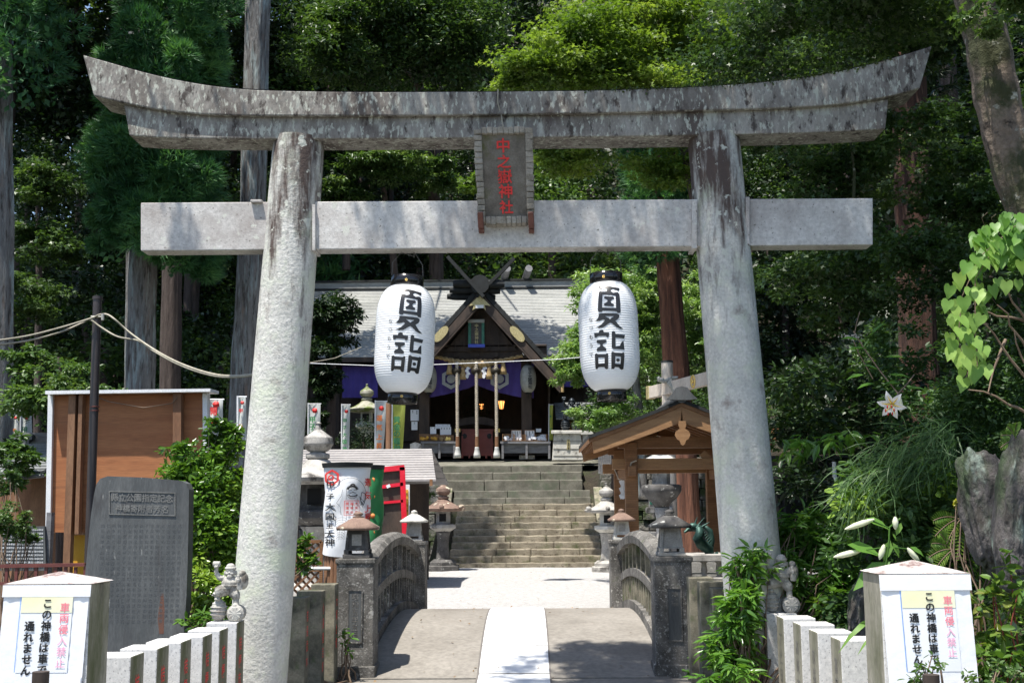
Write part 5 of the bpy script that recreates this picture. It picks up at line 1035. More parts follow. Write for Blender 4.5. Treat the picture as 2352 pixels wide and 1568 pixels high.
line(k, [(600, 540), (640, 560), (650, 640), (620, 740), (580, 660), (600, 540)], 9); line(k, [(350, 500), (330, 600), (270, 700), (320, 760), (330, 880)], 4); line(k, [(400, 480), (395, 650)], 4); line(k, [(560, 600), (640, 700)], 5); line(k, [(570, 620), (620, 800)], 4)
for i in range(9): line(k, arc(340 - i * 3, 960 + i * 36, 70 - i * 3, 40, pi, 2 * pi, 6), 3)
for i in range(6): line(k, [(290 + i * 22, 1100), (300 + i * 20, 1250)], 3)
k.build('ink_drawing', M['ink'], wb)
wg = wrap(X(842, 16.6), 16.6, .215, pi * 1.2, 2 * pi + .3, Z(1074, 16.4, 850), Z(1250, 16.4, 850), M['greencloth'], 'green_banner', 'green plastic banner with orange roundels behind the white banner', 30, 12, .014)
k = MB()
for py in (1102, 1140, 1184, 1222): c = P(860, py, 16.6); k.lathe(V((c.x, 16.6 - .19, c.z)), [(.035, 0), (.03, .008), (0, .01)], 12, axis=Matrix.Rotation(pi / 2, 3, 'X'))
k.build('orange_roundels', M['orange'], wg)
rb = thing('taped_board', 'dark timber panel framed with bright red tape behind the bridge', 'board', P(898, 1227, 18)); Y_ = 19.2
k = MB(); q = [P(868, 1232, Y_), P(930, 1232, Y_), P(927, 1078, Y_), P(866, 1081, Y_)]; k.hexa(q, [p + V((0, .05, 0)) for p in q]); k.build('panel', M['darkwood'], rb)
k = MB()
def rband(a, b, w_): k.bar(P(*a, Y_ - .02), P(*b, Y_ - .02), .03, w_ * Y_ / F)
rband((866, 1079), (929, 1073), 12); rband((924, 1072), (930, 1232), 12); rband((868, 1119), (926, 1111), 8); rband((868, 1155), (926, 1150), 6); k.build('red_tape', M['redtape'], rb); k = MB(); k.bar(P(869, 1160, Y_ - .03), P(880, 1158, Y_ - .03), .02, .05); k.bar(P(888, 1118, Y_ - .05), P(896, 1114, Y_ - .05), .02, .05); k.build('white_tape', M['tape'], rb)
ysn = thing('yellow_sign', 'narrow yellow sign strip beside the red-taped board', 'sign', P(936, 1228, 19.4)); qd(MB(), 930, 1112, 941, 1228, 19.4, .03).build('panel', M['notice'], ysn); qd(MB(), 931.5, 1124, 938, 1222, 19.385, .01).build('yellow_stripe', M['yellow'], ysn); k = MB(); column(k, '足元注意頭上', P(934.5, 1134, 19.38), V((1, 0, 0)), V((0, 0, 1)), .04, .09, 0, .02); k.build('writing', M['ink'], ysn)
sl_ = thing('stall', 'low stall with pale mauve-grey shingled roof left of the stairway', 'stall', P(870, 1230, 25)); zr = Z(1031, 27, 870); ze = Z(1103, 25, 870)
k = MB(); row_roof(k, X(660, 25), X(1001, 25), 25, ze, 27, zr, 13, .02, X(655, 27), X(991, 27)); row_roof(k, X(660, 25), X(1001, 25), 29, ze, 27, zr, 5, .02, X(655, 27), X(991, 27)); k.build('roof', M['shinglegrey'], sl_)
for px, y in ((915, 25.3), (700, 25.3), (905, 28.6), (720, 28.6)): k = MB(); k.box((X(px, 25) - .25, y, ze / 2 - .05), (.12, .12, ze)); k.build('post', M['darkwood'], sl_)
k = MB(); k.box((X(840, 27), 28.7, ze / 2), (2.6, .06, ze)); k.box((X(840, 27), 25.6, .45), (2.4, .5, .9)); k.build('counter_wall', M['darkwood'], sl_); k = MB(); k.box((X(990, 25), 25.02, ze - .05), (.06, .06, .14)); k.build('bracket', M['wood'], sl_)
for px0, px1, lab in ((942, 966, 'small pale stone marker showing above the right end of the stall roof'), (739, 757, 'small pale stone marker showing above the stall roof beside the onion-topped lantern')):
    pts = [P(x, y, 34.5) for x, y in ((px0, 1045), (px1, 1045), (px1, 1019), ((px0 + px1) / 2, 1015), (px0, 1019))]; k = MB(); k.prism(pts + [], (0, .3, 0)); k.box((V(pts[0]) + V(pts[1])) / 2 + V((0, .15, -.1 - (pts[0].z) / 2)), (.3, .28, pts[0].z + .1)); o = k.build('stone_marker', M['lantern_pale'], None, pts[0]); tag(o, lab, 'stone marker')
# lattice screen and white pipe
lt = thing('lattice_fence', 'brown diagonal lattice screen behind the left pillar', 'lattice fence', P(705, 1360, 15.5)); k = MB(); x0, x1, z0, z1 = X(668, 15.5), X(740, 15.5), Z(1362, 15.5, 700), Z(1243, 15.5, 700)
L_ = z1 - z0; s_ = -L_
while s_ < x1 - x0:
    for sg_, dy in ((1, 0), (-1, .014)):
        a, b = x0 + s_, x0 + s_ + L_; za, zb = (z0, z1) if sg_ > 0 else (z1, z0)
        if a < x0: za += (x0 - a) * sg_; a = x0
        if b > x1: zb -= (b - x1) * sg_; b = x1
        if b > a + .02: k.bar((a, 15.5 + dy, za), (b, 15.5 + dy, zb), .012, .028)
    s_ += .11
k.build('slats', M['plywall'], lt); k = MB(); [k.bar(*q, .04, .04) for q in (((x1, 15.5, z0), (x1, 15.5, z1)), ((x0, 15.5, z1), (x1, 15.5, z1)), ((x0, 15.5, z0 + L_ * .45), (x1, 15.5, z0 + L_ * .45)))]; k.build('frame', M['wood'], lt)
k = MB(); k.tube([P(690, 1305, 15), P(766, 1305, 15)], .022, 10); o = k.build('white_pipe', M['whitepaint'], None, P(690, 1305, 15)); tag(o, 'horizontal white pipe in front of the lattice', 'pipe')
# ================================================================ tall stone lanterns
def big_lantern(o, H_, label, mats, style=0, n=6, ph=0, group='tall stone lanterns'):
    t = thing('stone_lantern', label, 'stone lantern', o, group); o = V(o); s = H_; A, B_, C_ = mats
    def L(prof, nm, m_, nn=n, par=t, sm=False, wob=None, p_=ph): k = MB(); k.lathe(o, [(r * s, z * s) for r, z in prof], nn, 0, p_, sm, wob=wob); return k.build(nm, m_, par, bevel=.006)
    L([(.20, 0), (.20, .06), (.165, .065), (.165, .10), (.12, .13)], 'base', A); L([(.085, .12), (.075, .16), (.062, .28), (.075, .41), (.09, .43)], 'shaft', A, 20, sm=True)
    L([(.07, .425), (.13, .455), (.16, .475), (.16, .51), (.12, .52)], 'platform', B_)
    fb = L([(.09, .52), (.09, .655)], 'fire_box', B_, n); k = MB(); k.box(o + V((0, -.083 * s, .59 * s)), (.075 * s, .015 * s, .085 * s)); k.build('window', M['black'], fb)
    w6 = lambda a, z: (1 + .13 * abs(cos(a * n * pi - ph * n / 2)) ** 6) if z < .72 * s else 1
    L([(.15, .655), (.215, .668), (.225, .69), (.15, .725), (.085, .765), (.06, .79)], 'roof', C_, n * 6, sm=True, wob=w6)
    if style != 2:
        for i in range(n): a = 2 * pi * i / n + ph; k = MB(); k.ball(o + V((cos(a) * .235 * s, sin(a) * .235 * s, .705 * s)), .028 * s, 0, 8); k.build('corner_scroll', C_, t)
    L([(.045, .785), (.065, .80), (.065, .82), (.04, .83), (.065, .845), (.085, .875), (.08, .91), (.045, .935), (.018, .955), (.012, .985), (.018, .99), (0, 1.0)], 'finial', C_, 20, sm=True); return t
Lm = (M['lantern_dark'], M['lantern'], M['lantern_red']); Pm = (M['lantern'], M['lantern_pale'], M['lantern']); Dm = (M['lantern'], M['lantern_dark'], M['lantern_dark'])
big_lantern((X(1018, 32.6), 32.6, 0), 2.45, 'tall weathered lantern left of the foot of the stairway', Lm, 0, 6, pi / 6)  # dark base and shaft: shade of the hedge put into the stone colour
big_lantern((X(1393, 31.6), 31.6, 0), 2.35, 'tall pale lantern right of the foot of the stairway', Pm, 0, 6, pi / 6)
big_lantern((X(728, 21), 21, 0), 3.25, 'tall grey lantern with onion finial just right of the left pillar', (M['lantern'], M['lantern_dark'], M['lantern']), 0, 6, .2)
big_lantern((X(840, 42), 42, 3.15), 3.0, 'pale lantern with wide moss-covered upturned roof behind the stall', (M['lantern_pale'], M['lantern_pale'], mat('mossy_roof_stone', (.22, .21, .16), (.40, .39, .32), 4, .9, .4, 50, [((.10, .14, .02), 3, .48, .6)])), 2, 4, pi / 4)
# ================================================================ small upright banners
def nobori(x0, x1, y0, y1, Y, sw, label, m_, txt, tm, pole='whitepaint', top=True):
    t = thing('upright_banner', label, 'banner', P(x0, y1, Y), 'upright cloth banners'); k = MB(); n = 10; vs = []
    for j in range(n + 1):
        v = j / n; w0 = 1 - .45 * v * sw
        for i in range(5): u = i / 4; vs.append(P(x0 + (x1 - x0) * u * w0 , y0 + (y1 - y0) * v, Y) + V((0, .05 * sin(u * 5 + v * 4), 0)))
    k.add(vs, [(j * 5 + i, j * 5 + i + 1, (j + 1) * 5 + i + 1, (j + 1) * 5 + i) for j in range(n) for i in range(4)], 0, True); k.build('cloth', m_, t)
    k = MB(); k.tube([P(x0 - 1.5, y1 + 12, Y), P(x0 - 1, y0 - 3, Y)], .018, 6); k.tube([P(x0 - 2, y0 - 1, Y), P(x1 + 1, y0 - 1, Y)], .012, 5); k.build('pole', M[pole], t)
    hh = (P(x0, y0, Y).z - P(x0, y1, Y).z); 
    if top: k = MB(); c = P((x0 + x1) / 2, y0 + (y1 - y0) * .13, Y - .06); k.lathe(c, [((x1 - x0) * .22 * Y / F, 0), (0, .01)], 14, axis=Matrix.Rotation(pi / 2, 3, 'X'), wob=lambda a, z: 1 + .15 * sin(a * 2 * pi * 8)); k.build('red_flower_mark', M['redtext'], t)
    k = MB(); cw = (x1 - x0) * Y / F; st_ = hh * .72 / len(txt)
    column(k, txt, P(x0 + (x1 - x0) * .32, y0 + (y1 - y0) * .32, Y - .07), V((1, 0, 0)), V((0, 0, 1)), min(st_, cw * .55), st_, 0, .05); k.build('writing', M[tm], t); return t
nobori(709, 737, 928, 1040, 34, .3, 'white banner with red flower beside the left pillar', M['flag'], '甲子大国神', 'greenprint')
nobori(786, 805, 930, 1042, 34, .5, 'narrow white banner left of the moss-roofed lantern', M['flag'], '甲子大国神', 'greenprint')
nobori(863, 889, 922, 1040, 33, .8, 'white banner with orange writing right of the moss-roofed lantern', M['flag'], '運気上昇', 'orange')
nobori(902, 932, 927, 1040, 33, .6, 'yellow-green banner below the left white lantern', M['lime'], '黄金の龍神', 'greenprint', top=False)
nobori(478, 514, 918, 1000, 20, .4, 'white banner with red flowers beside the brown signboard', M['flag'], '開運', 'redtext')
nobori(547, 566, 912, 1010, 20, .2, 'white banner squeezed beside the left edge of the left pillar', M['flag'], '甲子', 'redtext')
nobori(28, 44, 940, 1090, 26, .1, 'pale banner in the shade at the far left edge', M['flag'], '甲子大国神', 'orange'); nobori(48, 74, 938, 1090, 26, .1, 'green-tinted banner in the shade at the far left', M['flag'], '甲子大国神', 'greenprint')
k = MB(); a = P(893, 1030, 30); k.tube([(a.x, 30, 1.0), P(893, 925, 30)], .075, 10); o = k.build('brown_post', M['plywall'], None, (a.x, 30, 1.0)); tag(o, 'slim brown post directly below the left white lantern', 'post')
# ================================================================ water pavilion (temizuya)
tz = thing('water_pavilion', 'small open timber pavilion with dark roof standing right of the bridge', 'pavilion', (2.5, 20.2, 0))
x0, x1, y0, y1 = X(1451, 19), X(1690, 19), 19.0, 21.4
for x, y in ((x0, y0), (x1, y0), (x0, y1), (x1, y1)):
    k = MB(); k.box((x, y, 1.36), (.20, .20, 2.72)); p_ = k.build('post', M['wood'], tz, bevel=.008)
    k = MB(); k.box((x, y, .1), (.3, .3, .24)); k.build('post_base', M['lantern'], p_, bevel=.02)
zb = Z(1065, 18.95, 1440)
for y in (y0, y1): k = MB(); k.bar((x0 - .30, y - .0, zb), (x1 + .30, y - .0, zb), .13, .17); k.build('tie_beam', M['wood_x'], tz, bevel=.006)
for x in (x0, x1): k = MB(); k.bar((x, y0 - .30, zb - .12), (x, y1 + .30, zb - .12), .12, .16); k.build('cross_beam', M['wood'], tz, bevel=.006)
for y in (y0, y1): k = MB(); k.bar((x0 - .2, y, zb + .34), (x1 + .2, y, zb + .34), .14, .18); k.build('head_beam', M['wood'], tz, bevel=.006)
for x in (x0, x1): k = MB(); k.bar((x, y0 - .55, zb + .48), (x, y1 + .5, zb + .48), .16, .18); k.build('purlin', M['wood'], tz, bevel=.006)
k = MB(); a = P(1612, 1040, 19.0); b = P(1645, 1071, 19.0); k.bar(a, b, .1, .11); k.build('brace', M['wood_x'], tz)
gx = X(1571.6, 18.4); zr = Z(920, 18.4, 1571); ex = X(1354, 18.4); ez = Z(1003, 18.4, 1356); hw = gx - ex; ya_, yb_ = 18.35, 21.9
def rprof(t, s): # t 0 ridge..1 eave
    return gx + s * hw * t, zr + (ez - zr) * (t * 1.10 - .10 * t * t)
for s in (-1, 1):
    k = MB(); k2 = MB(); N_ = 12
    for i in range(N_):
        (xa, za), (xb, zb_) = rprof(i / N_, s), rprof((i + 1) / N_, s)
        k.hexa([(xa, ya_, za - .03), (xb, ya_, zb_ - .03), (xb, yb_, zb_ - .03), (xa, yb_, za - .03)], [(xa, ya_, za + .02), (xb, ya_, zb_ + .03), (xb, yb_, zb_ + .03), (xa, yb_, za + .02)])
        k2.hexa([(xa, ya_ + .04, za - .09), (xb, ya_ + .04, zb_ - .09), (xb, yb_ - .04, zb_ - .09), (xa, yb_ - .04, za - .09)], [(xa, ya_ + .04, za - .034), (xb, ya_ + .04, zb_ - .034), (xb, yb_ - .04, zb_ - .034), (xa, yb_ - .04, za - .034)])
    r_ = k.build('roof_slope', M['darkroof'], tz); k2.build('roof_boarding', M['wood'], r_)
    k = MB()
    for j in range(9):
        y = ya_ + .25 + j * .38; (xa, za), (xb, zb_) = rprof(.03, s), rprof(.97, s); k.bar((xa, y, za - .13), (xb, y, zb_ - .13), .07, .08)
    k.build('rafters', M['wood'], r_)
    for yy_, nm in ((ya_ + .05, 'front'), (yb_ - .09, 'rear')):
        k = MB(); A_ = []; B_ = []
        for i in range(N_ + 1):
            t = i / N_; xa, za = rprof(t * .96, s); A_.append(V((xa, yy_, za - .09))); B_.append(V((xa - s * .02, yy_, za - .09 - .24 + .05 * t)))
        k.strip(A_, B_, (0, .05, 0)); k.build('bargeboard', M['wood_x'], r_, bevel=.004)
        k = MB(); A_ = [p + V((0, -.02, .06)) for p in A_]; B_ = [p + V((0, 0, -.055)) for p in A_]; k.strip(A_, B_, (0, .1, 0)); k.build('upper_moulding', M['wood'], r_)
k = MB(); c = V((gx, ya_ - .0, zr - .52)); pts = [(-.055, .20), (.055, .20), (.06, .13), (.04, .08), (.10, .04), (.12, -.02), (.09, -.08), (.05, -.10), (.03, -.16), (0, -.18), (-.03, -.16), (-.05, -.10), (-.09, -.08), (-.12, -.02), (-.10, .04), (-.04, .08), (-.06, .13)]
k.prism([c + V((a, 0, b)) for a, b in pts], (0, .04, 0)); k.build('carved_pendant', M['wood_x'], tz, bevel=.005)
k = MB(); k.tube([(gx, ya_ - .02, zr + .05), (gx, yb_, zr + .05)], .09, 10); pts = [(-.24, .0), (-.17, .08), (-.13, .14), (-.09, .22), (.0, .25), (.09, .22), (.13, .14), (.17, .08), (.24, .0), (.1, -.02), (-.1, -.02)]
k.prism([V((gx + a, ya_ - .06, zr + .02 + b * .8)) for a, b in pts], (0, .1, 0)); k.build('ridge_tile', M['slate'], tz, bevel=.012)
# rope with paper streamers on the pavilion
t = thing('rope_garland', 'thin rope with white paper streamers tied to the left posts of the pavilion', 'rope', P(1450, 1075, 18.85)); k = MB(); k.tube([P(1462, 1057, 18.8), P(1450, 1062, 18.8), P(1444, 1090, 18.9), P(1434, 1105, 19.8), P(1422, 1100, 20.8), P(1411, 1075, 21.3)], .014, 6); k.build('rope', M['rope'], t)
for px, Y in ((1428, 20), (1440, 19.2), (1433, 19.6)):
    k = MB()
    for j in range(5): k.box(P(px + (1.5 if j % 2 else -1.5), 1108 + j * 8, Y), (.05, .008, .075), rot=Matrix.Rotation(.35 if j % 2 else -.35, 3, 'Y'))
    k.build('paper_streamer', M['white'], t)
# stone basin with balustrade and bronze dragon
bs = thing('water_basin', 'low stone basin with balustrade under the pavilion', 'water basin', (2.5, 17.5, 0)); Y_ = 15.6
k = MB(); k.box((X(1630, Y_), Y_ + .1, Z(1281, Y_, 1600)), (1.2, .26, .09)); k.build('top_rail', M['lantern'], bs, bevel=.01); k = MB(); k.box((X(1630, Y_), Y_ + .1, Z(1333, Y_, 1600)), (1.2, .3, .08)); k.build('lower_rail', M['lantern'], bs, bevel=.01)
for px in (1582, 1618, 1652): k = MB(); c = P(px, 1330, Y_ + .1); h = Z(1284, Y_, px) - c.z; k.lathe(c, [(.05, 0), (.05, h * .15), (.028, h * .2), (.045, h * .45), (.03, h * .8), (.05, h * .85), (.05, h)], 12); k.build('baluster', M['lantern'], bs)
k = MB(); k.box((2.55, 18.3, .45), (1.6, 1.2, .9)); k.box((2.55, 18.3, .93), (1.7, 1.3, .1)); k.build('basin_block', M['lantern'], bs, bevel=.02)
dg_ = thing('dragon_spout', 'dark green bronze dragon rearing over the basin beside the right pillar', 'dragon statue', P(1610, 1285, 16.8)); Yd = 16.8
k = MB(); pts = [(1622, 1290), (1640, 1275), (1638, 1255), (1618, 1250), (1600, 1262), (1590, 1250), (1598, 1232), (1620, 1218), (1624, 1228)]
k.tube([P(x, y, Yd + .1 * sin(i)) for i, (x, y) in enumerate([(1622, 1292), (1632, 1282), (1628, 1262), (1610, 1248), (1602, 1236), (1608, 1222), (1606, 1214), (1592, 1210), (1578, 1216)])], [.055, .06, .075, .08, .07, .06, .055, .06, .03], 12)
k.tube([P(x, y, Yd + .15) for x, y in [(1630, 1262), (1634, 1240), (1630, 1218), (1617, 1208), (1610, 1214)]], [.05, .05, .045, .03, .015], 10); k.tube([P(1633, 1282, Yd), P(1646, 1272, Yd), P(1650, 1290, Yd)], [.05, .045, .03], 10)
for a, b in (((1604, 1206), (1618, 1188)), ((1596, 1204), (1602, 1186)), ((1612, 1210), (1630, 1198))): k.tube([P(*a, Yd), P(*b, Yd)], [.02, .003], 6)
for i in range(9): a = P(1628 - i * 3.5, 1244 - i * 4, Yd - .05); k.tube([a, a + V((.05, -.02, .05))], [.02, .002], 5)
k.tube([P(1582, 1214, Yd - .04), P(1572, 1222, Yd - .08)], [.03, .015], 8); k.ball(P(1592, 1208, Yd), (.075, .06, .05)); k.build('body', M['verdigris'], dg_); k = MB(); k.box(P(1618, 1300, Yd), (.42, .3, .18)); k.build('plinth', M['lantern'], dg_, bevel=.01)
# carved bowl lantern and others beyond the pavilion
t = thing('stone_lantern', 'dark carved lotus-bowl lantern framed by the pavilion posts', 'stone lantern', (X(1522, 26), 26, 0)); o = V((X(1520, 26), 26, 0)); zz = lambda py: Z(py, 26, 1520)
k = MB(); k.lathe(o, [(.30, 0), (.3, .2), (.14, .4), (.13, zz(1190)), (.17, zz(1165))], 12); k.build('shaft', M['lantern'], t)
k = MB(); k.lathe(o, [(.13, zz(1168)), (.2, zz(1155)), (.33, zz(1142)), (.40, zz(1131)), (.42, zz(1126)), (.42, zz(1115)), (.36, zz(1112))], 24, wob=lambda a, z: 1 + .05 * abs(sin(a * 2 * pi * 6))); k.build('lotus_bowl', M['lantern_dark'], t)
k = MB(); k.lathe(o, [(.20, zz(1112)), (.2, zz(1070))], 6, 0, 0, False); k.build('fire_box', M['lantern'], t); k = MB(); k.lathe(o, [(.5, zz(1070)), (.52, zz(1064)), (.3, zz(1050)), (.1, zz(1040)), (.12, zz(1030)), (0, zz(1018))], 12); k.build('roof', M['lantern_pale'], t)
# rounded block with green panel behind the pavilion
t = thing('stone_shrine_base', 'grey stone plinth with small teal panels behind the pavilion', 'plinth', (X(1505, 30), 30, 0)); k = MB(); Y_ = 29.0; qd(k, 1488, 1220, 1540, 1300, Y_, .6); qd(k, 1483, 1164, 1545, 1178, Y_ - .1, .8); k.build('block', M['lantern'], t, bevel=.02); k = MB(); qd(k, 1490, 1128, 1540, 1164, Y_, .6); k.build('upper_block', M['lantern'], t, bevel=.02); k = MB(); [qd(k, a, 1132, a + 7, 1158, Y_ - .03, .03) for a in (1492, 1512, 1524)]; k.build('teal_panel', M['teal'], t)
# vertical board fence on the terrace right of the stair
t = thing('board_fence', 'pale grey vertical board fence behind the left pavilion posts', 'fence', (X(1400, 38), 37.6, 3.1)); k = MB()
for i in range(9): a = X(1378 + i * 5.2, 37.6); k.box((a, 37.6, 3.9 - .3), (.062, .03, 1.7))
k.bar((X(1376, 37.6), 37.64, 3.2), (X(1424, 37.6), 37.64, 3.2), .03, .08); k.build('boards', M['greywood'], t)
# ================================================================ bleached wooden torii with gilt ends
wt = thing('wooden_torii', 'pale bleached wooden torii with gilt beam ends and white rope behind the pavilion', 'torii gate', (X(1532, 29.3), 29.3, 0))
a = P(1532, 1100, 29.3); b = P(1532, 833, 29.3); k = MB(); k.tube([(b.x, 29.3, 0), b], [.17, .145], 20); k.build('pillar', M['oakwhite'], wt); k = MB(); k.cyl(b + V((0, 0, .002)), b + V((0, 0, .05)), .155, .15, 20); k.build('pillar_cap', M['darkroof'], wt)
a = P(1493, 902, 30.2); zc = a.z - .0; c2 = P(1622, 869, 27.0); k = MB(); d = V((c2.x - a.x, c2.y - a.y, 0)).normalized(); L_ = 4.7; e = a + d * L_; k.bar((a.x, a.y, zc), (e.x, e.y, zc), .16, .30); k.build('tie_beam', M['oakwhite'], wt, bevel=.008)
k = MB(); k.bar(V((a.x, a.y, zc)) - d * .05, V((a.x, a.y, zc)) + d * .12, .19, .335); k.build('gilt_end', M['goldold'], wt, bevel=.01)
k = MB(); c = P(1604, 873, 27.2); side = V((-d.y, d.x, 0)); side = -side if side.y > 0 else side; c0 = V((a.x, a.y, zc)) + d * ((c.x - a.x) / d.x) + side * .085
for i in range(16): an = 2 * pi * i / 16; k.ball(c0 + d * cos(an) * .10 + V((0, 0, sin(an) * .13)), (.035, .03, .035), 0, 6)
k.ball(c0, (.05, .03, .05), 0, 8); k.build('gilt_chrysanthemum', M['gold'], wt)
e2 = V((a.x, a.y, 0)) + d * 4.1; k = MB(); k.tube([(e2.x, e2.y, 0), (e2.x, e2.y, b.z)], [.17, .145], 16); k.build('pillar', M['oakwhite'], wt)
k = MB(); twist(k, [P(1512, 870, 29.0), P(1528, 876, 28.9), P(1545, 868, 28.9), P(1556, 866, 28.6)], [.07, .06, .05, .03], 2, 5, 8, 6); twist(k, [P(1538, 876, 28.8), P(1548, 890, 28.7), P(1560, 912, 28.5), P(1570, 935, 28.4)], [.08, .09, .09, .09], 2, 4, 8, 6); k.build('white_rope', M['silverpaper'], wt)
# ================================================================ bronze statue on white stone pedestal
pdl = thing('statue_pedestal', 'pale stepped stone-block pedestal right of the shrine stairs', 'pedestal', P(1305, 1056, 41.6)); Yp = 41.6
k = MB(); q = [P(1269, 1056, Yp), P(1341, 1056, Yp), P(1334, 996, Yp), P(1273, 996, Yp)]; k.hexa(q, [p + V((0, 1.0, 0)) for p in q]); k.build('block', M['lantern_pale'], pdl, bevel=.01)
k = MB(); qd(k, 1266, 988, 1342, 996, Yp - .1, 1.2); k.build('cap', M['lantern_pale'], pdl, bevel=.02); k = MB(); qd(k, 1341, 990, 1362, 1056, Yp + .2, .8); k.build('side_block', M['lantern_pale'], pdl, bevel=.02)
k = MB()
for py in (1012, 1030, 1046): qd(k, 1271, py, 1340, py + .8, Yp - .015, .02)
k.build('block_joints', M['joint'], pdl); k = MB(); qd(k, 1302, 1008, 1309, 1032, Yp - .03, .03); k.build('plate', M['goldold'], pdl)
k = MB(); column(k, '大黒天像', P(1305.5, 1011.5, Yp - .04), V((1, 0, 0)), V((0, 0, 1)), .08, .09, 0, .02); k.build('plate_writing', M['ink'], pdl)
p = P(1312, 988, 42); statue((p.x, 42.1, p.z), 1.22, 'dark bronze figure holding up a mallet on the pale block pedestal', M['bronze'], 1)
t = thing('stone_lantern', 'little square stone lantern beside the bronze figure', 'stone lantern', P(1349, 1050, 41.4)); o = P(1349, 1050, 41.4); k = MB(); k.box(o + V((0, 0, .35)), (.3, .3, .9)); k.box(o + V((0, 0, .85)), (.42, .42, .12)); k.build('shaft', M['lantern_pale'], t, bevel=.01); k = MB(); k.box(o + V((0, 0, 1.08)), (.28, .28, .34)); k.build('fire_box', M['lantern_dark'], t); k = MB(); k.box(o + V((0, -.145, 1.08)), (.15, .01, .18)); k.build('window', M['teal'], t); k = MB(); k.lathe(o + V((0, 0, 1.26)), [(.34, 0), (.34, .05), (.12, .18), (.05, .2), (.07, .27), (0, .34)], 4, 0, pi / 4, False); k.build('roof', M['lantern'], t)
# yellow-green and white banner edges by the bronze figure
nobori(1262, 1270, 930, 1010, 44.5, .1, 'narrow yellow-green banner left of the bronze figure', M['lime'], '龍神', 'greenprint', top=False)
k = MB(); k.tube([P(1292, 900, 36), P(1292, 865, 36)], [.05, .05], 8); k.ball(P(1292, 863, 36), (.05, .05, .08)); o = k.build('pole_tip', M['straw'], None, P(1292, 900, 36)); tag(o, 'pale wooden pole tip poking out above the small leafy branches', 'pole')
# timber building hidden in the trees on the right
t = thing('side_building', 'dim timber building with railing behind the leafy tree right of the shrine', 'building', P(1400, 1020, 46)); k = MB(); qd(k, 1290, 960, 1470, 1080, 47, .3); k.build('wall', M['plywall'], t)
k = MB(); [qd(k, 1290, y, 1470, y + 4, 46.8, .1) for y in (968, 984, 1000)]; [qd(k, x, 960, x + 3, 1012, 46.7, .1) for x in range(1290, 1470, 14)]; k.build('railing', M['straw'], t); k = MB(); row_roof(k, X(1280, 45), X(1500, 45), 45, Z(962, 45), 48, Z(925, 48), 8); k.build('roof', M['shingledark'], t)
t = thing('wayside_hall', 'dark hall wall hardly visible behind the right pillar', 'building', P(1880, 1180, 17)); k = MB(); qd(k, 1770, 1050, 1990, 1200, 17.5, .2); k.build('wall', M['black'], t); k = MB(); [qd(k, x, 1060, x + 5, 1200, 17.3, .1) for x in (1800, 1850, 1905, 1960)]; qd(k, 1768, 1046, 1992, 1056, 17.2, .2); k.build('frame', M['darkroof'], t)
k = MB(); qd(k, 1762, 980, 1790, 1008, 17.6, 1.2); o = k.build('eave_end', M['wood'], None, P(1775, 1008, 17.6)); tag(o, 'orange-brown timber eave end showing right of the right pillar', 'eave')
k = MB(); k.tube([P(1916, 1060, 10.6), P(1917, 1090, 10.6), P(1921, 1104, 10.6)], .018, 8); o = k.build('white_pipe', M['whitepaint'], None, P(1918, 1104, 10.6)); tag(o, 'short white pipe end on the shaded bank', 'pipe')
# ================================================================ trees
def trunk_tree(name, label, pts, rads, bark, crown_fn=None, lmat=None, limbs=(), cat='tree', group=None):
    base = V(pts[0]); t = thing(name, label, cat, base, group); n = len(pts); out = []; rr_ = []
    for i in range(n - 1):
        a, b = V(pts[i]), V(pts[i + 1])
        for j in range(6): out.append(a.lerp(b, j / 6)); rr_.append((rads[i] + (rads[i + 1] - rads[i]) * j / 6) * (1 + .035 * sin(len(out) * 1.7)))
    out.append(V(pts[-1])); rr_.append(rads[-1]); k = MB(); k.tube(out, rr_, 28)
    for i, v in enumerate(k.v): # fluted bark
        v = V(v); a = i % 28; k.v[i] = tuple(v + (v - out[min(len(out) - 1, i // 28)]) * (.07 * sin(a * 2.3) + .04 * sin(a * 5.1)) if i < 28 * len(out) else v)
    for q in limbs: limb(k, *q)
    k.build('trunk', M[bark], t)
    if crown_fn:
        lv = Leaves(); crown_fn(lv); lv.build('crown', lmat, t)
    return t
def cedarcol(lv, cx, cy, z0, z1, R, n, sect=None, L=.2, taper=.25, k=14, w=.06, mt=0):
    """drooping cedar sprays: lumpy bunches of needle tufts round a column"""
    nb = max(6, int((z1 - z0) * R * 9)); pos = []; out = []
    for _ in range(nb):
        a = U(0, 2 * pi); h = U(0, 1); z = z0 + (z1 - z0) * h; r = R * (1 - taper * h) * U(.55, 1.0); c = np.array([cx + cos(a) * r, cy + sin(a) * r, z]); s = R * U(.16, .34); m_ = max(3, n // nb)
        d = unit(G(m_)); d[:, 2] = d[:, 2] * .8; p = c + d * s * np.array([1, 1, 1.25]); pos.append(p); out.append(d + np.array([cos(a) * .8, sin(a) * .8, .25]))
    tufts(lv, np.concatenate(pos), np.concatenate(out), k, L * 1.15, w * 2.1, mt, .5)
    m_ = int((z1 - z0) * R * R * 130); a = U(0, 2 * pi, m_); h = U(0, 1, m_); r = R * (1 - taper * h) * (U(0, 1, m_) ** .5) * .72
    lv.add(np.stack([cx + np.cos(a) * r, cy + np.sin(a) * r, z0 + (z1 - z0) * h], 1), G(m_), G(m_), .2, .6, 'quad', mt)
g0 = lambda px, Y: V((X(px, Y), Y, -.3))
t1 = trunk_tree('cedar_tree', 'grey cedar cut off by the left edge of the frame', [g0(-14, 25), P(-6, 600, 25), P(-10, 100, 25), P(-12, -200, 25)], [.42, .34, .33, .30], 'bark', lambda lv: cedarcol(lv, X(-20, 24.2), 24.2, 10.5, 19, 1.15, 2200), LF['cedar'])
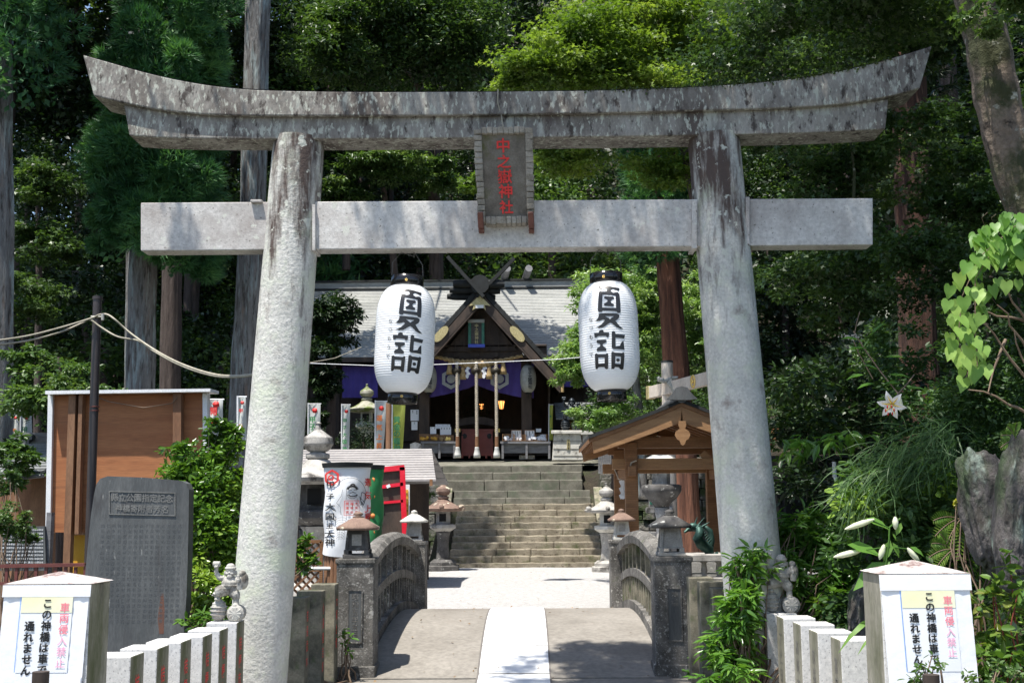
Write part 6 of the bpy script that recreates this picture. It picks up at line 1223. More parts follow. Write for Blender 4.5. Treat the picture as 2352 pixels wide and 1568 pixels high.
t2 = trunk_tree('cedar_tree', 'tall straight grey cedar trunk just left of the left pillar', [g0(548, 30), P(560, 880, 30), P(578, 560, 30), P(592, 0, 30), P(597, -300, 30)], [.42, .35, .33, .32, .30], 'bark', lambda lv: cedarcol(lv, X(610, 30), 30.3, 17, 24, 2.0, 700), LF['cedar'])
t3 = trunk_tree('cedar_tree', 'cedar with thick blue-green needle foliage filling the upper left above the brown board', [g0(320, 28), P(322, 880, 28), P(328, 600, 28), P(335, 200, 28), P(340, -200, 28)], [.42, .34, .32, .3, .25], 'bark',
  lambda lv: (cedarcol(lv, X(345, 27.2), 27.2, Z(560, 27.2), Z(-120, 27.2), 1.62, 9500, None, .21), cedarcol(lv, X(410, 27.4), 27.4, Z(620, 27.2), Z(300, 27.2), .75, 2000, None, .2), cedarcol(lv, X(240, 27.2), 27, Z(600, 27.2), Z(330, 27.2), .55, 1500, None, .2)), LF['cedar'])
trunk_tree('cedar_tree', 'thin pale trunk half hidden behind the left edge of the blue-green cedar', [g0(298, 31), P(301, 860, 31), P(305, 500, 31), P(308, 0, 31)], [.2, .17, .16, .14], 'bark')
trunk_tree('cedar_tree', 'dark brown cedar trunk between the two pale trunks on the left', [g0(390, 33), P(391, 850, 33), P(397, 500, 33), P(402, -60, 33)], [.34, .29, .27, .24], 'barkdark')
trunk_tree('cedar_tree', 'red-brown cedar trunk with peeling bark right of the right lantern', [V((X(1575, 33), 33, .2)), P(1556, 900, 33), P(1532, 590, 33), P(1526, 300, 33), P(1522, -50, 33)], [.44, .36, .31, .28, .24], 'barkred', lambda lv: cedarcol(lv, X(1528, 32.6), 32.6, Z(610, 33), Z(120, 33), 1.3, 2600), LF['cedar'])
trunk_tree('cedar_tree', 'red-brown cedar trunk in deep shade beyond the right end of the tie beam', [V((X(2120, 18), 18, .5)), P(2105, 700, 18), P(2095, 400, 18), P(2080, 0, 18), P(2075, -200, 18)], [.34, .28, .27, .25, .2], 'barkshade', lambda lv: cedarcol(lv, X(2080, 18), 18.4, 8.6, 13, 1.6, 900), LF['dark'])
trunk_tree('broadleaf_tree', 'thin grey trunk between the right lantern and the wooden torii', [V((X(1478, 34), 34, 2.0)), P(1470, 960, 34), P(1461, 890, 34), P(1458, 800, 34)], [.13, .12, .11, .1], 'bark')
# spreading maples and broadleaf trees
def padcrown(specs, mt_leaf, tpl='star', wr=.9):
    def f(lv):
        for (px, py, Y, rx, ry, rz, kk, n, L) in specs: crown(lv, P(px, py, Y), (rx, ry, rz), int(kk * 1.5), int(n * 1.15), L, .30, wr, tpl, 0, .3, .42, .3)
    return f
trunk_tree('maple_tree', 'sunlit yellow-green maple crown above the middle of the torii', [g0(1660, 26), P(1650, 700, 26), P(1560, 250, 26), P(1440, 60, 26), P(1400, -40, 26)], [.26, .2, .16, .1, .05], 'barkdark',
  padcrown([(1330, 120, 25, 1.9, 1.5, 1.2, 60, 13000, .125), (1500, 40, 26, 2.4, 1.6, 1.3, 60, 12000, .125), (1210, 170, 24.5, 1.0, .9, .35, 22, 3200, .12), (1480, 190, 25, 1.8, 1.2, .8, 36, 6500, .12), (1310, 370, 26, 1.0, 1.0, .5, 24, 3200, .12), (1560, 380, 26, 1.5, 1.0, .7, 30, 4200, .12), (1100, 420, 26, .45, .5, .3, 8, 900, .12), (1660, 110, 25.5, 1.0, 1.0, .8, 26, 4200, .12), (1640, 260, 26, .7, .8, .5, 14, 1800, .12)], None), LF['bright'], [(P(1560, 250, 26), P(1290, 190, 24.8), .09, .02), (P(1440, 60, 26), P(1500, 30, 25.5), .06, .02)])
trunk_tree('broadleaf_tree', 'big broadleaf tree with pale lit sprays above the left half of the torii', [g0(1010, 62), P(1000, 500, 62), P(960, 200, 58), P(930, 0, 56)], [.5, .36, .28, .2], 'barkdark',
  padcrown([(880, 60, 46, 5.2, 2.5, 3.0, 90, 16000, .24), (1040, 120, 47, 2.8, 2, 2.2, 40, 6000, .24), (770, 90, 44, 1.8, 1.5, 1.8, 30, 4000, .24)], None, 'lance', .42), LF['mid'], [(P(960, 200, 58), P(860, 90, 49), .18, .04), (P(960, 200, 58), P(1060, 120, 49), .16, .04)])
trunk_tree('broadleaf_tree', 'broadleaf tree with layered pale leaves seen between the torii beams left of the plaque', [g0(960, 59.5), P(900, 560, 59.5), P(880, 430, 58)], [.25, .18, .12], 'barkdark',
  padcrown([(890, 375, 57, 2.8, 2, 1.1, 34, 7000, .24), (780, 440, 57, 2.1, 1.5, .9, 20, 3400, .24), (1010, 400, 59, 1.8, 1.5, 1.5, 20, 3000, .24)], None, 'lance', .4), LF['fresh'])
trunk_tree('camphor_tree', 'dense fresh-green tree right of the shrine roof, behind the right lantern', [V((X(1420, 35.5), 35.5, 2.0)), P(1415, 900, 35.5), P(1400, 760, 35.5), P(1400, 660, 35.5)], [.2, .16, .12, .06], 'barkdark',
  padcrown([(1395, 690, 35, 1.25, 1.2, 1.2, 46, 8500, .15), (1400, 810, 34.6, 1.75, 1.3, 1.35, 66, 13000, .15), (1480, 740, 36, .9, 1, 1.4, 34, 5500, .15), (1310, 840, 34.3, .75, .8, .8, 20, 3200, .14), (1390, 940, 34, 1.25, .9, .7, 30, 4200, .14), (1600, 740, 37, 1.0, 1, 2.2, 34, 4600, .16), (1490, 660, 36, .8, .9, 1.0, 26, 4000, .15)], None, 'lance', .34), LF['camphor'], [(P(1415, 900, 35.5), P(1330, 830, 34.6), .07, .02)])
trunk_tree('evergreen_tree', 'dark drooping evergreen tree against the left end of the shrine roof', [V((X(760, 38), 37.6, 3)), P(762, 900, 37.6), P(765, 700, 37.6)], [.16, .13, .07], 'barkdark',
  padcrown([(765, 730, 37, 1.0, 1, 1.2, 44, 7000, .16), (738, 850, 36.7, .75, 1, 1.1, 30, 4500, .16), (725, 940, 36.5, .5, .7, .8, 16, 2200, .15)], None, 'lance', .4), LF['dark'])
trunk_tree('young_tree', 'light green young tree behind the left side of the brown signboard', [g0(150, 20), P(145, 980, 20), P(135, 820, 20)], [.1, .07, .03], 'barkdark',
  padcrown([(110, 900, 19.6, .95, .8, .65, 32, 4200, .10), (215, 930, 20, .8, .7, .6, 24, 2600, .10), (60, 820, 20, .45, .5, .35, 12, 1200, .10), (40, 1060, 18, .4, .5, .6, 14, 1500, .1), (300, 960, 20, .5, .5, .35, 10, 900, .1)], None, 'lance', .45), LF['fresh'])
trunk_tree('young_tree', 'dim maple with feathery layers left of the blue-green cedar', [g0(90, 33), P(90, 600, 33), P(85, 420, 33)], [.12, .09, .04], 'barkdark',
  padcrown([(90, 420, 32, 1.2, 1, .8, 26, 3200, .15), (110, 560, 32, 1.3, 1, .8, 24, 3000, .15), (70, 680, 31, 1.1, 1, .9, 22, 2400, .15)], None), LF['mid'])
trunk_tree('maple_tree', 'leaning patchy-barked maple at the upper right corner with dark overhanging boughs', [P(2480, 760, 8.8), P(2385, 540, 8.8), P(2327, 380, 8.8), P(2290, 220, 8.8), P(2268, 90, 8.8), P(2236, -30, 8.8), P(2180, -220, 8.8)], [.17, .16, .155, .165, .16, .15, .13], 'barkpatch',
  padcrown([(2000, -40, 10.5, 1.3, 1.2, .35, 34, 7000, .075), (1900, 40, 12.5, 1.5, 1.2, .5, 34, 6500, .08), (2320, 20, 8.2, .35, .5, .18, 9, 1100, .07), (2150, 60, 11.5, .9, .9, .5, 22, 3600, .075), (2030, 300, 13.5, 1.0, 1, .7, 20, 3000, .085), (1900, 420, 13.5, .9, .8, .8, 22, 3600, .085), (2200, 430, 13, .8, .8, .9, 22, 3600, .085), (1980, 640, 13, 1.1, .7, .8, 26, 4000, .085), (1850, 640, 14, .6, .6, .6, 12, 1800, .085), (2130, 600, 11.5, .7, .5, .5, 16, 2400, .07), (1800, 120, 15, 1.6, 1.2, .7, 34, 5200, .09), (1760, 260, 16, 1.0, .8, .6, 18, 2400, .09)], None), LF['mid'],
  [(P(2215, -30, 8.8), P(1900, -30, 11), .08, .02), (P(1960, 470, 13), P(1930, 240, 13.2), .02, .008)])
# ---- woodland on the slopes behind: one mass nobody could count
def rawq(lv, vs, fs, mt):
    vs = np.array(vs, float); f = np.array(fs); lv.vs.append(vs); lv.fc.append((f + lv.n).ravel()); lv.ln.append(np.full(len(f), f.shape[1])); lv.mi.append(np.full(len(f), mt)); lv.n += len(vs)
def basecrown(n, L, tpl, k=26, layer=.35, wr=.5):
    b = Leaves(); crown(b, (0, 0, 0), (1, 1, 1.15), k, n, L, .36, wr, tpl, 0, .45, layer, .3); return b
B1 = [basecrown(1500, .115, 'quad', 40, .6) for _ in range(3)] + [basecrown(1250, .125, 'star', 34, .45, .85) for _ in range(2)]
B2 = Leaves(); cedarcol(B2, 0, 0, -1.5, 2.2, .85, 230, None, .22, .6, 8, .12)
wd = Leaves(); rr = random.Random(11)
def plant(x, y, s, mt, z=None, cedar=False, tr=True):
    h = HG(x, y) if z is None else z; b = B2 if cedar else rr.choice(B1); a = rr.uniform(0, 6.28); ca, sa = cos(a) * s, sin(a) * s
    wd.merge(b, mt, [[ca, -sa, 0], [sa, ca, 0], [0, 0, s * rr.uniform(.85, 1.15)]], (x, y, h + s * (1.3 if not cedar else 1.9)))
    if tr:
        r = .07 * s; q = [(x + cos(i * pi / 3) * r, y + sin(i * pi / 3) * r, z_) for z_ in (h - 1, h + s * 1.6) for i in range(6)]; rawq(wd, q, [(i, (i + 1) % 6, (i + 1) % 6 + 6, i + 6) for i in range(6)], 3)
# hill behind the shrine, rows climbing
for row in range(13):
    y = 60 + row * 3.4; span = .46 * y + 4; n_ = int(2 * span / 4.6)
    for i in range(n_):
        x = -span + (i + rr.random()) * 2 * span / n_
        if x < -24 and rr.random() < .3: continue
        u = rr.random(); mt = 0 if u < .42 else (1 if u < .75 else 2)
        if x > 14: mt = 0 if u < .75 else 1
        if x < -9: mt = 0 if u < .7 else (4 if u < .85 else 1)
        plant(x, y + rr.uniform(-1.5, 1.5), rr.uniform(2.2, 3.4), mt, None, mt == 4)
# understorey on the terrace edges left and right, and the dark right slope
for i in range(46):
    y = rr.uniform(19, 56); x = rr.uniform(7.6, 9.5) + (y - 19) * .30 + rr.uniform(0, 7); plant(x, y, rr.uniform(1.5, 2.8), 0 if rr.random() < .8 else 1)
for i in range(30):
    y = rr.uniform(22, 50); x = .44 * y + rr.uniform(-3.5, 3); plant(x, y, rr.uniform(1.5, 2.6), 0, rr.uniform(2, .45 * y))
for i in range(70):
    y = rr.uniform(37, 60); x = -rr.uniform(8.5 if y < 43 else 11.5, .45 * y + 3); plant(x, y, rr.uniform(1.3, 2.6), 0 if rr.random() < .75 else 1, HG(x, y) + rr.random() ** 2 * 9)
for i in range(22):
    y = rr.uniform(22, 33); x = -rr.uniform(.33 * y, .46 * y); plant(x, y, rr.uniform(.9, 1.5), 0 if rr.random() < .7 else 1)
for px, py, Y in ((60, 60, 62), (120, 130, 60), (190, 60, 64), (215, 150, 58), (150, 230, 60), (60, 220, 58), (520, 60, 60), (560, 160, 58), (640, 40, 60), (680, 140, 62), (20, 20, 60), (250, 20, 62), (100, 30, 66), (560, 20, 66), (660, 230, 58), (620, 300, 60), (150, 330, 56), (740, 30, 66), (1040, 60, 70), (1190, 0, 62), (1230, -10, 66), (1150, 20, 64), (960, 30, 74), (700, 330, 62)): p = P(px, py, Y); plant(p.x, p.y, 3.1, rr.choice((0, 0, 1)), p.z - 4.0, False, False)
for i in range(105):   # tall screen of crowns high on the left
    y = rr.uniform(56, 90); x = -rr.uniform(8, .46 * y + 2); plant(x, y, rr.uniform(2.4, 3.8), 0 if rr.random() < .8 else 1, rr.uniform(6, .44 * y + 2))
for i in range(40):
    y = rr.uniform(60, 96); x = rr.uniform(-.2 * y, .45 * y); plant(x, y, rr.uniform(2.4, 3.6), rr.choice((0, 0, 1, 1, 2)) if x < 14 else 0, max(HG(x, y), rr.uniform(.3 * y, .46 * y)))
for i in range(60):
    y = rr.uniform(14, 40); x = rr.uniform(5.5, 7.5) + (y - 14) * .36 + rr.uniform(-.5, 4); plant(x, y, rr.uniform(1.0, 2.0), 0 if rr.random() < .85 else 1, HG(x, y) - .5 + rr.random() * 4)
for i in range(16): plant(rr.uniform(-10, 6), rr.uniform(56.5, 60), rr.uniform(1.6, 2.4), rr.choice((1, 2, 2, 0)))
for i in range(10): plant(rr.uniform(3.2, 8.0), rr.uniform(40, 47), rr.uniform(.9, 1.5), rr.choice((0, 1)))
for i in range(8): plant(rr.uniform(-11, -5.2), rr.uniform(39.2, 42), rr.uniform(.45, .8), rr.choice((0, 1)))
n = 70000; x = U(-40, 42, n); y = U(57, 104, n); z = np.array([HG(a, b) for a, b in zip(x, y)]) + abs(RNG.normal(0, .7, n)); wd.add(np.stack([x, y, z], 1), G(n), G(n, .7) + [0, -.6, .8], .55 * U(.5, 1.3, n), .6, 'quad', 0)
n = 40000; x = U(5, 22, n); y = U(13, 58, n); kx = x > 4.6 + (y - 13) * .16; x, y = x[kx], y[kx]; z = np.array([HG(a, b) for a, b in zip(x, y)]) + abs(RNG.normal(0, .3, len(x))); wd.add(np.stack([x, y, z], 1), G(len(x)), G(len(x), .7) + [-.5, -.3, .8], .3 * U(.5, 1.3, len(x)), .6, 'quad', 0)
for i in range(95):   # tall canopy above the frame keeps the ground below in shade
    y = rr.uniform(33, 62); s_ = rr.uniform(2.4, 3.4); x = -rr.uniform(12.5, .5 * y + 4) if i % 5 < 3 else rr.uniform(7.5, .5 * y + 4); plant(x, y, s_, 0, .44 * y + 1.7 + rr.uniform(.5, 4.5), False, False)
for i in range(40):
    y = rr.uniform(13, 33); x = rr.uniform(5.0 + y * .1, .5 * y + 3); plant(x, y, rr.uniform(1.3, 2.2), 0, .44 * y + 1.7 + rr.uniform(1.0, 3.5), False, False)
wo = wd.build('woodland', [LF['dark'], LF['mid'], LF['fresh'], M['barkdark'], LF['cedar']]); tag(wo, 'mixed woodland rising in tiers behind the shrine', 'woodland', None, 'stuff')
# ================================================================ overhead boughs outside the frame that shade the right side
ot = thing('overhanging_tree', 'broad leafy tree overhanging the approach from beside the viewer', 'tree', (5.5, 6.0, .5)); k = MB(); limb(k, (5.5, 6, .5), (4.2, 7.6, 9.0), .3, .16, 0, 12, 6); limb(k, (4.2, 7.6, 9.0), (-1.2, 9.3, 9.4), .12, .03, .04, 8, 5); k.build('trunk', M['barkpatch'], ot); lv = Leaves()
def shade(pt, zc, r, n, L=.11, rz=.3):
    s = (zc - pt[2]) / SUN.z; c = np.array(pt) + np.array(SUN) * s; d = unit(G(n)) * (U(0, 1, n) ** .5)[:, None]
    lv.add(c + d * np.array([r[0], r[1], rz]), G(n), G(n, .5) + np.array([0, 0, 1.0]), L * U(.7, 1.3, n), .6, 'star')
for x in np.arange(-.4, 4.6, .55):
    for z in (3.8, 4.7): shade((x, 10, z), 9.3, (.5, .5), 330 if not .3 < x < 1.2 else 150)
for z in np.arange(1.2, 3.4, .6): shade((2.05 - z * .07, 9.8, z), 9.2, (.46, .42), 260)
for x, y, r, n in ((.85, 12.5, .55, 1500), (.75, 11.7, .6, 1500), (1.2, 13.0, .4, 1200), (.45, 12.9, .3, 900), (.6, 13.25, .3, 500), (1.1, 13.2, .4, 900), (.6, 11.5, .5, 900), (1.1, 11.5, .5, 900), (-.1, 12.45, .25, 160), (.0, 11.9, .3, 300), (1.0, 12.1, .6, 1500), (.75, 12.3, .62, 420), (.35, 11.6, .5, 300), (1.25, 11.7, .6, 420), (1.3, 12.9, .45, 200), (.05, 12.75, .26, 80), (-.25, 12.2, .20, 50), (-.1, 11.5, .25, 80), (1.5, 12.4, .5, 300), (.55, 13.3, .22, 40), (.7, 12.95, .3, 90), (-.9, 11.35, .25, 60), (2.2, 11.5, .6, 300), (2.3, 12.6, .6, 300)): shade((x, y, .05), 9.3, (r, r * .7), n)
for z in (3.3, 3.7): shade((-2.85, 10, z), 9.0, (.09, .2), 60)
shade((-1.15, 10, 3.9), 9.0, (.2, .2), 110); shade((-2.45, 10, 5.0), 9, (.2, .2), 60)
for i in range(9): shade((U(2.75, 3.5), U(8.9, 9.8), U(1.3, 2.4)), 10.0, (.35, .35), 150, .12, .4)
for i in range(46): shade((U(3.6, 7), U(8.2, 15), U(.8, 3.5)), 10.2, (.7, .7), 300, .14, .5)
lv.build('crown', LF['mid'], ot)
# ================================================================ shrubs close by
def shrub(name, label, specs, lm, tpl, wr, stems=None, cat='shrub', tilt=.5, stemm='twig', droop=.1, ns=10):
    c0 = P(*specs[0][:3]); t = thing(name, label, cat, (c0.x, c0.y, max(0, c0.z - 1))); lv = Leaves(); k = MB(); base = V((c0.x, c0.y, max(-.02, HG(c0.x, c0.y))))
    for (px, py, Y, rx, ry, rz, kk, n, L) in specs:
        C = crown(lv, P(px, py, Y), (rx, ry, rz), kk, n, L, .30, wr, tpl, 0, .45, .75, droop)
        for q in C[:ns]: limb(k, base + V((random.uniform(-.1, .1), random.uniform(-.1, .1), 0)), q, .012, .003, .03, 5, 4)
    k.build('stems', M[stemm], t); lv.build('foliage', lm, t); return t
shrub('glossy_shrub', 'tall glossy green shrub between the slate monument and the left pillar', [(465, 1130, 12.2, .44, .34, .52, 60, 4600, .066), (490, 1250, 11.9, .36, .3, .5, 46, 3000, .066), (500, 1380, 11.6, .33, .3, .36, 34, 2000, .066), (515, 1010, 12.4, .24, .2, .38, 26, 1200, .066), (410, 1050, 12.3, .26, .25, .26, 16, 700, .072), (545, 1180, 12.4, .2, .2, .7, 26, 1300, .075), (700, 1270, 12.6, .14, .12, .26, 12, 300, .075), (480, 1420, 10.6, .3, .2, .1, 8, 160, .07), (425, 1200, 12.3, .16, .2, .5, 14, 500, .07)], LF['glossy'], 'oval', .46)
shrub('leafy_shrub', 'feathery light green maple twigs at the left edge above the text board', [(20, 1200, 12.9, .26, .25, .24, 18, 1300, .055), (10, 1100, 13.5, .2, .2, .3, 12, 700, .055), (60, 1235, 13, .14, .15, .08, 6, 300, .05)], LF['fresh'], 'star', .9)
shrub('lance_leaved_shrub', 'bright lance-leaved shrub in front of the right pillar and the right statue', [(1690, 1500, 9.5, .24, .2, .30, 34, 900, .105), (1715, 1390, 9.6, .17, .16, .22, 22, 440, .11), (1735, 1300, 9.7, .16, .14, .2, 16, 320, .11), (1690, 1300, 9.7, .10, .1, .12, 6, 90, .11), (1665, 1420, 9.5, .07, .08, .06, 4, 50, .11), (1660, 1560, 9.3, .2, .1, .05, 6, 90, .11), (1790, 1210, 10.3, .22, .12, .2, 14, 300, .11), (1850, 1240, 10.5, .46, .2, .34, 44, 1200, .12), (1760, 1240, 10.4, .2, .14, .3, 16, 420, .12), (1710, 1400, 9.5, .14, .2, .3, 14, 260, .12), (1880, 1350, 10.15, .26, .1, .32, 26, 700, .11), (1812, 1330, 10.0, .12, .06, .34, 16, 360, .10), (1690, 1540, 9.3, .16, .2, .12, 8, 140, .12), (1970, 1300, 10.3, .3, .2, .36, 24, 600, .12)], LF['lance'], 'lance', .26, droop=.35)
shrub('camellia_shrub', 'glossy reddish-leaved camellia beside the right notice pillar', [(2292, 1440, 7.3, .16, .15, .36, 20, 210, .085), (2300, 1530, 7.1, .18, .15, .16, 12, 130, .08), (2330, 1330, 7.2, .08, .08, .2, 7, 40, .085), (2280, 1330, 7.2, .06, .08, .12, 5, 24, .085)], LF['bronze'], 'oval', .5, stemm='stemred', ns=2)
shrub('low_sprigs', 'small-leaved sprigs at the lower right corner and over the foot of the right notice', [(2100, 1548, 6.2, .13, .05, .05, 8, 70, .04), (2150, 1520, 6.25, .06, .05, .05, 4, 24, .035), (2310, 1555, 6.4, .16, .1, .1, 10, 200, .035), (2230, 1560, 6.3, .07, .06, .05, 4, 50, .035)], LF['fresh'], 'oval', .5)
shrub('sprig', 'few bright leaves at the foot of the near left bridge post', [(795, 1460, 12.0, .07, .06, .28, 7, 30, .08), (715, 1560, 11.6, .1, .06, .04, 4, 30, .06)], LF['lance'], 'oval', .45)
shrub('sprig', 'small leafy sprig at the foot of the near right bridge post', [(1602, 1545, 12.0, .12, .06, .06, 6, 50, .06), (1595, 1500, 12.0, .04, .06, .14, 4, 16, .07)], LF['lance'], 'oval', .45)
shrub('clipped_hedge', 'mossy green clipped hedge left of the stairway under the stall eave', [(965, 1140, 34.4, .42, .3, .32, 40, 3000, .06)], LF['mid'], 'oval', .5)
shrub('azalea_shrub', 'shaded small-leaved shrub below the heart-leaved vine', [(2240, 900, 9.4, .5, .4, .5, 40, 3600, .05), (2120, 960, 10, .4, .4, .35, 26, 2000, .05), (2310, 1050, 9.2, .3, .3, .3, 18, 1300, .05), (2050, 820, 11, .4, .4, .5, 22, 1600, .06), (2330, 760, 9, .25, .3, .6, 20, 1300, .05)], LF['under'], 'oval', .42, ns=0)
shrub('yellow_sprigs', 'yellow-green flowering sprigs on top of the bank near the big rock', [(2215, 1150, 8.4, .1, .1, .09, 12, 330, .025), (2345, 1140, 8.2, .03, .05, .05, 3, 70, .025)], LF['yellow'], 'oval', .5)
shrub('broad_leaved_bough', 'bough of broad pointed leaves crossing just right of the right pillar', [(1880, 1010, 10.4, .42, .2, .06, 10, 60, .15), (1960, 1000, 10.3, .2, .15, .06, 5, 26, .14), (1830, 1035, 10.4, .14, .1, .04, 3, 14, .14)], LF['lance'], 'lance', .34, droop=.9, ns=0)
# bank undergrowth, grasses and ferns
lv = Leaves(); n = 30000; x = U(2.75, 7.4, n); y = U(7.0, 16.5, n); z = np.array([HG(a, b) for a, b in zip(x, y)]) + abs(RNG.normal(0, .10, n)); kx = (np.sin(x * 4.1 + 1) * np.sin(y * 3.3) > -.55); x, y, z = x[kx], y[kx], z[kx]; n = len(x)
lv.add(np.stack([x, y, z], 1), G(n) + [0, -.5, -.1], G(n, .5) + [-.4, -.5, .8], .06 * U(.5, 1.5, n), .55, 'oval', 0)
n = 2600; x = U(3.4, 5.6, n); y = U(8.3, 11.5, n); z = np.array([HG(a, b) for a, b in zip(x, y)]); lv.add(np.stack([x, y, z + .05], 1), G(n, .35) + [-.45, -.5, .35], G(n, .3) + [0, -1, .4], .42 * U(.6, 1.3, n), .03, 'blade', 1)
n = 5000; x = np.concatenate([U(-14, -2.8, n // 2), U(1.7, 3.4, n // 2)]); y = U(8, 18, n); z = np.array([HG(a, b) for a, b in zip(x, y)]) + .01; kk = ~((x > -2.9) & (x < 1.8)); lv.add(np.stack([x, y, z], 1)[kk], (G(n) + [0, 0, .8])[kk], G(n)[kk], .06, .4, 'oval', 0)
m_ = 950; gx_ = U(1950, 2200, m_); gy_ = 1000 + (2200 - gx_) * .5 + RNG.normal(0, 34, m_); q = np.array([tuple(P(a, b, c)) for a, b, c in zip(gx_, gy_, U(8.8, 9.6, m_))]); lv.add(q, G(m_, .35) + [-.4, -.35, -.45], G(m_, .4) + [0, -1, .6], .34 * U(.4, 1.3, m_), .024, 'blade', 0)
for i in range(34): clump(lv, P(U(1900, 2200), U(1080, 1420), U(8.9, 9.9)), (.2, .15, .14), 170, .07, .5, 'oval', 1 if i % 2 else 0)
for i in range(110):
    x, y = U(3.0, 8.5), U(8.5, 19); mt_ = 2 if U(0, 1) < .5 else 0; clump(lv, (x, y, HG(x, y) + U(0, .5)), (U(.3, .8), U(.3, .7), U(.25, .6)), 420, .085, .5, 'oval', mt_)
for i in range(26):
    px, py, Y = U(1790, 2080), U(860, 1130), U(10.8, 15); clump(lv, P(px, py, Y), (.45, .3, .22), 320, .085, .45, 'oval', 2)
o = lv.build('undergrowth', [LF['under'], LF['glossy'], LF['dark']]); tag(o, 'tangled leaves and grass covering the shaded right bank', 'undergrowth', None, 'stuff')
def fern(px, py, Y, L, ang, lab):
    t = thing('fern', lab, 'fern', P(px, py, Y), 'ferns on the bank'); lv = Leaves(); k = MB(); o = P(px, py, Y)
    for f in range(4):
        a = ang + (f - 1.5) * .5; q = [o + V((cos(a) * L * s, -.1 * s - .1 * f * .3, L * (sin(a) * s - .35 * s * s))) for s in np.linspace(0, 1, 14)]; k.tube(q, .003, 4)
        for i, p in enumerate(q[2:]):
            w_ = L * .22 * sin(pi * (i + 1.5) / 14) + .01; d = (q[min(i + 3, 13)] - q[i + 1]).normalized()
            for s in (-1, 1): lv.add([tuple(p)], [tuple(V((-d.z, 0, d.x)) * s + d * .5)], [(0, -1, .2)], w_, .22, 'lance')
    k.build('stalks', M['twig'], t); lv.build('fronds', LF['glossy'], t)
fern(2200, 1190, 8.6, .22, 3.6, 'upper fern hanging left of the big rock'); fern(2180, 1260, 8.5, .2, 2.8, 'lower fern beside the dark hollow under the big rock'); fern(2330, 1010, 8.6, .18, 2.4, 'small fern on the bank below the vine')
# rocks
def rock(px, py, Y, r, lab, sd, rot=0, jag=.22, m_='rock'):
    c = P(px, py, Y); bm = bmesh.new(); bmesh.ops.create_icosphere(bm, subdivisions=5, radius=1); from mathutils import noise as nz
    for v in bm.verts:
        p = v.co.copy(); q = p * 1.3 + V((sd * 3.1, sd, 0)); vo = nz.voronoi(q * 1.1)[0]; d = nz.fractal(q * 1.6, .9, 2, 6) * jag * .9 + (vo[1] - vo[0]) * .28 - .1 + nz.noise(q * .7) * .2; e = nz.noise(V((q.x * 3, q.y * 3, q.z * .6))) * .12; v.co = p * (1 + d + e); v.co = V((math.copysign(abs(v.co.x) ** .8, v.co.x) * r[0], math.copysign(abs(v.co.y) ** .8, v.co.y) * r[1], math.copysign(abs(v.co.z) ** .85, v.co.z) * r[2]))
    bmesh.ops.rotate(bm, verts=bm.verts, matrix=Matrix.Rotation(rot, 3, 'Y')); me = bpy.data.meshes.new('rock'); bm.to_mesh(me); bm.free(); me.materials.append(M[m_]); o = link('rock', me, None, c); tag(o, lab, 'rock')
rock(2275, 1185, 8.3, (.19, .17, .47), 'big upright grey rock streaked with pale green at the right edge', 1, -.12, .10)
rock(2345, 1180, 8.0, (.16, .2, .55), 'dark mossy rock cut off by the right edge beside the big upright rock', 5, .1, .12)
rock(1945, 1130, 10.6, (.10, .12, .16), 'small grey rock on the bank just right of the pillar', 2)
rock(2010, 1240, 9.9, (.13, .12, .22), 'grey weathered rock behind the lily buds', 6); rock(1985, 1400, 9.2, (.12, .12, .28), 'low shaded rock behind the right granite posts', 8, .2)
# heart-leaved vine
vn = thing('heart_leaved_vine', 'bright heart-leaved yam vine trailing down at the right edge', 'vine', P(2300, 560, 6.9)); lv = Leaves(); k = MB()
VL = [(1400, 270), (1310, 315), (1480, 215), (1255, 400), (1395, 415), (1240, 500), (1290, 545), (1250, 625), (1330, 615), (1410, 625), (1320, 690), (1380, 735), (1250, 730), (1270, 775), (1375, 810), (1440, 850), (1490, 815), (1260, 835), (1310, 865), (1355, 905), (1435, 965), (1345, 1035), (1470, 600), (1500, 440), (1590, 120), (1540, 90), (1650, 130), (1580, 350), (1640, 370), (1720, 360), (1540, 400), (1370, 240), (1430, 190), (1450, 430), (1345, 480), (1360, 700), (1420, 760), (1610, 200), (1560, 210), (1700, 130), (1740, 230), (1500, 950)]
for i, (a, b) in enumerate(VL):
    p = P(1764 + .3339 * a, 523.7 + .3339 * b, 6.9 + .08 * sin(i * 2.2)); lv.add([tuple(p)], [(random.uniform(-.5, .5), random.uniform(-.5, .0), -1)], [(random.uniform(-.35, .35), -.75, .75)], random.uniform(.066, .10), .92, 'heart')
for i in range(230):
    px, py = random.uniform(2238, 2420), random.uniform(490, 600); 
    if py < 490 + (2300 - px) * .8: continue
    p = P(px, py, random.uniform(6.8, 7.3)); lv.add([tuple(p)], [(random.uniform(-.6, .6), random.uniform(-.6, .1), -.8)], [(random.uniform(-.4, .4), -.6, .9)], random.uniform(.055, .09), .9, 'heart')
for i in range(40): p = P(random.uniform(2190, 2260), random.uniform(590, 860), 7.05); lv.add([tuple(p)], [(random.uniform(-.7, .7), 0, -.8)], [(random.uniform(-.5, .5), -.8, .5)], .07, .85, 'heart')
k.tube([P(2420, 500, 7.0), P(2330, 520, 7.0), P(2250, 590, 7.0), P(2210, 680, 7.0), P(2200, 780, 7.0), P(2225, 850, 7.0), P(2215, 880, 7.0)], .003, 5); k.tube([P(2290, 560, 7), P(2240, 640, 7), P(2240, 760, 7), P(2245, 840, 7)], .003, 5)
for i in range(5): k.tube([P(2262 + i * 22, 520, 7), P(2255 + i * 22, 500, 6.95), P(2268 + i * 20, 488 + i % 2 * 4, 6.95)], .0015, 4)
k.build('stems', M['twig'], vn); lv.build('leaves', LF['vine'], vn)
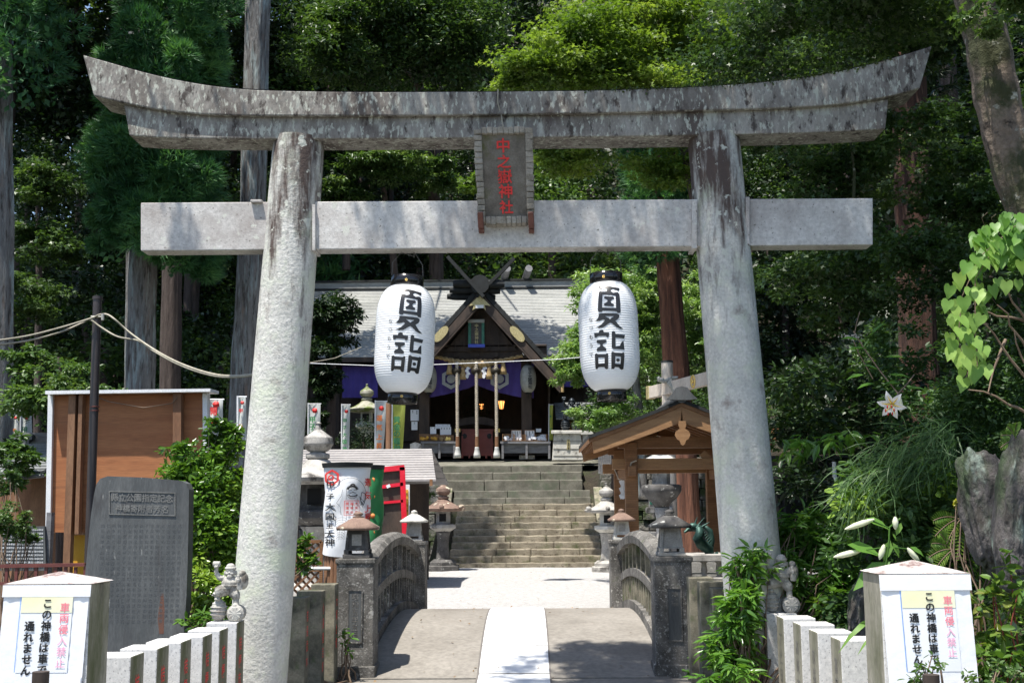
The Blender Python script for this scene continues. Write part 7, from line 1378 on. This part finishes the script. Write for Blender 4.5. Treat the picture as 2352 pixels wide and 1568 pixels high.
# bare branches under the vine
t = thing('branches', 'grey bare branches beneath the vine at the right edge', 'branches', P(2400, 1000, 7.6)); k = MB(); rr = random.Random(3)
for a, b in (((2400, 760), (2240, 715)), ((2400, 880), (2290, 700)), ((2390, 930), (2260, 740)), ((2400, 820), (2300, 640)), ((2400, 1000), (2330, 760)), ((2400, 975), (2225, 895)), ((2310, 780), (2270, 900))): limb(k, P(*a, 7.6), P(*b, 7.5), .012, .004, .05, 6, 6, 0, .03)
k.build('twigs', M['twig'], t)
# lily in flower
def petal(mb, c, d, n_, L, w_, curl, mt=0, w2=.3):
    d = V(d).normalized(); n_ = V(n_); n_ = (n_ - d * n_.dot(d)).normalized(); s = d.cross(n_); N_ = 10; vs = []; a = 0; p = V(c); 
    for i in range(N_ + 1):
        t = i / N_; ww = w_ * (sin(pi * (t * .9 + .06)) ** .7) * (1 - t ** 6); 
        for j in (-1, -.5, 0, .5, 1): vs.append(p + s * ww * j * .5 + n_ * (abs(j) * ww * .12))
        a = curl * t ** 1.5; p = p + (d * cos(a) - n_ * sin(a)) * (L / N_)
    mb.add(vs, [(i * 5 + j, i * 5 + j + 1, (i + 1) * 5 + j + 1, (i + 1) * 5 + j) for i in range(N_) for j in range(4)], mt, True)
def pts_curve(c, d, n_, L, curl, N_=10):
    d = V(d).normalized(); n_ = V(n_); n_ = (n_ - d * n_.dot(d)).normalized(); p = V(c); o = [p.copy()]
    for i in range(N_): a = curl * (i / N_) ** 1.5; p = p + (d * cos(a) - n_ * sin(a)) * (L / N_); o.append(p.copy())
    return o, n_
lf = thing('lily_flower', 'white golden-banded lily in full bloom with red stamens against the dark bank', 'flower', P(2045, 930, 8.6)); c = P(2050, 928, 8.62); ax = V((-.45, -.8, -.25)).normalized(); e1 = ax.cross(V((0, 0, 1))).normalized(); e2 = e1.cross(ax)
for i in range(6):
    an = i * pi / 3 + .25; rad_ = e1 * cos(an) + e2 * sin(an); d = (rad_ * .8 + ax * .75); k = MB(); petal(k, c, d, ax - rad_ * .6, .125, .05, 1.6); p_ = k.build('petal', M['petal'], lf, fixn=False)
    pc, nn = pts_curve(c, d, ax - rad_ * .6, .10, 1.3); k = MB(); k.tube([q + nn * .003 for q in pc], [.004, .005, .006, .006, .005, .005, .004, .003, .003, .002, .001], 5); k.build('yellow_band', M['petaly'], p_)
k = MB(); ks = MB()
for i in range(6):
    an = i * pi / 3; d = ax + (e1 * cos(an) + e2 * sin(an)) * .3 + V((0, 0, -.25)); q = c + d * .10; k.tube([c, c + d * .06, q], .002, 5); ks.ball(q, (.006, .006, .014), 0, 8)
k.build('filaments', M['bud'], lf); ks.build('anthers', M['stamen'], lf); k = MB(); k.tube([c - ax * .02, P(2062, 905, 8.7), P(2085, 880, 8.8), P(2100, 860, 9)], .005, 6)
k.build('stalk', M['twig'], lf); k = MB(); k.lathe(P(2068, 930, 8.62), [(.002, -.055), (.017, -.03), (.02, 0), (.014, .04), (.004, .06)], 10); k.build('closed_bud', M['bud'], lf); lv = Leaves()
for px, py, a, b in ((2080, 890, 1, .2), (2070, 880, -1, .3), (2010, 880, -1, .1), (2040, 860, 1, .2), (2020, 850, -.6, .5), (1985, 860, -1, .1), (2030, 820, .8, .3), (1990, 800, -1, .3), (2000, 770, .5, .8), (1975, 780, -.9, .4)): lv.add([tuple(P(px, py, 8.8))], [(a, -.3, b - .3)], [(0, -.5, .9)], .16, .26, 'lance')
lv.build('leaves', LF['lance'], lf); k = MB(); k.tube([P(2064, 905, 8.75), P(2020, 850, 8.9), P(1985, 800, 9), P(1960, 760, 9)], .005, 6); k.build('stem', M['twig'], lf)
t = thing('white_flower_head', 'small flat white flower cluster on a stem in the dark bank', 'flower', P(1957, 780, 9)); k = MB(); rr = random.Random(8)
for _ in range(60): k.ball(P(1957 + rr.gauss(0, 10), 772 + rr.gauss(0, 3) + abs(rr.gauss(0, 2)), 9 + rr.uniform(-.04, .04)), .0065, 0, 5)
k.build('florets', M['silverpaper'], t); k = MB(); k.tube([P(2005, 870, 9), P(1972, 810, 9), P(1958, 776, 9)], .004, 5); k.tube([P(1960, 780, 9), P(1968, 740, 9), P(1975, 715, 9)], .003, 5); k.build('stem', M['twig'], t)
# lily plant with pale buds behind the right notice pillar
lp = thing('budding_lily', 'lily stem with long pale buds rising behind the right notice pillar', 'plant', P(2040, 1330, 7.35)); Y_ = 7.35; k = MB(); k.tube([P(2037, 1335, Y_), P(2034, 1300, Y_), P(2042, 1240, Y_), P(2043, 1210, Y_), P(2068, 1190, Y_)], .0055, 7); k.tube([P(2040, 1255, Y_), P(2085, 1260, Y_), P(2098, 1268, Y_)], .004, 6); k.tube([P(2040, 1255, Y_), P(1990, 1262, Y_)], .004, 6); k.tube([P(2043, 1212, Y_), P(2005, 1195, Y_)], .004, 6); k.build('stem', LF['lance'], lp)
k = MB()
for a, b in (((2008, 1192), (1940, 1215)), ((1978, 1264), (1914, 1279)), ((2031, 1250), (2020, 1285)), ((2084, 1258), (2112, 1290)), ((2056, 1186), (2057, 1216))):
    p0, p1 = P(*a, Y_), P(*b, Y_); k.tube([p0.lerp(p1, t_) for t_ in (0, .15, .4, .7, .9, 1)], [.006, .013, .019, .017, .009, .002], 10)
k.build('pale_buds', M['bud'], lp); lv = Leaves()
for a, b in (((1988, 1190), (2046, 1212)), ((1946, 1250), (2030, 1272)), ((2045, 1240), (2030, 1290)), ((2050, 1245), (2068, 1280)), ((2045, 1290), (1957, 1350)), ((2050, 1225), (2060, 1240)), ((2070, 1200), (2058, 1230)), ((2090, 1255), (2125, 1275)), ((2030, 1300), (2010, 1330))):
    p0, p1 = P(*a, Y_), P(*b, Y_); d = p1 - p0; lv.add([tuple(p0)], [tuple(d)], [(.1, -.7, .8)], d.length, .42, 'lance')
lv.build('leaves', LF['vine'], lp)
lv = Leaves()
for a, b in (((2011, 1420), (1925, 1492)), ((2011, 1455), (1970, 1500)), ((2290, 1495), (2352, 1560)), ((2300, 1480), (2330, 1530))): p0, p1 = P(*a, 7.5), P(*b, 7.4); d = p1 - p0; lv.add([tuple(p0)], [tuple(d)], [(.1, -.7, .8)], d.length, .12, 'blade')
o = lv.build('long_blades', LF['vine'], None, P(2011, 1455, 7.5)); tag(o, 'long arching blades leaning from behind the right notice pillar', 'grass blades')

lv = Leaves(); n = 130; x = U(-1.5, 1.3, n); y = np.concatenate([U(11.3, 18, n // 2), U(19, 33, n - n // 2)]); lv.add(np.stack([x * np.where(y > 18.7, 2.0, 1), y, np.array([max(dz(b), .02) for b in y]) + .014], 1), G(n) * [1, 1, .15], G(n, .25) + [0, 0, 1.0], .045 * U(.4, 1.3, n), .5, 'oval')
lv.build('fallen_leaves', LF['dry']).update_tag(); tag(bpy.data.objects['fallen_leaves'], 'scattered dry leaves on the bridge deck and gravel', 'fallen leaves', None, 'stuff')
